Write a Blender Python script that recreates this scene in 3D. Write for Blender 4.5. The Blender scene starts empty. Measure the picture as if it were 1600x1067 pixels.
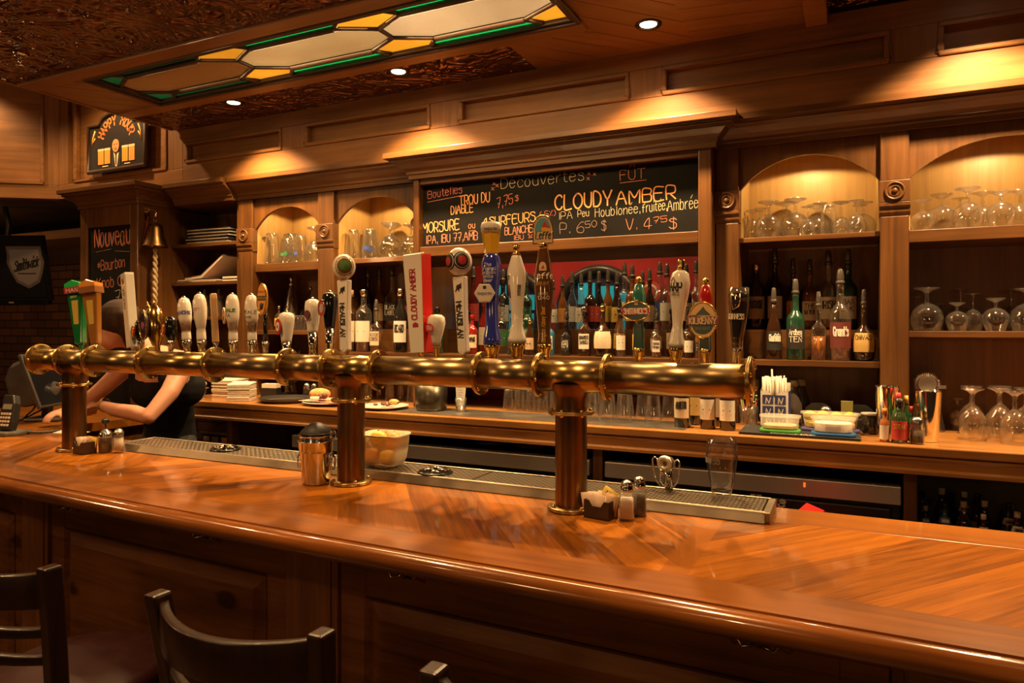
import bpy, bmesh, math, random
from mathutils import Vector, Matrix
random.seed(7)
SC = bpy.context.scene
COL = SC.collection

# ------------------------------------------------------------------ camera, world, exposure
F = 1100.0                      # focal length in pixels of a 1600 px wide frame
H = 1.57                        # eye height
YAW = math.radians(25.6)
S_, C_ = math.sin(YAW), math.cos(YAW)
HOR = 511.0                     # horizon row
cd = bpy.data.cameras.new('camera'); cam = bpy.data.objects.new('camera', cd); COL.objects.link(cam)
cd.sensor_width = 36; cd.lens = 36 * F / 1600; cd.shift_y = -(533.5 - HOR) / 1600
cd.clip_start = .02; cd.clip_end = 60
cam.location = (0, 0, H); cam.rotation_euler = (math.pi / 2, 0, YAW)
SC.camera = cam
w = bpy.data.worlds.new('world'); SC.world = w; w.use_nodes = True
w.node_tree.nodes['Background'].inputs[0].default_value = (1, .62, .34, 1)
w.node_tree.nodes['Background'].inputs[1].default_value = .018
vs = SC.view_settings
vs.view_transform = 'Standard'; vs.look = 'None'; vs.gamma = 1; vs.use_curve_mapping = False; vs.exposure = -.03
SC.cycles.transparent_max_bounces = 20; SC.cycles.max_bounces = 8
SC.cycles.caustics_reflective = False; SC.cycles.caustics_refractive = False
SC.cycles.sample_clamp_indirect = 4

ZC = 1.05                       # bar top
ZB = H - .43                    # back counter top
ZCEIL = H + 1.27
WARM = (1, .62, .28)
WARMER = (1, .55, .22)

def spot(name, loc, energy, size=80, blend=.5, color=WARM, radius=.03, aim=None):
    l = bpy.data.lights.new(name, 'SPOT'); l.energy = energy; l.color = color
    l.spot_size = math.radians(size); l.spot_blend = blend; l.shadow_soft_size = radius
    o = bpy.data.objects.new(name, l); COL.objects.link(o); o.location = loc
    if aim is not None:
        d = Vector(aim) - Vector(loc); o.rotation_euler = d.to_track_quat('-Z', 'Y').to_euler()
    return o
# ceiling downlights over the back bar (the three in view and the next ones along the same line)
for x in (-3.14, -2.02, -.76, .45, 1.62):
    spot('downlight_lamp', (x, 2.91, ZCEIL - .012), 230, 116, .6, WARM, .03)
# unseen spots over the customers' side of the bar, added as general fill
for x, y, e in ((-3.3, 1.0, 95), (-1.9, 1.15, 95), (-.55, 1.15, 75), (.85, 1.15, 45), (-2.4, -.5, 55), (-.6, -.5, 55), (1.2, -.5, 35)):
    spot('unseen_room_spot', (x, y, ZCEIL - .012), e, 120, .8, WARMER, .04)
# unseen spots left of the canopy, the first added to brighten the sign frieze
for x, y, e in ((-4.5, 2.75, 90), (-5.6, 2.6, 85)):
    spot('unseen_room_spot', (x, y, H + 1.83), e, 130, .6, WARM, .03)
# unseen point lights added to fill the bar front and the brick wall
for x, y, z, e in ((-4.6, .3, 2.3, 40), (-1.7, -.9, 1.75, 16), (1.0, -.9, 1.75, 16), (-6.6, 2.9, 2.05, 7)):
    l = bpy.data.lights.new('fill_point', 'POINT'); l.energy = e; l.color = WARMER; l.shadow_soft_size = .12
    o = bpy.data.objects.new('fill_point', l); COL.objects.link(o); o.location = (x, y, z)

# ------------------------------------------------------------------ from a pixel of the photograph to a place
def dep(px, Y): return Y / (C_ + S_ * (px - 800) / F)
def atY(px, py, Y):
    u = (px - 800) / F; t = dep(px, Y)
    return Vector((t * (-S_ + C_ * u), Y, H + (HOR - py) / F * t))
def atZ(px, py, z):
    u = (px - 800) / F; t = (z - H) * F / (HOR - py)
    return Vector((t * (-S_ + C_ * u), t * (C_ + S_ * u), z))

# ------------------------------------------------------------------ materials
MATS = {}
def newmat(name):
    m = bpy.data.materials.new(name); m.use_nodes = True; nt = m.node_tree
    return m, nt, nt.nodes['Principled BSDF']
def P(name, color, rough=.5, metal=0, coat=0, emit=None, estr=0, spec=.5, noise=0, nscale=30, trans=0, alpha=1):
    if name in MATS: return MATS[name]
    m, nt, b = newmat(name)
    b.inputs['Base Color'].default_value = (*color, 1); b.inputs['Roughness'].default_value = rough
    b.inputs['Metallic'].default_value = metal; b.inputs['Coat Weight'].default_value = coat
    b.inputs['Coat Roughness'].default_value = .08; b.inputs['Specular IOR Level'].default_value = spec
    b.inputs['Transmission Weight'].default_value = trans; b.inputs['Alpha'].default_value = alpha
    if emit: b.inputs['Emission Color'].default_value = (*emit, 1); b.inputs['Emission Strength'].default_value = estr
    if noise:
        tc = nt.nodes.new('ShaderNodeTexCoord'); n = nt.nodes.new('ShaderNodeTexNoise'); r = nt.nodes.new('ShaderNodeValToRGB')
        n.inputs['Scale'].default_value = nscale; n.inputs['Detail'].default_value = 5
        nt.links.new(tc.outputs['Object'], n.inputs['Vector']); nt.links.new(n.outputs[0], r.inputs[0])
        r.color_ramp.elements[0].position = .3; r.color_ramp.elements[1].position = .7
        r.color_ramp.elements[0].color = (*[c * (1 - noise) for c in color], 1); r.color_ramp.elements[1].color = (*[min(1, c * (1 + noise)) for c in color], 1)
        nt.links.new(r.outputs[0], b.inputs['Base Color'])
        mr = nt.nodes.new('ShaderNodeMapRange'); mr.inputs[3].default_value = max(.02, rough * .75); mr.inputs[4].default_value = min(1, rough * 1.3)
        nt.links.new(n.outputs[0], mr.inputs[0]); nt.links.new(mr.outputs[0], b.inputs['Roughness'])
    MATS[name] = m; return m

def wood(name, dark, light, axis='X', rough=.4, coat=0, scale=1.0, bump=.15, streak=14, knots=False, planks=None):
    """Streaky timber: grain runs along axis; planks=(width, axis) adds board joints."""
    if name in MATS: return MATS[name]
    m, nt, b = newmat(name); N = nt.nodes.new; L = nt.links.new
    tc = N('ShaderNodeTexCoord'); mp = N('ShaderNodeMapping')
    sc = {'X': (.7, streak, streak), 'Y': (streak, .7, streak), 'Z': (streak, streak, .7)}[axis]
    mp.inputs['Scale'].default_value = [s * scale for s in sc]
    src = tc.outputs['Object']
    L(src, mp.inputs['Vector'])
    n1 = N('ShaderNodeTexNoise'); n1.inputs['Scale'].default_value = 2.2; n1.inputs['Detail'].default_value = 8; n1.inputs['Roughness'].default_value = .62; n1.inputs['Distortion'].default_value = .6
    L(mp.outputs[0], n1.inputs['Vector'])
    n2 = N('ShaderNodeTexNoise'); n2.inputs['Scale'].default_value = 2.5 * scale; n2.inputs['Detail'].default_value = 3; L(src, n2.inputs['Vector'])
    mix = N('ShaderNodeMath'); mix.operation = 'MULTIPLY_ADD'; mix.inputs[1].default_value = .45; L(n2.outputs[0], mix.inputs[0])
    m2 = N('ShaderNodeMath'); m2.operation = 'MULTIPLY'; m2.inputs[1].default_value = .62; L(n1.outputs[0], m2.inputs[0]); L(m2.outputs[0], mix.inputs[2])
    val = mix.outputs[0]
    if knots:
        v = N('ShaderNodeTexVoronoi'); v.inputs['Scale'].default_value = 4.2
        km = N('ShaderNodeMapping'); km.inputs['Scale'].default_value = {'X': (.55, 1, 1), 'Y': (1, .55, 1), 'Z': (1, 1, .55)}[axis]; L(src, km.inputs['Vector']); L(km.outputs[0], v.inputs['Vector'])
        kr = N('ShaderNodeMapRange'); kr.inputs[1].default_value = .03; kr.inputs[2].default_value = .13; kr.inputs[3].default_value = -.35; kr.inputs[4].default_value = 0
        L(v.outputs['Distance'], kr.inputs[0]); a = N('ShaderNodeMath'); L(val, a.inputs[0]); L(kr.outputs[0], a.inputs[1]); val = a.outputs[0]
    r = N('ShaderNodeValToRGB'); r.color_ramp.elements[0].position = .36; r.color_ramp.elements[1].position = .66
    r.color_ramp.elements[0].color = (*dark, 1); r.color_ramp.elements[1].color = (*light, 1); L(val, r.inputs[0])
    L(r.outputs[0], b.inputs['Base Color'])
    b.inputs['Roughness'].default_value = rough; b.inputs['Coat Weight'].default_value = coat; b.inputs['Coat Roughness'].default_value = .07
    bp = N('ShaderNodeBump'); bp.inputs['Strength'].default_value = bump; bp.inputs['Distance'].default_value = .004
    L(n1.outputs[0], bp.inputs['Height']); L(bp.outputs[0], b.inputs['Normal'])
    MATS[name] = m; return m

def herring(name, dark, light):
    """Varnished boards laid in mirrored diagonals about x = -.335 and x = -1.37, as on the bar top."""
    m, nt, b = newmat(name); N = nt.nodes.new; L = nt.links.new
    def math_(op, a, bb=None, c=None):
        n = N('ShaderNodeMath'); n.operation = op
        for i, v in enumerate((a, bb, c)):
            if v is None: continue
            if isinstance(v, (int, float)): n.inputs[i].default_value = v
            else: L(v, n.inputs[i])
        return n.outputs[0]
    tc = N('ShaderNodeTexCoord'); sp = N('ShaderNodeSeparateXYZ'); L(tc.outputs['Object'], sp.inputs[0])
    x, y = sp.outputs[0], sp.outputs[1]
    xf = math_('PINGPONG', math_('ADD', x, .335), 1.04)
    a = math.radians(52)
    across = math_('ADD', math_('MULTIPLY', xf, math.sin(a)), math_('MULTIPLY', y, -math.cos(a)))
    along = math_('ADD', math_('MULTIPLY', xf, math.cos(a)), math_('MULTIPLY', y, math.sin(a)))
    bw = .105
    row = math_('FLOOR', math_('DIVIDE', across, bw)); fr = math_('FRACT', math_('DIVIDE', across, bw))
    cell = math_('FLOOR', math_('DIVIDE', math_('ADD', x, .335), 1.04))
    wn = N('ShaderNodeTexWhiteNoise'); wn.noise_dimensions = '2D'
    cv = N('ShaderNodeCombineXYZ'); L(row, cv.inputs[0]); L(cell, cv.inputs[1]); L(cv.outputs[0], wn.inputs['Vector'])
    gv = N('ShaderNodeCombineXYZ'); L(math_('MULTIPLY', along, 1.3), gv.inputs[0]); L(math_('MULTIPLY', across, 26), gv.inputs[1]); L(math_('MULTIPLY', wn.outputs[0], 9), gv.inputs[2])
    n1 = N('ShaderNodeTexNoise'); n1.inputs['Scale'].default_value = 2.0; n1.inputs['Detail'].default_value = 7; n1.inputs['Roughness'].default_value = .6; n1.inputs['Distortion'].default_value = .8
    L(gv.outputs[0], n1.inputs['Vector'])
    val = math_('ADD', math_('MULTIPLY', n1.outputs[0], .72), math_('MULTIPLY', wn.outputs[0], .36))
    # centre strips where the diagonals meet
    strip = math_('LESS_THAN', xf, .03); strip2 = math_('GREATER_THAN', xf, 1.01)
    r = N('ShaderNodeValToRGB'); r.color_ramp.elements[0].position = .3; r.color_ramp.elements[1].position = .72
    r.color_ramp.elements[0].color = (*dark, 1); r.color_ramp.elements[1].color = (*light, 1); L(val, r.inputs[0])
    joint = math_('ADD', math_('LESS_THAN', fr, .02), 0)
    mx = N('ShaderNodeMix'); mx.data_type = 'RGBA'; L(math_('MULTIPLY', joint, .22), mx.inputs[0]); L(r.outputs[0], mx.inputs[6]); mx.inputs[7].default_value = (*[min(1, c * 1.9) for c in light], 1)
    mx2 = N('ShaderNodeMix'); mx2.data_type = 'RGBA'; L(math_('MULTIPLY', math_('ADD', strip, strip2), .75), mx2.inputs[0]); L(mx.outputs[2], mx2.inputs[6]); mx2.inputs[7].default_value = (*[(p + q) / 2 for p, q in zip(dark, light)], 1)
    L(mx2.outputs[2], b.inputs['Base Color'])
    b.inputs['Roughness'].default_value = .3; b.inputs['Coat Weight'].default_value = .4; b.inputs['Coat Roughness'].default_value = .04; b.inputs['Specular IOR Level'].default_value = .25
    bp = N('ShaderNodeBump'); bp.inputs['Strength'].default_value = .08; bp.inputs['Distance'].default_value = .004; L(n1.outputs[0], bp.inputs['Height']); L(bp.outputs[0], b.inputs['Normal'])
    n3 = N('ShaderNodeTexNoise'); n3.inputs['Scale'].default_value = 9; L(tc.outputs['Object'], n3.inputs['Vector'])
    bp2 = N('ShaderNodeBump'); bp2.inputs['Strength'].default_value = .05; bp2.inputs['Distance'].default_value = .004; L(n3.outputs[0], bp2.inputs['Height']); L(bp2.outputs[0], b.inputs['Coat Normal'])
    MATS[name] = m; return m

def glass(name, tint=(.97, .97, .95), edge=.8, base=.12, rough=.06, bloom=.03):
    """Thin clear ware: lets light through, mirrors it towards grazing angles."""
    if name in MATS: return MATS[name]
    m = bpy.data.materials.new(name); m.use_nodes = True; nt = m.node_tree; N = nt.nodes.new; L = nt.links.new
    nt.nodes.remove(nt.nodes['Principled BSDF']); out = nt.nodes['Material Output']
    t = N('ShaderNodeBsdfTransparent')
    g = N('ShaderNodeBsdfAnisotropic'); g.inputs['Roughness'].default_value = rough; g.inputs[0].default_value = (1, 1, 1, 1)
    lw = N('ShaderNodeLayerWeight'); lw.inputs[0].default_value = .5
    pw = N('ShaderNodeMath'); pw.operation = 'POWER'; pw.inputs[1].default_value = 2.2; L(lw.outputs['Facing'], pw.inputs[0])
    tm = N('ShaderNodeMix'); tm.data_type = 'RGBA'; L(pw.outputs[0], tm.inputs[0]); tm.inputs[6].default_value = (*tint, 1); tm.inputs[7].default_value = (*[c * .5 for c in tint], 1); L(tm.outputs[2], t.inputs[0])
    ma = N('ShaderNodeMath'); ma.operation = 'MULTIPLY_ADD'; ma.inputs[1].default_value = edge; ma.inputs[2].default_value = base; L(pw.outputs[0], ma.inputs[0])
    mx = N('ShaderNodeMixShader'); L(ma.outputs[0], mx.inputs[0]); L(g.outputs[0], mx.inputs[2])
    df = N('ShaderNodeBsdfDiffuse'); df.inputs[0].default_value = (.9, .88, .84, 1); tl = N('ShaderNodeBsdfTranslucent'); tl.inputs[0].default_value = (.9, .88, .84, 1)
    h = N('ShaderNodeMixShader'); h.inputs[0].default_value = .5; L(df.outputs[0], h.inputs[1]); L(tl.outputs[0], h.inputs[2])
    bl = N('ShaderNodeMixShader'); bm_ = N('ShaderNodeMath'); bm_.operation = 'MULTIPLY_ADD'; bm_.inputs[1].default_value = bloom * 2.5; bm_.inputs[2].default_value = bloom * .5; L(lw.outputs['Facing'], bm_.inputs[0]); L(bm_.outputs[0], bl.inputs[0])
    L(t.outputs[0], bl.inputs[1]); L(h.outputs[0], bl.inputs[2]); L(bl.outputs[0], mx.inputs[1]); L(mx.outputs[0], out.inputs[0])
    MATS[name] = m; return m

def bricks(name):
    m, nt, b = newmat(name); N = nt.nodes.new; L = nt.links.new
    tc = N('ShaderNodeTexCoord'); mp = N('ShaderNodeMapping'); mp.inputs['Rotation'].default_value = (math.pi / 2, 0, 0); L(tc.outputs['Object'], mp.inputs[0])
    br = N('ShaderNodeTexBrick'); br.inputs['Scale'].default_value = 1; br.inputs['Brick Width'].default_value = .22; br.inputs['Row Height'].default_value = .078; br.inputs['Mortar Size'].default_value = .006
    br.inputs[1].default_value = (.2, .075, .03, 1); br.inputs[2].default_value = (.11, .045, .02, 1); br.inputs[3].default_value = (.03, .018, .01, 1)
    L(mp.outputs[0], br.inputs[0]); L(br.outputs[0], b.inputs['Base Color']); b.inputs['Roughness'].default_value = .85
    bp = N('ShaderNodeBump'); bp.inputs['Distance'].default_value = .006; bp.invert = True; L(br.outputs['Fac'], bp.inputs['Height']); L(bp.outputs[0], b.inputs['Normal'])
    MATS[name] = m; return m

def tin(name):
    """Pressed copper-brown ceiling tiles: rings, scrolls and tile seams as relief."""
    m, nt, b = newmat(name); N = nt.nodes.new; L = nt.links.new
    tc = N('ShaderNodeTexCoord')
    sep = N('ShaderNodeSeparateXYZ'); L(tc.outputs['Object'], sep.inputs[0])
    def mt(op, a, bb=None):
        n = N('ShaderNodeMath'); n.operation = op
        for i, v in enumerate((a, bb)):
            if v is None: continue
            if isinstance(v, (int, float)): n.inputs[i].default_value = v
            else: L(v, n.inputs[i])
        return n.outputs[0]
    T = .61
    fx = mt('SUBTRACT', mt('FRACT', mt('DIVIDE', sep.outputs[0], T)), .5); fy = mt('SUBTRACT', mt('FRACT', mt('DIVIDE', sep.outputs[1], T)), .5)
    rr = mt('SQRT', mt('ADD', mt('MULTIPLY', fx, fx), mt('MULTIPLY', fy, fy)))
    ring = mt('ADD', mt('LESS_THAN', mt('ABSOLUTE', mt('SUBTRACT', rr, .4)), .016), mt('LESS_THAN', mt('ABSOLUTE', mt('SUBTRACT', rr, .17)), .012))
    seam = mt('GREATER_THAN', mt('MAXIMUM', mt('ABSOLUTE', fx), mt('ABSOLUTE', fy)), .485)
    v = N('ShaderNodeTexVoronoi'); v.feature = 'SMOOTH_F1'; v.inputs['Scale'].default_value = 11; L(tc.outputs['Object'], v.inputs[0])
    n = N('ShaderNodeTexNoise'); n.inputs['Scale'].default_value = 6; n.inputs['Detail'].default_value = 1; n.inputs['Distortion'].default_value = 4; L(tc.outputs['Object'], n.inputs[0])
    h = mt('ADD', mt('ADD', ring, seam), mt('ADD', mt('MULTIPLY', v.outputs[0], .8), mt('MULTIPLY', n.outputs[0], 1.6)))
    bp = N('ShaderNodeBump'); bp.inputs['Distance'].default_value = .03; bp.inputs['Strength'].default_value = 1; L(h, bp.inputs['Height']); L(bp.outputs[0], b.inputs['Normal'])
    b.inputs['Base Color'].default_value = (.16, .06, .026, 1); b.inputs['Roughness'].default_value = .2; b.inputs['Metallic'].default_value = .75
    MATS[name] = m; return m

def perforated(name):
    m, nt, b = newmat(name); N = nt.nodes.new; L = nt.links.new
    tc = N('ShaderNodeTexCoord'); mp = N('ShaderNodeMapping'); mp.inputs['Scale'].default_value = (42, 90, 42); L(tc.outputs['Object'], mp.inputs[0])
    br = N('ShaderNodeTexBrick'); br.inputs['Scale'].default_value = 1; br.inputs['Brick Width'].default_value = 1; br.inputs['Row Height'].default_value = 1; br.inputs['Mortar Size'].default_value = .16; br.inputs['Mortar Smooth'].default_value = .2
    br.inputs[1].default_value = (.04, .03, .02, 1); br.inputs[2].default_value = (.05, .04, .03, 1); br.inputs[3].default_value = (.38, .32, .23, 1)
    L(mp.outputs[0], br.inputs[0]); L(br.outputs[0], b.inputs['Base Color']); b.inputs['Metallic'].default_value = .85; b.inputs['Roughness'].default_value = .33
    bp = N('ShaderNodeBump'); bp.inputs['Distance'].default_value = .004; L(br.outputs['Fac'], bp.inputs['Height']); L(bp.outputs[0], b.inputs['Normal'])
    MATS[name] = m; return m

D, LT = (.05, .0185, .0042), (.145, .058, .0135)
wx = wood('cabinet_wood_long', D, LT, 'X', .36, .15)
wz = wood('cabinet_wood_upright', D, LT, 'Z', .36, .15)
wy = wood('cabinet_wood_deep', D, LT, 'Y', .36, .15)
fx_ = wood('frieze_wood_long', (.115, .046, .0115), (.24, .10, .027), 'X', .5, 0)
fz_ = wood('frieze_wood_upright', (.115, .046, .0115), (.23, .096, .026), 'Z', .5, 0)
for m_ in (fx_, fz_): m_.node_tree.nodes['Principled BSDF'].inputs['Specular IOR Level'].default_value = .3
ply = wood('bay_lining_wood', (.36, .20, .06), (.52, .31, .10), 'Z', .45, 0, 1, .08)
bwx = wood('bar_panel_wood', (.04, .013, .0035), (.19, .068, .016), 'X', .45, 0, 1, .12, 12, True)
bwx.node_tree.nodes['Principled BSDF'].inputs['Specular IOR Level'].default_value = .18
bwz = wood('bar_post_wood', (.05, .017, .005), (.2, .07, .016), 'Z', .42, .04)
nose = wood('bar_nosing_wood', (.09, .026, .005), (.30, .095, .013), 'X', .2, 1, 1, .12)
nose.node_tree.nodes['Principled BSDF'].inputs['Coat Roughness'].default_value = .06
band = wood('bar_band_wood', (.12, .034, .003), (.31, .10, .007), 'X', .3, .4, .8, .08)
herr = herring('bar_herringbone', (.09, .023, .002), (.43, .138, .006))
bcw = wood('back_counter_wood', (.22, .085, .02), (.50, .22, .06), 'X', .3, .6)
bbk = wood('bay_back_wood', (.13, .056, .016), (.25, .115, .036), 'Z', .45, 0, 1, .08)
cx_ = wood('ceiling_board_wood', (.17, .075, .025), (.32, .15, .052), 'X', .4, .1)
chairw = wood('chair_wood', (.007, .003, .002), (.022, .008, .004), 'Z', .32, .2)
brass = P('aged_brass', (.42, .29, .11), .27, 1, noise=.12, nscale=9)
brassd = P('tarnished_brass', (.22, .12, .045), .32, 1, noise=.3, nscale=6)
brasst = P('rubbed_brass_tube', (.38, .275, .135), .3, 1, noise=.12, nscale=9)
gold = P('polished_gold_metal', (.75, .5, .16), .18, 1)
chrome = P('chrome', (.72, .68, .62), .1, 1)
traysteel = P('dull_tray_steel', (.27, .22, .16), .38, .9, noise=.25, nscale=9)
steel = P('brushed_steel', (.50, .46, .40), .28, 1, noise=.12, nscale=18)
blacks = P('black_plastic', (.012, .011, .010), .4)
blackg = P('black_gloss', (.008, .008, .008), .12, coat=.5)
rubber = P('black_rubber', (.015, .014, .013), .65)
white = P('white_ceramic', (.78, .72, .62), .14, coat=.6)
paper = P('white_paper', (.72, .66, .56), .8)
slate = P('chalkboard_black', (.009, .008, .0068), .8, spec=.12, noise=.35, nscale=5)
red = P('red_gloss', (.55, .02, .015), .2, coat=.4)
clear = glass('clear_glass')
bucketsteel = P('mirror_steel', (.60, .61, .64), .13, 1)
ghost = glass('thin_pint_glass', (.98, .98, .98), .55, .03, .03, .004)
clear2 = glass('clear_plastic', (.9, .88, .82), .5, .14, .15)
dark = P('dark_recess', (.012, .008, .005), .7)
skin = P('skin', (.50, .24, .15), .5)
skin.node_tree.nodes['Principled BSDF'].inputs['Subsurface Weight'].default_value = .1
darkwood = wood('dark_moulding_wood', (.02, .009, .004), (.06, .025, .010), 'X', .55, .05)

# ------------------------------------------------------------------ mesh building
class MB:
    def __init__(s): s.v = []; s.f = []; s.sm = []
    def add(s, vs, fs, smooth=False):
        o = len(s.v); s.v += [Vector(q) for q in vs]; s.f += [[i + o for i in f] for f in fs]; s.sm += [smooth] * len(fs); return s
    def box(s, x0, y0, z0, x1, y1, z1):
        x0, x1 = sorted((x0, x1)); y0, y1 = sorted((y0, y1)); z0, z1 = sorted((z0, z1))
        return s.add([(x0, y0, z0), (x1, y0, z0), (x1, y1, z0), (x0, y1, z0), (x0, y0, z1), (x1, y0, z1), (x1, y1, z1), (x0, y1, z1)],
                     [(0, 3, 2, 1), (4, 5, 6, 7), (0, 1, 5, 4), (1, 2, 6, 5), (2, 3, 7, 6), (3, 0, 4, 7)])
    def lathe(s, prof, seg=24, o=(0, 0, 0), ax='Z', smooth=True, arc=None):
        o = Vector(o); vs = []; a0, a1 = arc or (0, 2 * math.pi); full = arc is None; n = seg if full else seg + 1
        for r, z in prof:
            for k in range(n):
                a = a0 + (a1 - a0) * k / seg; c, d = r * math.cos(a), r * math.sin(a)
                vs.append(o + Vector({'Z': (c, d, z), 'X': (z, c, d), 'Y': (d, z, c)}[ax]))
        fs = []
        for i in range(len(prof) - 1):
            for k in range(seg):
                k2 = (k + 1) % n
                fs.append((i * n + k, i * n + k2, (i + 1) * n + k2, (i + 1) * n + k))
        s.add(vs, fs, smooth)
        return s
    def cyl(s, o, r, h, ax='Z', seg=20, r2=None):
        r2 = r if r2 is None else r2
        s.lathe([(0, 0), (r, 0)], seg, o, ax, False); s.lathe([(r, 0), (r2, h)], seg, o, ax, True); s.lathe([(r2, h), (0, h)], seg, o, ax, False); return s
    def ball(s, o, r, seg=12, sc=(1, 1, 1)):
        vs = []; n = seg // 2; o = Vector(o)
        for i in range(n + 1):
            th = math.pi * i / n
            for k in range(seg):
                a = 2 * math.pi * k / seg
                vs.append(o + Vector((r * sc[0] * math.sin(th) * math.cos(a), r * sc[1] * math.sin(th) * math.sin(a), -r * sc[2] * math.cos(th))))
        s.add(vs, [(i * seg + k, i * seg + (k + 1) % seg, (i + 1) * seg + (k + 1) % seg, (i + 1) * seg + k) for i in range(n) for k in range(seg)], True); return s
    def tube(s, pts, r, seg=10, closed=False):
        pts = [Vector(p) for p in pts]; n = len(pts); rs = r if isinstance(r, (list, tuple)) else [r] * n; vs = []; up = None
        for i, p in enumerate(pts):
            a = pts[i - 1] if (i or closed) else p; b = pts[(i + 1) % n] if (i < n - 1 or closed) else p
            d = (b - a).normalized()
            if up is None: up = d.orthogonal().normalized()
            up = (up - d * up.dot(d)); up = up.normalized() if up.length > 1e-6 else d.orthogonal().normalized()
            q = d.cross(up)
            for k in range(seg):
                t = 2 * math.pi * k / seg; vs.append(p + (up * math.cos(t) + q * math.sin(t)) * rs[i])
        fs = [(i * seg + k, i * seg + (k + 1) % seg, ((i + 1) % n) * seg + (k + 1) % seg, ((i + 1) % n) * seg + k) for i in range(n if closed else n - 1) for k in range(seg)]
        s.add(vs, fs, True)
        if not closed: s.add([*vs[:seg], *vs[-seg:]], [tuple(range(seg))[::-1], tuple(range(seg, 2 * seg))])
        return s
    def prism(s, poly, a, b, plane='XZ'):
        """poly in a plane, extruded along the third axis from a to b."""
        f = {'XZ': lambda p, q: (p[0], q, p[1]), 'YZ': lambda p, q: (q, p[0], p[1]), 'XY': lambda p, q: (p[0], p[1], q)}[plane]
        n = len(poly); vs = [f(p, a) for p in poly] + [f(p, b) for p in poly]
        return s.add(vs, [tuple(range(n)), tuple(range(2 * n - 1, n - 1, -1))] + [(i, i + n, (i + 1) % n + n, (i + 1) % n) for i in range(n)])
    def sweep(s, path, prof, closed_prof=True, smooth=True):
        """prof = (outward, z) swept along a path of (x, y); outward is to the right of travel."""
        n = len(path); m = len(prof); vs = []
        for i, p in enumerate(path):
            a = Vector(path[max(0, i - 1)]); b = Vector(path[min(n - 1, i + 1)]); d = (b - a).normalized(); nrm = Vector((d.y, -d.x))
            for o, z in prof: vs.append((p[0] + nrm.x * o, p[1] + nrm.y * o, z))
        fs = [(i * m + k, i * m + (k + 1) % m, (i + 1) * m + (k + 1) % m, (i + 1) * m + k) for i in range(n - 1) for k in range(m if closed_prof else m - 1)]
        s.add(vs, fs, smooth)
        if closed_prof: s.add([*vs[:m], *vs[-m:]], [tuple(range(m))[::-1], tuple(range(m, 2 * m))])
        return s
    def xf(s, M):
        s.v = [M @ q for q in s.v]; return s
    def mesh(s, name, fix=True):
        me = bpy.data.meshes.new(name); me.from_pydata([tuple(q) for q in s.v], [], s.f)
        me.polygons.foreach_set('use_smooth', s.sm)
        if fix:
            bm = bmesh.new(); bm.from_mesh(me); bmesh.ops.remove_doubles(bm, verts=bm.verts, dist=1e-6); bmesh.ops.recalc_face_normals(bm, faces=bm.faces)
            bm.to_mesh(me); bm.free()
        me.update(); return me

def link(name, me, parent=None, loc=None):
    o = bpy.data.objects.new(name, me); COL.objects.link(o)
    if parent is not None: o.parent = parent
    if loc is not None: o.location = loc
    return o
def part(name, mb, mat, parent=None, bevel=0, label=None, seg=2):
    me = mb.mesh(name); me.materials.append(mat); o = link(name, me, parent)
    if bevel:
        b = o.modifiers.new('bevel', 'BEVEL'); b.width = bevel; b.segments = seg; b.limit_method = 'ANGLE'; b.angle_limit = math.radians(40); b.use_clamp_overlap = True
    if label: o['label'] = label
    return o
def tag(o, label, cat, group=None):
    o['label'] = label; o['category'] = cat
    if group: o['group'] = group
    return o
def thing(name, label, cat, loc=(0, 0, 0), rz=0, group=None, rot=None):
    o = bpy.data.objects.new(name, None); COL.objects.link(o); o.location = loc; o.rotation_euler = rot or (0, 0, rz); o.empty_display_size = .05
    return tag(o, label, cat, group)
def struct(name, mb, mat, parent=None, bevel=0):
    o = part(name, mb, mat, parent, bevel); o['kind'] = 'structure'; return o

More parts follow.
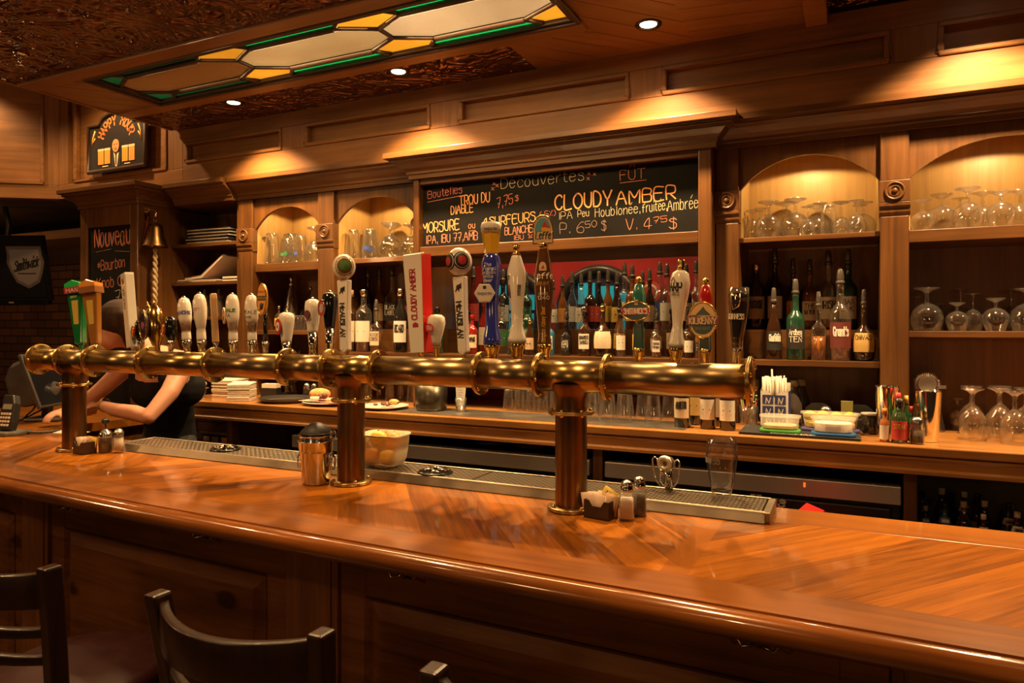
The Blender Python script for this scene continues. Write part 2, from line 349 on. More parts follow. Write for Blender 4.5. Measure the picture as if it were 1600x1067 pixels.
# ------------------------------------------------------------------ single-stroke lettering (x 0-6, y in hex: baseline 2, cap 9, small letters 7)
GL = {
'A': '02 39 62/15 55', 'B': '02 09 49 58 57 46 06/46 55 53 42 02', 'C': '58 49 29 07 04 22 42 53', 'D': '02 09 39 57 54 32 02', 'E': '59 09 02 52/06 46', 'F': '59 09 02/06 46',
'G': '58 49 29 07 04 22 42 54 55 35', 'H': '02 09/52 59/06 56', 'I': '12 19', 'J': '49 44 32 22 04', 'K': '02 09/59 05/16 52', 'L': '09 02 52', 'M': '02 09 35 69 62', 'N': '02 09 52 59',
'O': '29 07 04 22 42 64 67 49 29', 'P': '02 09 49 58 56 45 05', 'Q': '29 07 04 22 42 64 67 49 29/44 62', 'R': '02 09 49 58 56 45 05/25 52', 'S': '58 49 19 08 17 46 55 53 42 12 03', 'T': '09 69/39 32',
'U': '09 04 22 42 54 59', 'V': '09 32 69', 'W': '09 12 37 52 69', 'X': '02 59/09 52', 'Y': '09 35 69/35 32', 'Z': '09 59 02 52', 'Û': '09 04 22 42 54 59/1B 3D 5B',
'0': '29 07 04 22 32 54 57 39 29', '1': '18 39 32', '2': '08 19 49 57 56 02 52', '3': '08 19 49 57 36 55 53 42 12 03', '4': '42 49 04 64', '5': '59 09 06 46 55 53 42 12 03', '6': '59 39 06 03 22 42 53 55 36 05',
'7': '09 59 22/15 45', '8': '29 08 17 46 54 42 12 04 16 47 48 29', '9': '56 37 17 08 19 39 57 52',
'a': '46 37 17 05 04 12 32 44/47 43 52', 'b': '09 02/03 12 32 44 45 37 17 05', 'c': '46 37 17 05 04 12 32 43', 'd': '49 42/45 37 17 05 04 12 32 44', 'e': '05 45 46 37 17 05 04 12 32 43', 'é': '05 45 46 37 17 05 04 12 32 43/29 4B',
'f': '49 38 28 17 12/06 36', 'g': '47 41 30 10 01/46 37 17 05 04 13 33 45', 'h': '09 02/05 27 37 45 42', 'i': '12 17/19 1A', 'j': '27 21 10/29 2A', 'k': '09 02/47 04/15 42', 'l': '19 12', 'm': '02 07/06 17 27 36 32/36 47 57 66 62',
'n': '02 07/05 27 37 46 42', 'o': '17 05 04 12 32 44 45 37 17', 'p': '00 07/06 17 37 45 44 32 12 03', 'q': '40 47/46 37 17 05 04 12 32 43', 'r': '02 07/05 27 37', 's': '46 37 17 06 35 43 32 12 03', 't': '19 13 22 32/07 37',
'u': '07 04 12 32 43/47 42', 'v': '07 22 47', 'w': '07 12 35 52 67', 'x': '02 47/07 42', 'y': '07 24/47 10', 'z': '07 47 02 42',
'.': '12 13', ',': '13 11', "'": '19 17', '$': '58 49 19 08 17 46 55 53 42 12 03/3A 31', '-': '05 45', '*': '38 34/17 55/15 57', '(': '39 17 14 32', ')': '19 37 34 12', '/': '02 49', '%': '02 59/08 18/43 53', '&': '52 07 19 28 04 12 32 54', ':': '13 14/16 17', '®': '29 07 04 22 42 64 67 49 29/24 28 38 46 26 44'}
def strokes(txt, jit=0):
    out = []; x0 = 0
    for ch in txt:
        if ch == ' ': x0 += 4; continue
        g = GL.get(ch)
        if g is None: x0 += 4; continue
        mx = 0; jx, jy = random.uniform(-jit, jit), random.uniform(-jit, jit)
        for pl in g.split('/'):
            pts = []
            for q in pl.split():
                x, y = int(q[0], 16), int(q[1], 16); mx = max(mx, x)
                pts.append((x0 + x + jx + random.uniform(-jit, jit) * .5, y - 2 + jy + random.uniform(-jit, jit) * .5))
            out.append(pts)
        x0 += mx + 1.9
    return out, max(x0 - 1.9, 1)
def smooth_line(p):
    """rounded hand: a spline through the corners"""
    out = []; n = len(p)
    for i in range(n - 1):
        a, b, c, d = p[max(0, i - 1)], p[i], p[i + 1], p[min(n - 1, i + 2)]
        for k in range(4):
            t = k / 4; out.append(tuple(.5 * (2 * b[j] + (c[j] - a[j]) * t + (2 * a[j] - 5 * b[j] + 4 * c[j] - d[j]) * t * t + (3 * b[j] - a[j] - 3 * c[j] + d[j]) * t ** 3) for j in (0, 1)))
    return out + [p[-1]]
def ribbon(mb, pts, wd, mp):
    """a flat painted or chalked line: pts in plane units already scaled, mapped by mp."""
    n = len(pts); vs = []
    P2 = [Vector((p[0], p[1])) for p in pts]
    if n == 2 and (P2[0] - P2[1]).length < 1e-9: return
    for i in range(n):
        a = P2[max(0, i - 1)]; b = P2[min(n - 1, i + 1)]
        if (b - a).length < 1e-9: b = a + Vector((1e-3, 0))
        d = (b - a).normalized(); nr = Vector((-d.y, d.x)); k = 1
        if 0 < i < n - 1:
            d1 = (P2[i] - a).normalized(); k = 1 / max(.55, abs(d.dot(d1)))
        e = d * wd * .5 * (-1 if i == 0 else 1 if i == n - 1 else 0)
        for sgn in (1, -1):
            q = P2[i] + nr * wd * .5 * k * sgn + e; vs.append(mp(q.x, q.y))
    mb.add(vs, [(2 * i, 2 * i + 1, 2 * i + 3, 2 * i + 2) for i in range(n - 1)])
def letter(mb, txt, size, mp, wd=None, align='c', x=0, y=0, jit=0, width=None, slope=0):
    """write txt with cap height size centred (or left, 'l') at x, baseline y; width squeezes it to fit."""
    st, tw = strokes(txt, jit); u = size / 7; ux = (width / tw) if width else u; wd = wd or size * .12
    xo = x - (tw * ux / 2 if align == 'c' else 0)
    for pl in st:
        if jit and len(pl) > 2: pl = smooth_line(pl)
        pts = [(xo + a * ux + slope * b * u, y + b * u) for a, b in pl]
        ribbon(mb, pts, wd, mp)
def plane(o, ex=(1, 0, 0), ey=(0, 0, 1)):
    o, ex, ey = Vector(o), Vector(ex), Vector(ey); return lambda a, b: o + ex * a + ey * b
def cylmap(R, z0=0, cx=0, cy=0, a0=0): return lambda a, b: Vector((cx + R * math.sin(a / R + a0), cy - R * math.cos(a / R + a0), z0 + b))
def text(parent, txt, size, mp, mat, name='lettering', **k):
    mb = MB(); letter(mb, txt, size, mp, **k); me = mb.mesh(name, fix=False); me.materials.append(mat); return link(name, me, parent)
ORD = ('first second third fourth fifth sixth seventh eighth ninth tenth eleventh twelfth thirteenth fourteenth fifteenth sixteenth seventeenth eighteenth nineteenth twentieth'.split())
# ================================================================== the setting
CE = ZCEIL
struct('floor', MB().box(-9, -4, -.06, 4, 4.6, 0), wood('floor_wood', (.03, .014, .006), (.08, .035, .014), 'X', .4))
struct('wall_back', MB().box(-4.6, 4.2, 0, 4, 4.35, 4.2), darkwood)
struct('wall_left', MB().box(-9, 4.2, 0, -4.6, 4.35, 4.2), bricks('brick_wall'))
struct('wall_right', MB().box(3.9, -4, 0, 4.05, 4.2, 3.1), darkwood)
struct('wall_side', MB().box(-9.1, -4, 0, -9, 4.35, 4.2), bricks('brick_wall'))
# --- ceiling over the bar: pressed tin, trim, diagonal boards
XL, XR = -3.93, 3.9
ceil = struct('ceiling', MB().box(XL, -4, CE, XR, 2.2, CE + .1), tin('pressed_tin'))
struct('ceiling_tin_panel', MB().box(XL, 2.84, CE, -1.385, 3.2, CE + .1), tin('pressed_tin'), ceil)
struct('ceiling_tin_panel', MB().box(-.08, 2.2, CE + .04, XR, 3.2, CE + .14), tin('pressed_tin'), ceil)
for x0, x1, y0, y1 in ((XL, 3.9, 2.2, 2.29), (XL, -1.0, 2.755, 2.84)):
    struct('trim_strip', MB().box(x0, y0, CE - .012, x1, y1, CE + .1), cx_, ceil, .004)
struct('trim_strip', MB().box(-.165, 2.29, CE - .02, -.08, 3.2, CE + .1), cx_, ceil, .004)
def boards(x0, x1, y0, y1, ang, name='ceiling_boards', bw=.115):
    """diagonal tongue-and-groove boards, a little gap between neighbours"""
    bm = bmesh.new(); cxm, cym = (x0 + x1) / 2, (y0 + y1) / 2; R = math.hypot(x1 - x0, y1 - y0)
    ca, sa = math.cos(ang), math.sin(ang); k = -int(R / bw) - 1
    me = bpy.data.meshes.new(name); L = Matrix.Translation((cxm, cym, 0)) @ Matrix.Rotation(ang, 4, 'Z')
    Li = L.inverted()
    while k * bw < R:
        vs = [bm.verts.new(q) for q in ((-R, k * bw + .002, CE), (R, k * bw + .002, CE), (R, (k + 1) * bw - .002, CE), (-R, (k + 1) * bw - .002, CE))]
        bm.faces.new(vs); k += 1
    for nx, ny, px, py in ((1, 0, x1, 0), (-1, 0, x0, 0), (0, 1, 0, y1), (0, -1, 0, y0)):
        co = Li @ Vector((px if nx else cxm, py if ny else cym, 0)); no = Li.to_3x3() @ Vector((nx, ny, 0)); co.z = CE
        bmesh.ops.bisect_plane(bm, geom=bm.verts[:] + bm.edges[:] + bm.faces[:], plane_co=co, plane_no=no, clear_outer=True)
    r = bmesh.ops.extrude_face_region(bm, geom=bm.faces[:]); bmesh.ops.translate(bm, verts=[v for v in r['geom'] if isinstance(v, bmesh.types.BMVert)], vec=(0, 0, .05))
    bmesh.ops.recalc_face_normals(bm, faces=bm.faces); bm.to_mesh(me); bm.free(); me.materials.append(cx_)
    o = link(name, me, ceil); o.matrix_local = L; o['kind'] = 'structure'
    struct('ceiling_backing', MB().box(x0, y0, CE + .05, x1, y1, CE + .1), dark, ceil)
boards(XL, -3.53, 2.29, 2.755, math.radians(48))
boards(-1.0, -.62, 2.29, 3.2, math.radians(48))
boards(-.62, -.165, 2.29, 3.2, math.radians(8))
boards(-1.385, -1.0, 2.84, 3.2, math.radians(48))
struct('ceiling_high', MB().box(-9, -4, H + 1.85, XL, 4.2, H + 1.95), cx_)
struct('canopy_side', MB().box(XL - .02, -4, CE - .004, XL, 3.15, H + 1.85), cx_)
# --- panelled frieze above the back bar
def frieze(name, L, z0, z1, divs, rail=.125, toprail=.105):
    """wall of flat rails and stiles with sunk, moulded panels; local x along, y = 0 the face, facing -y"""
    m = struct(name, MB().box(0, .03, z0, L, .1, z1), fx_)
    struct('bottom_rail', MB().box(0, 0, z0, L, .03, z0 + rail), fx_, m, .003)
    struct('top_rail', MB().box(0, 0, z1 - toprail, L, .03, z1), fx_, m, .003)
    prev = 0
    for a, b in divs + [(L, L)]:
        if b > a: struct('stile', MB().box(a, 0, z0 + rail, b, .03, z1 - toprail), fz_, m, .003)
        if a - prev > .1:
            p0, p1, q0, q1 = prev, a, z0 + rail, z1 - toprail; t = .02
            mb = MB()
            for r0, r1 in (((p0, q0), (p1, q0 + t)), ((p0, q1 - t), (p1, q1)), ((p0, q0 + t), (p0 + t, q1 - t)), ((p1 - t, q0 + t), (p1, q1 - t))):
                mb.box(r0[0], -.008, r0[1], r1[0], .03, r1[1])
            struct('panel_moulding', mb, fx_, m, .007)
        prev = b
    return m
FZ0, FZ1, FY = H + .925, CE, 3.18
sx = lambda px: atY(px, 200, FY).x
st = [(sx(a) + 5.16, sx(b) + 5.16) for a, b in ((440, 477), (672, 718), (983, 1035), (1390, 1466))]
sp_ = st[-1][0] - st[-2][0]
st += [(st[-1][0] + sp_, st[-1][1] + sp_)]
fr = frieze('wall_frieze', 5.16 - 3.88 + 0, FZ0, CE + .62, [(.0, .1), (.16, .18), (1.13, 1.28)], .1, .08); fr.location = (-5.16, FY, 0)
fr2 = frieze('wall_frieze', 3.88 + 2.2, FZ0, FZ1 + .02, [(0, .03)] + [(a - 1.28, b - 1.28) for a, b in st]); fr2.location = (-3.88, FY, 0)
fr3 = frieze('wall_frieze', 2.6, FZ0, CE + .62, [(0, .35), (1.5, 1.85), (2.5, 2.6)], .1, .08)
ang = math.radians(36); fr3.location = (-5.16 - 2.6 * math.cos(ang), FY - 2.6 * math.sin(ang), 0); fr3.rotation_euler = (0, 0, ang)
struct('soffit_left', MB().prism([(-5.16, FY + .03), (-5.16 - 2.6 * math.cos(ang), FY + .05 - 2.6 * math.sin(ang)), (-8.9, 2.2), (-8.9, 4.2), (-4.2, 4.2), (-4.2, FY + .1)], FZ0 + .01, FZ0 + .04, 'XY'), darkwood)
struct('trim_1', MB().box(-8.6, 3.6, FZ0 - .2, -4.74, 4.2, FZ0 - .13), cx_)
struct('trim_2', MB().box(-8.9, 4.1, FZ0 - .34, -4.74, 4.2, FZ0 - .1), darkwood)

# --- backlit leaded-glass panel in its coffer
clp = thing('ceiling_light_panel', 'long backlit stained glass panel framed in dark wood above the bar', 'ceiling light', (-2.29, 2.52, CE))
X0, X1, Y0, Y1 = -3.53 + 2.29, -1.0 + 2.29, 2.29 - 2.52, 2.755 - 2.52
mb = MB()
for k, (ins, z0, z1) in enumerate(((0, -.018, .02), (.02, -.008, .02))):
    t = .02
    mb.box(X0 + ins, Y0 + ins, z0, X1 - ins, Y0 + ins + t, z1).box(X0 + ins, Y1 - ins - t, z0, X1 - ins, Y1 - ins, z1)
    mb.box(X0 + ins, Y0 + ins + t, z0, X0 + ins + t, Y1 - ins - t, z1).box(X1 - ins - t, Y0 + ins + t, z0, X1 - ins, Y1 - ins - t, z1)
part('frame', mb, darkwood, clp, .004)
part('light_box', MB().box(X0 + .01, Y0 + .01, .022, X1 - .01, Y1 - .01, .1), dark, clp)
def pane_mat(name, c, e):
    m = P(name, c, .35, emit=c, estr=e)
    nt = m.node_tree; b = nt.nodes['Principled BSDF']
    tc = nt.nodes.new('ShaderNodeTexCoord'); n = nt.nodes.new('ShaderNodeTexNoise'); n.inputs['Scale'].default_value = 60; nt.links.new(tc.outputs['Object'], n.inputs[0])
    bp = nt.nodes.new('ShaderNodeBump'); bp.inputs['Distance'].default_value = .003; nt.links.new(n.outputs[0], bp.inputs['Height']); nt.links.new(bp.outputs[0], b.inputs['Normal'])
    n2 = nt.nodes.new('ShaderNodeTexNoise'); n2.inputs['Scale'].default_value = 2.2; nt.links.new(tc.outputs['Object'], n2.inputs[0])
    mr = nt.nodes.new('ShaderNodeMapRange'); mr.inputs[1].default_value = .3; mr.inputs[2].default_value = .7; mr.inputs[3].default_value = e * .65; mr.inputs[4].default_value = e * 1.25
    nt.links.new(n2.outputs[0], mr.inputs[0]); nt.links.new(mr.outputs[0], b.inputs['Emission Strength'])
    return m
cream = [pane_mat('cream_pane_dim', (.45, .30, .10), .03), pane_mat('cream_pane', (.62, .42, .15), .58), pane_mat('cream_pane_bright', (.72, .5, .22), .75)]
amber = [pane_mat('amber_pane', (.85, .36, .02), .75), pane_mat('amber_pane_bright', (.9, .4, .02), .9)]
green = [pane_mat('green_pane_dim', (.01, .25, .07), .12), pane_mat('green_pane', (.005, .5, .09), .95), pane_mat('green_pane_bright', (.005, .55, .10), 1.1)]
xs = [X0 + .045, -2.64 + 2.29, -1.815 + 2.29, X1 - .045]; yh = .196; ya = .135; ys = .05
came = MB()
def pane(poly, m, z=.010): part('pane', MB().prism(poly, z, z + .008, 'XY'), m, clp)
def bar_(a, b, r=.011): came.tube([(a[0], a[1], .006), (b[0], b[1], .006)], r, 8)
for i in range(3):
    a, b = xs[i], xs[i + 1]; da = .17 if i else .17; db = .17
    hexa = [(a, -ys), (a + da, -ya), (b - db, -ya), (b, -ys), (b, ys), (b - db, ya), (a + da, ya), (a, ys)]
    pane(hexa, cream[i])
    for sgn in (1, -1):
        pane([(a + da, ya * sgn), (b - db, ya * sgn), (b - db + .06, yh * sgn), (a + da - .06, yh * sgn)][::sgn], green[i])
        bar_((a + da, ya * sgn), (b - db, ya * sgn), .017); bar_((a, ys * sgn), (a + da, ya * sgn)); bar_((b, ys * sgn), (b - db, ya * sgn))
        bar_((a + da, ya * sgn), (a + da - .06, yh * sgn)); bar_((b - db, ya * sgn), (b - db + .06, yh * sgn))
    bar_((a, -ys), (a, ys)); bar_((b, -ys), (b, ys))
for i, x in enumerate(xs):
    for sgn in (1, -1):
        l, r = (x if i == 0 else x - .17), (x if i == 3 else x + .17)
        pane([(x, ys * sgn), (r, ya * sgn), (r - (.06 if i < 3 else 0), yh * sgn), (l + (.06 if i else 0), yh * sgn), (l, ya * sgn)][::sgn], amber[min(i // 2, 1)] if i else green[0])
part('came', came, darkwood, clp)
# light from the lamps behind the glass
for x, e in ((-2.9, 4), (-2.2, 14), (-1.4, 19)):
    l = bpy.data.lights.new('panel_glow', 'AREA'); l.shape = 'RECTANGLE'; l.size = .7; l.size_y = .3; l.energy = e; l.color = (1, .62, .26)
    o = bpy.data.objects.new('panel_glow', l); COL.objects.link(o); o.location = (x, 2.52, CE + .004)
# --- downlight fittings
lens = P('lamp_lens', (1, .9, .7), .3, emit=(1, .86, .62), estr=14)
for k, x in enumerate((-3.14, -2.02, -.76, .45, 1.62)):
    d = thing('downlight', ['recessed black ceiling downlight nearest the hanging pub sign', 'recessed black ceiling downlight between the others, above the white tap handles', 'recessed black ceiling downlight set in wooden boards beyond the glass panel', 'recessed ceiling downlight above the rightmost arched bay', 'recessed ceiling downlight beyond the last arched bay'][k], 'downlight', (x, 2.91, CE + (.04 if x > 0 else 0)), group='downlights over the back bar')
    part('trim_ring', MB().lathe([(.034, .012), (.036, -.004), (.05, -.007), (.056, -.003), (.056, .002)], 28), blackg, d)
    part('lens', MB().lathe([(.0, -.002), (.035, -.002), (.035, .004), (0, .004)], 24), lens, d)
spk = thing('sprinkler_head', 'small chrome fire sprinkler on the pressed tin ceiling', 'sprinkler', (*atZ(31, 84, CE)[:2], CE))
part('rosette', MB().lathe([(0, 0), (.035, 0), (.03, -.008), (.012, -.014), (0, -.014)], 18), chrome, spk)
part('nozzle', MB().cyl((0, 0, -.05), .007, .04).lathe([(0, -.06), (.018, -.055), (.018, -.052), (0, -.052)], 14).tube([(-.012, 0, -.018), (-.016, 0, -.035), (0, 0, -.052), (.016, 0, -.035), (.012, 0, -.018)], .0025, 6), chrome, spk)

# ================================================================== the bar
GP = [(2.3, 1.345), (1.0, 1.345), (.25, 1.349), (-.4, 1.366), (-1.2, 1.382), (-1.9, 1.405), (-2.6, 1.443), (-3.2, 1.505), (-3.8, 1.61), (-4.3, 1.76), (-4.7, 1.95)]
GP = GP[::-1]                        # left to right, outward = towards the guests
def gy(x, d=0):
    for (a, b), (c, e) in zip(GP, GP[1:]):
        if a <= x <= c: return b + (e - b) * (x - a) / (c - a) + d
    return GP[0][1] + d
def offs(d):
    out = []
    for i, p in enumerate(GP):
        a = Vector(GP[max(0, i - 1)]); b = Vector(GP[min(len(GP) - 1, i + 1)]); t = (b - a).normalized(); out.append((p[0] - t.y * d, p[1] + t.x * d))
    return out
bar = thing('bar_counter', 'long varnished wooden bar with herringbone top and panelled front', 'bar counter', (0, 0, 0))
rp = [(0, ZC - .045), (0, ZC - .004), (.003, ZC - .008), (.008, ZC - .002), (.018, ZC + .002), (.032, ZC - .002), (.042, ZC - .012), (.046, ZC - .024), (.042, ZC - .036), (.03, ZC - .045), (.02, ZC - .052), (.006, ZC - .058), (0, ZC - .058)]
part('nosing', MB().sweep(GP, rp), nose, bar)
o1 = offs(.125)
mb = MB(); n = len(GP)
mb.sweep(GP, [(0, ZC - .045), (0, ZC), (-.125, ZC), (-.125, ZC - .045)], True, False)
part('edge_band', mb, band, bar)
YB0, YB1 = 2.0, 2.165
part('herringbone_field', MB().prism([(-3.7, gy(-3.7) + .135)] + [p for p in o1 if p[0] > -3.7] + [(2.3, YB0), (-3.7, YB0)], ZC - .045, ZC, 'XY'), herr, bar)
part('return_top', MB().prism([p for p in o1 if p[0] <= -3.7] + [(-3.7, gy(-3.7) + .135), (-3.7, 3.0), (-4.9, 3.0), (-4.9, 2.1)], ZC - .045, ZC, 'XY'), band, bar)
part('rear_band', MB().box(-3.7, YB0, ZC - .045, 2.3, YB1, ZC), band, bar, .003)
# panelled front
fo = offs(.115)
part('bar_body', MB().sweep(GP, [(-.13, 0), (-.13, ZC - .045), (-.16, ZC - .045), (-.16, 0)], True, False), bwx, bar)
part('rear_wall', MB().box(-3.7, 2.05, 0, 2.3, 2.08, ZC - .045), dark, bar)
part('return_wall', MB().box(-4.8, 2.08, 0, -3.76, 2.95, ZC - .045), bwx, bar)
def front(xa, xb, build):
    a = Vector((xa, gy(xa) + .13)); b = Vector((xb, gy(xb) + .13)); d = b - a
    return Matrix.Translation((a.x, a.y, 0)) @ Matrix.Rotation(math.atan2(d.y, d.x), 4, 'Z'), d.length
for xa, xb in ((-4.0, -3.82), (-2.75, -2.57), (-1.41, -1.225), (.07, .255), (1.5, 1.68)):
    M, L = front(xa, xb, 0)
    part('pilaster', MB().box(0, -.028, 0, L, .0, ZC - .05).box(.02, -.034, .12, L - .02, -.028, ZC - .1).xf(M), bwz, bar, .004)
for xa, xb in ((-3.82, -2.75), (-2.57, -1.41), (-1.225, .07), (.255, 1.5)):
    M, L = front(xa, xb, 0); z1 = ZC - .05
    fr_ = MB().box(0, -.016, .1, .085, 0, z1).box(L - .085, -.016, .1, L, 0, z1).box(.085, -.016, z1 - .135, L - .085, 0, z1).box(.085, -.016, .1, L - .085, 0, .22)
    p = part('panel_frame', fr_.xf(M), bwx, bar, .004)
    x0, x1, q0, q1 = .085, L - .085, .22, z1 - .135; t = .05
    rp_ = MB().add([(x0, -.018, q0), (x1, -.018, q0), (x1, -.018, q1), (x0, -.018, q1), (x0 + .012, -.006, q0 + .012), (x1 - .012, -.006, q0 + .012), (x1 - .012, -.006, q1 - .012), (x0 + .012, -.006, q1 - .012),
                    (x0 + t, -.022, q0 + t), (x1 - t, -.022, q0 + t), (x1 - t, -.022, q1 - t), (x0 + t, -.022, q1 - t)],
                   [(0, 1, 5, 4), (1, 2, 6, 5), (2, 3, 7, 6), (3, 0, 4, 7), (4, 5, 9, 8), (5, 6, 10, 9), (6, 7, 11, 10), (7, 4, 8, 11), (8, 9, 10, 11)])
    part('raised_panel', rp_.xf(M), bwx, bar)
hook_m = P('hook_metal', (.35, .27, .16), .25, 1)
for k, px in enumerate((80, 328, 672, 1205)):
    x = [-2.42, -1.72, -1.0, -.16][k]; y = gy(x) + .11
    h = MB().box(x - .01, y - .004, ZC - .105, x + .01, y + .004, ZC - .07)
    for s in (-1, 1): h.tube([(x, y - .004, ZC - .085), (x + s * .012, y - .03, ZC - .1), (x + s * .03, y - .035, ZC - .104), (x + s * .042, y - .03, ZC - .09), (x + s * .044, y - .03, ZC - .078)], .0035, 8).ball((x + s * .044, y - .03, ZC - .076), .0055, 8)
    part('coat_hook', h, hook_m, bar)

# ================================================================== the drip trays
tr = thing('drip_tray', 'long stainless drip tray with perforated grate behind the tap tower', 'drip tray', (0, 0, ZC + .0008))
TX0, TX1, TY0, TY1 = -2.80, -.2, 1.968, 2.145
part('tray_body', MB().prism([(TY0 - .012, 0), (TY0, .022), (TY0 + .004, .03), (TY0 + .012, .03), (TY0 + .012, .012), (TY1 - .012, .012), (TY1 - .012, .03), (TY1, .03), (TY1, 0)], TX0, TX1, 'YZ')
     .box(TX1 - .008, TY0, 0, TX1 + .012, TY1, .028).box(TX0 - .01, TY0, 0, TX0 + .008, TY1, .028), traysteel, tr, .003)
for xa, xb in ((TX0 + .01, -2.0), (-1.995, -1.1), (-1.095, TX1 - .012)):
    part('grate', MB().box(xa, TY0 + .014, .014, xb, TY1 - .014, .027), perforated('perforated_steel'), tr, .002)
for px, py in ((352, 702), (680, 738)):
    p = atZ(px, py, ZC + .03)
    r = part('glass_rinser', MB().lathe([(0, .001), (.05, .001), (.05, .006), (.056, .008), (.06, .004), (.06, 0), (0, 0)], 28).xf(Matrix.Translation((p.x, p.y - .0, .0275))), blackg, tr)
    s = MB()
    for k in range(5): a = k * 2 * math.pi / 5; s.tube([(0, 0, .014), (.046 * math.cos(a), .046 * math.sin(a), .010)], .005, 8)
    part('spray_star', s.ball((0, 0, .016), .008, 10).xf(Matrix.Translation((p.x, p.y, .0275))), chrome, r)

# ================================================================== the tap tower
PY, PZ, PR = 1.885, H - .14, .0455
tw = thing('tap_tower', 'long brass pipe tap tower on three columns with bolted flanges', 'tap tower', (0, 0, ZC))
pz = PZ - ZC
FX = [atY(px, 560, PY).x for px in (63, 105, 148, 233, 336, 449, 517, 592, 752, 845, 950, 1172)]
for i in range(11):
    wide = i in (1, 5 + 1, 9)
    m = [brasst, brassd][0] if i % 3 else brass
    mb = MB().lathe([(0, FX[i]), (PR, FX[i])], 40, (0, PY, pz), 'X', False).lathe([(PR, FX[i]), (PR, FX[i + 1])], 40, (0, PY, pz), 'X').lathe([(PR, FX[i + 1]), (0, FX[i + 1])], 40, (0, PY, pz), 'X', False)
    part('pipe_section', mb, m, tw)
CXS = (-2.955, -1.4975, -.716)
def flange(o, ax, R, t=.0055, nb=6, ph=.3, name='flange', m=brass, both=True):
    f = part(name, MB().lathe([(0, -t), (R - .002, -t), (R, -t + .0015), (R, -.001), (R - .0025, 0), (R, .001), (R, t - .0015), (R - .002, t), (0, t)], 40, o, ax), m, tw)
    for k in range(nb):
        a = ph + 2 * math.pi * k / nb; c, d = (R - .0105) * math.cos(a), (R - .0105) * math.sin(a)
        q = Vector(o) + Vector((c, d, 0) if ax == 'Z' else (0, c, d)); b = MB()
        off = Vector((0, 0, t) if ax == 'Z' else (t, 0, 0))
        for s in (1, -1) if both else (1,): b.ball(q + off * s * 1.1 + (Vector() if both else Vector((0, 0, .002))), .0062, 10)
        part('bolt', b, gold, f)
for i, x in enumerate(FX): flange((x, PY, pz), 'X', .066, ph=.25 * i)
part('end_cap', MB().lathe([(0, .012), (.02, .0115), (.04, .008), (.046, .005)], 32, (FX[-1], PY, pz), 'X'), gold, tw)
for cxp in CXS:
    part('column', MB().lathe([(PR, .004), (PR, pz - .075), (PR + .001, pz - .06), (PR + .003, pz - .045), (PR + .01, pz - .035), (PR + .012, pz - .02)], 40, (cxp, PY, 0)), brassd, tw)
    flange((cxp, PY, .0063), 'Z', .068, nb=4, ph=.9, name='base_flange', both=False)
    flange((cxp, PY, .278), 'Z', .066, t=.005, ph=.4, name='collar')

# ================================================================== tap handles and their faucets
HY = PY + .075
def faucet(x, m=None):
    """chromed or brass faucet on the bartenders' side of the pipe, part of the tower"""
    m = m or brass
    part('faucet', MB().cyl((x, PY + .03, pz + .005), .013, .055, 'Y', 14).lathe([(0, -.03), (.011, -.03), (.015, -.012), (.016, .012), (.012, .022), (.008, .03), (0, .03)], 16, (x, HY + .015, pz + .005)).tube([(x, HY + .015, pz - .01), (x, HY + .035, pz - .026), (x, HY + .04, pz - .042)], .0095, 10), m, tw)
HT = {}
def handle(px, yb, yt, label, rz=0, lean=0, metal=None, pxt=None, fau=True):
    p = atY(px, yb, HY); s = dep(px, HY) / F
    base = PZ + .035
    h = (p.z - base) + (yb - yt) * s
    if pxt is not None: lean = math.atan2((pxt - px) * s * .95, (yb - yt) * s)
    t = thing('beer_tap', label, 'tap handle', (p.x, HY + .015, base), rz, 'beer tap handles on the brass tower')
    t.rotation_mode = 'ZYX'
    t.rotation_euler = (0, lean, rz)
    if fau: faucet(p.x, metal)
    return t, h, s
def ferr(t, r, h, m=gold, z0=.0008):
    return part('ferrule', MB().lathe([(0, z0), (r * .6, z0), (r * .62, z0 + h * .15), (r * .8, z0 + h * .25), (r * .75, z0 + h * .45), (r, z0 + h * .7), (r * 1.02, z0 + h * .85), (r * .95, z0 + h), (0, z0 + h)], 20), m, t)
def badge(t, name, o, rx, rz, m, thick=.004, rim=None, tilt=0, sides=40):
    pts = [(rx * math.cos(2 * math.pi * k / sides), rz * math.sin(2 * math.pi * k / sides)) for k in range(sides)]
    M = Matrix.Translation(o) @ Matrix.Rotation(tilt, 4, 'Z')
    b = part(name, MB().prism(pts, -thick, thick, 'XZ').xf(M), m, t, .0015)
    if rim: part('badge_rim', MB().tube([M @ Vector((x, -thick, z)) for x, z in pts], .0022, 6, True), rim, b)
    return b
fx0 = lambda o, y: plane((o[0], y, o[1]))
ink = P('black_print', (.015, .012, .01), .5); inkr = P('red_print', (.45, .02, .02), .5); inkw = P('white_print', (.8, .74, .62), .5); inkg = P('green_print', (.04, .2, .07), .5); inkb = P('blue_print', (.05, .09, .35), .5); inky = P('gold_print', (.75, .42, .06), .35, .4)
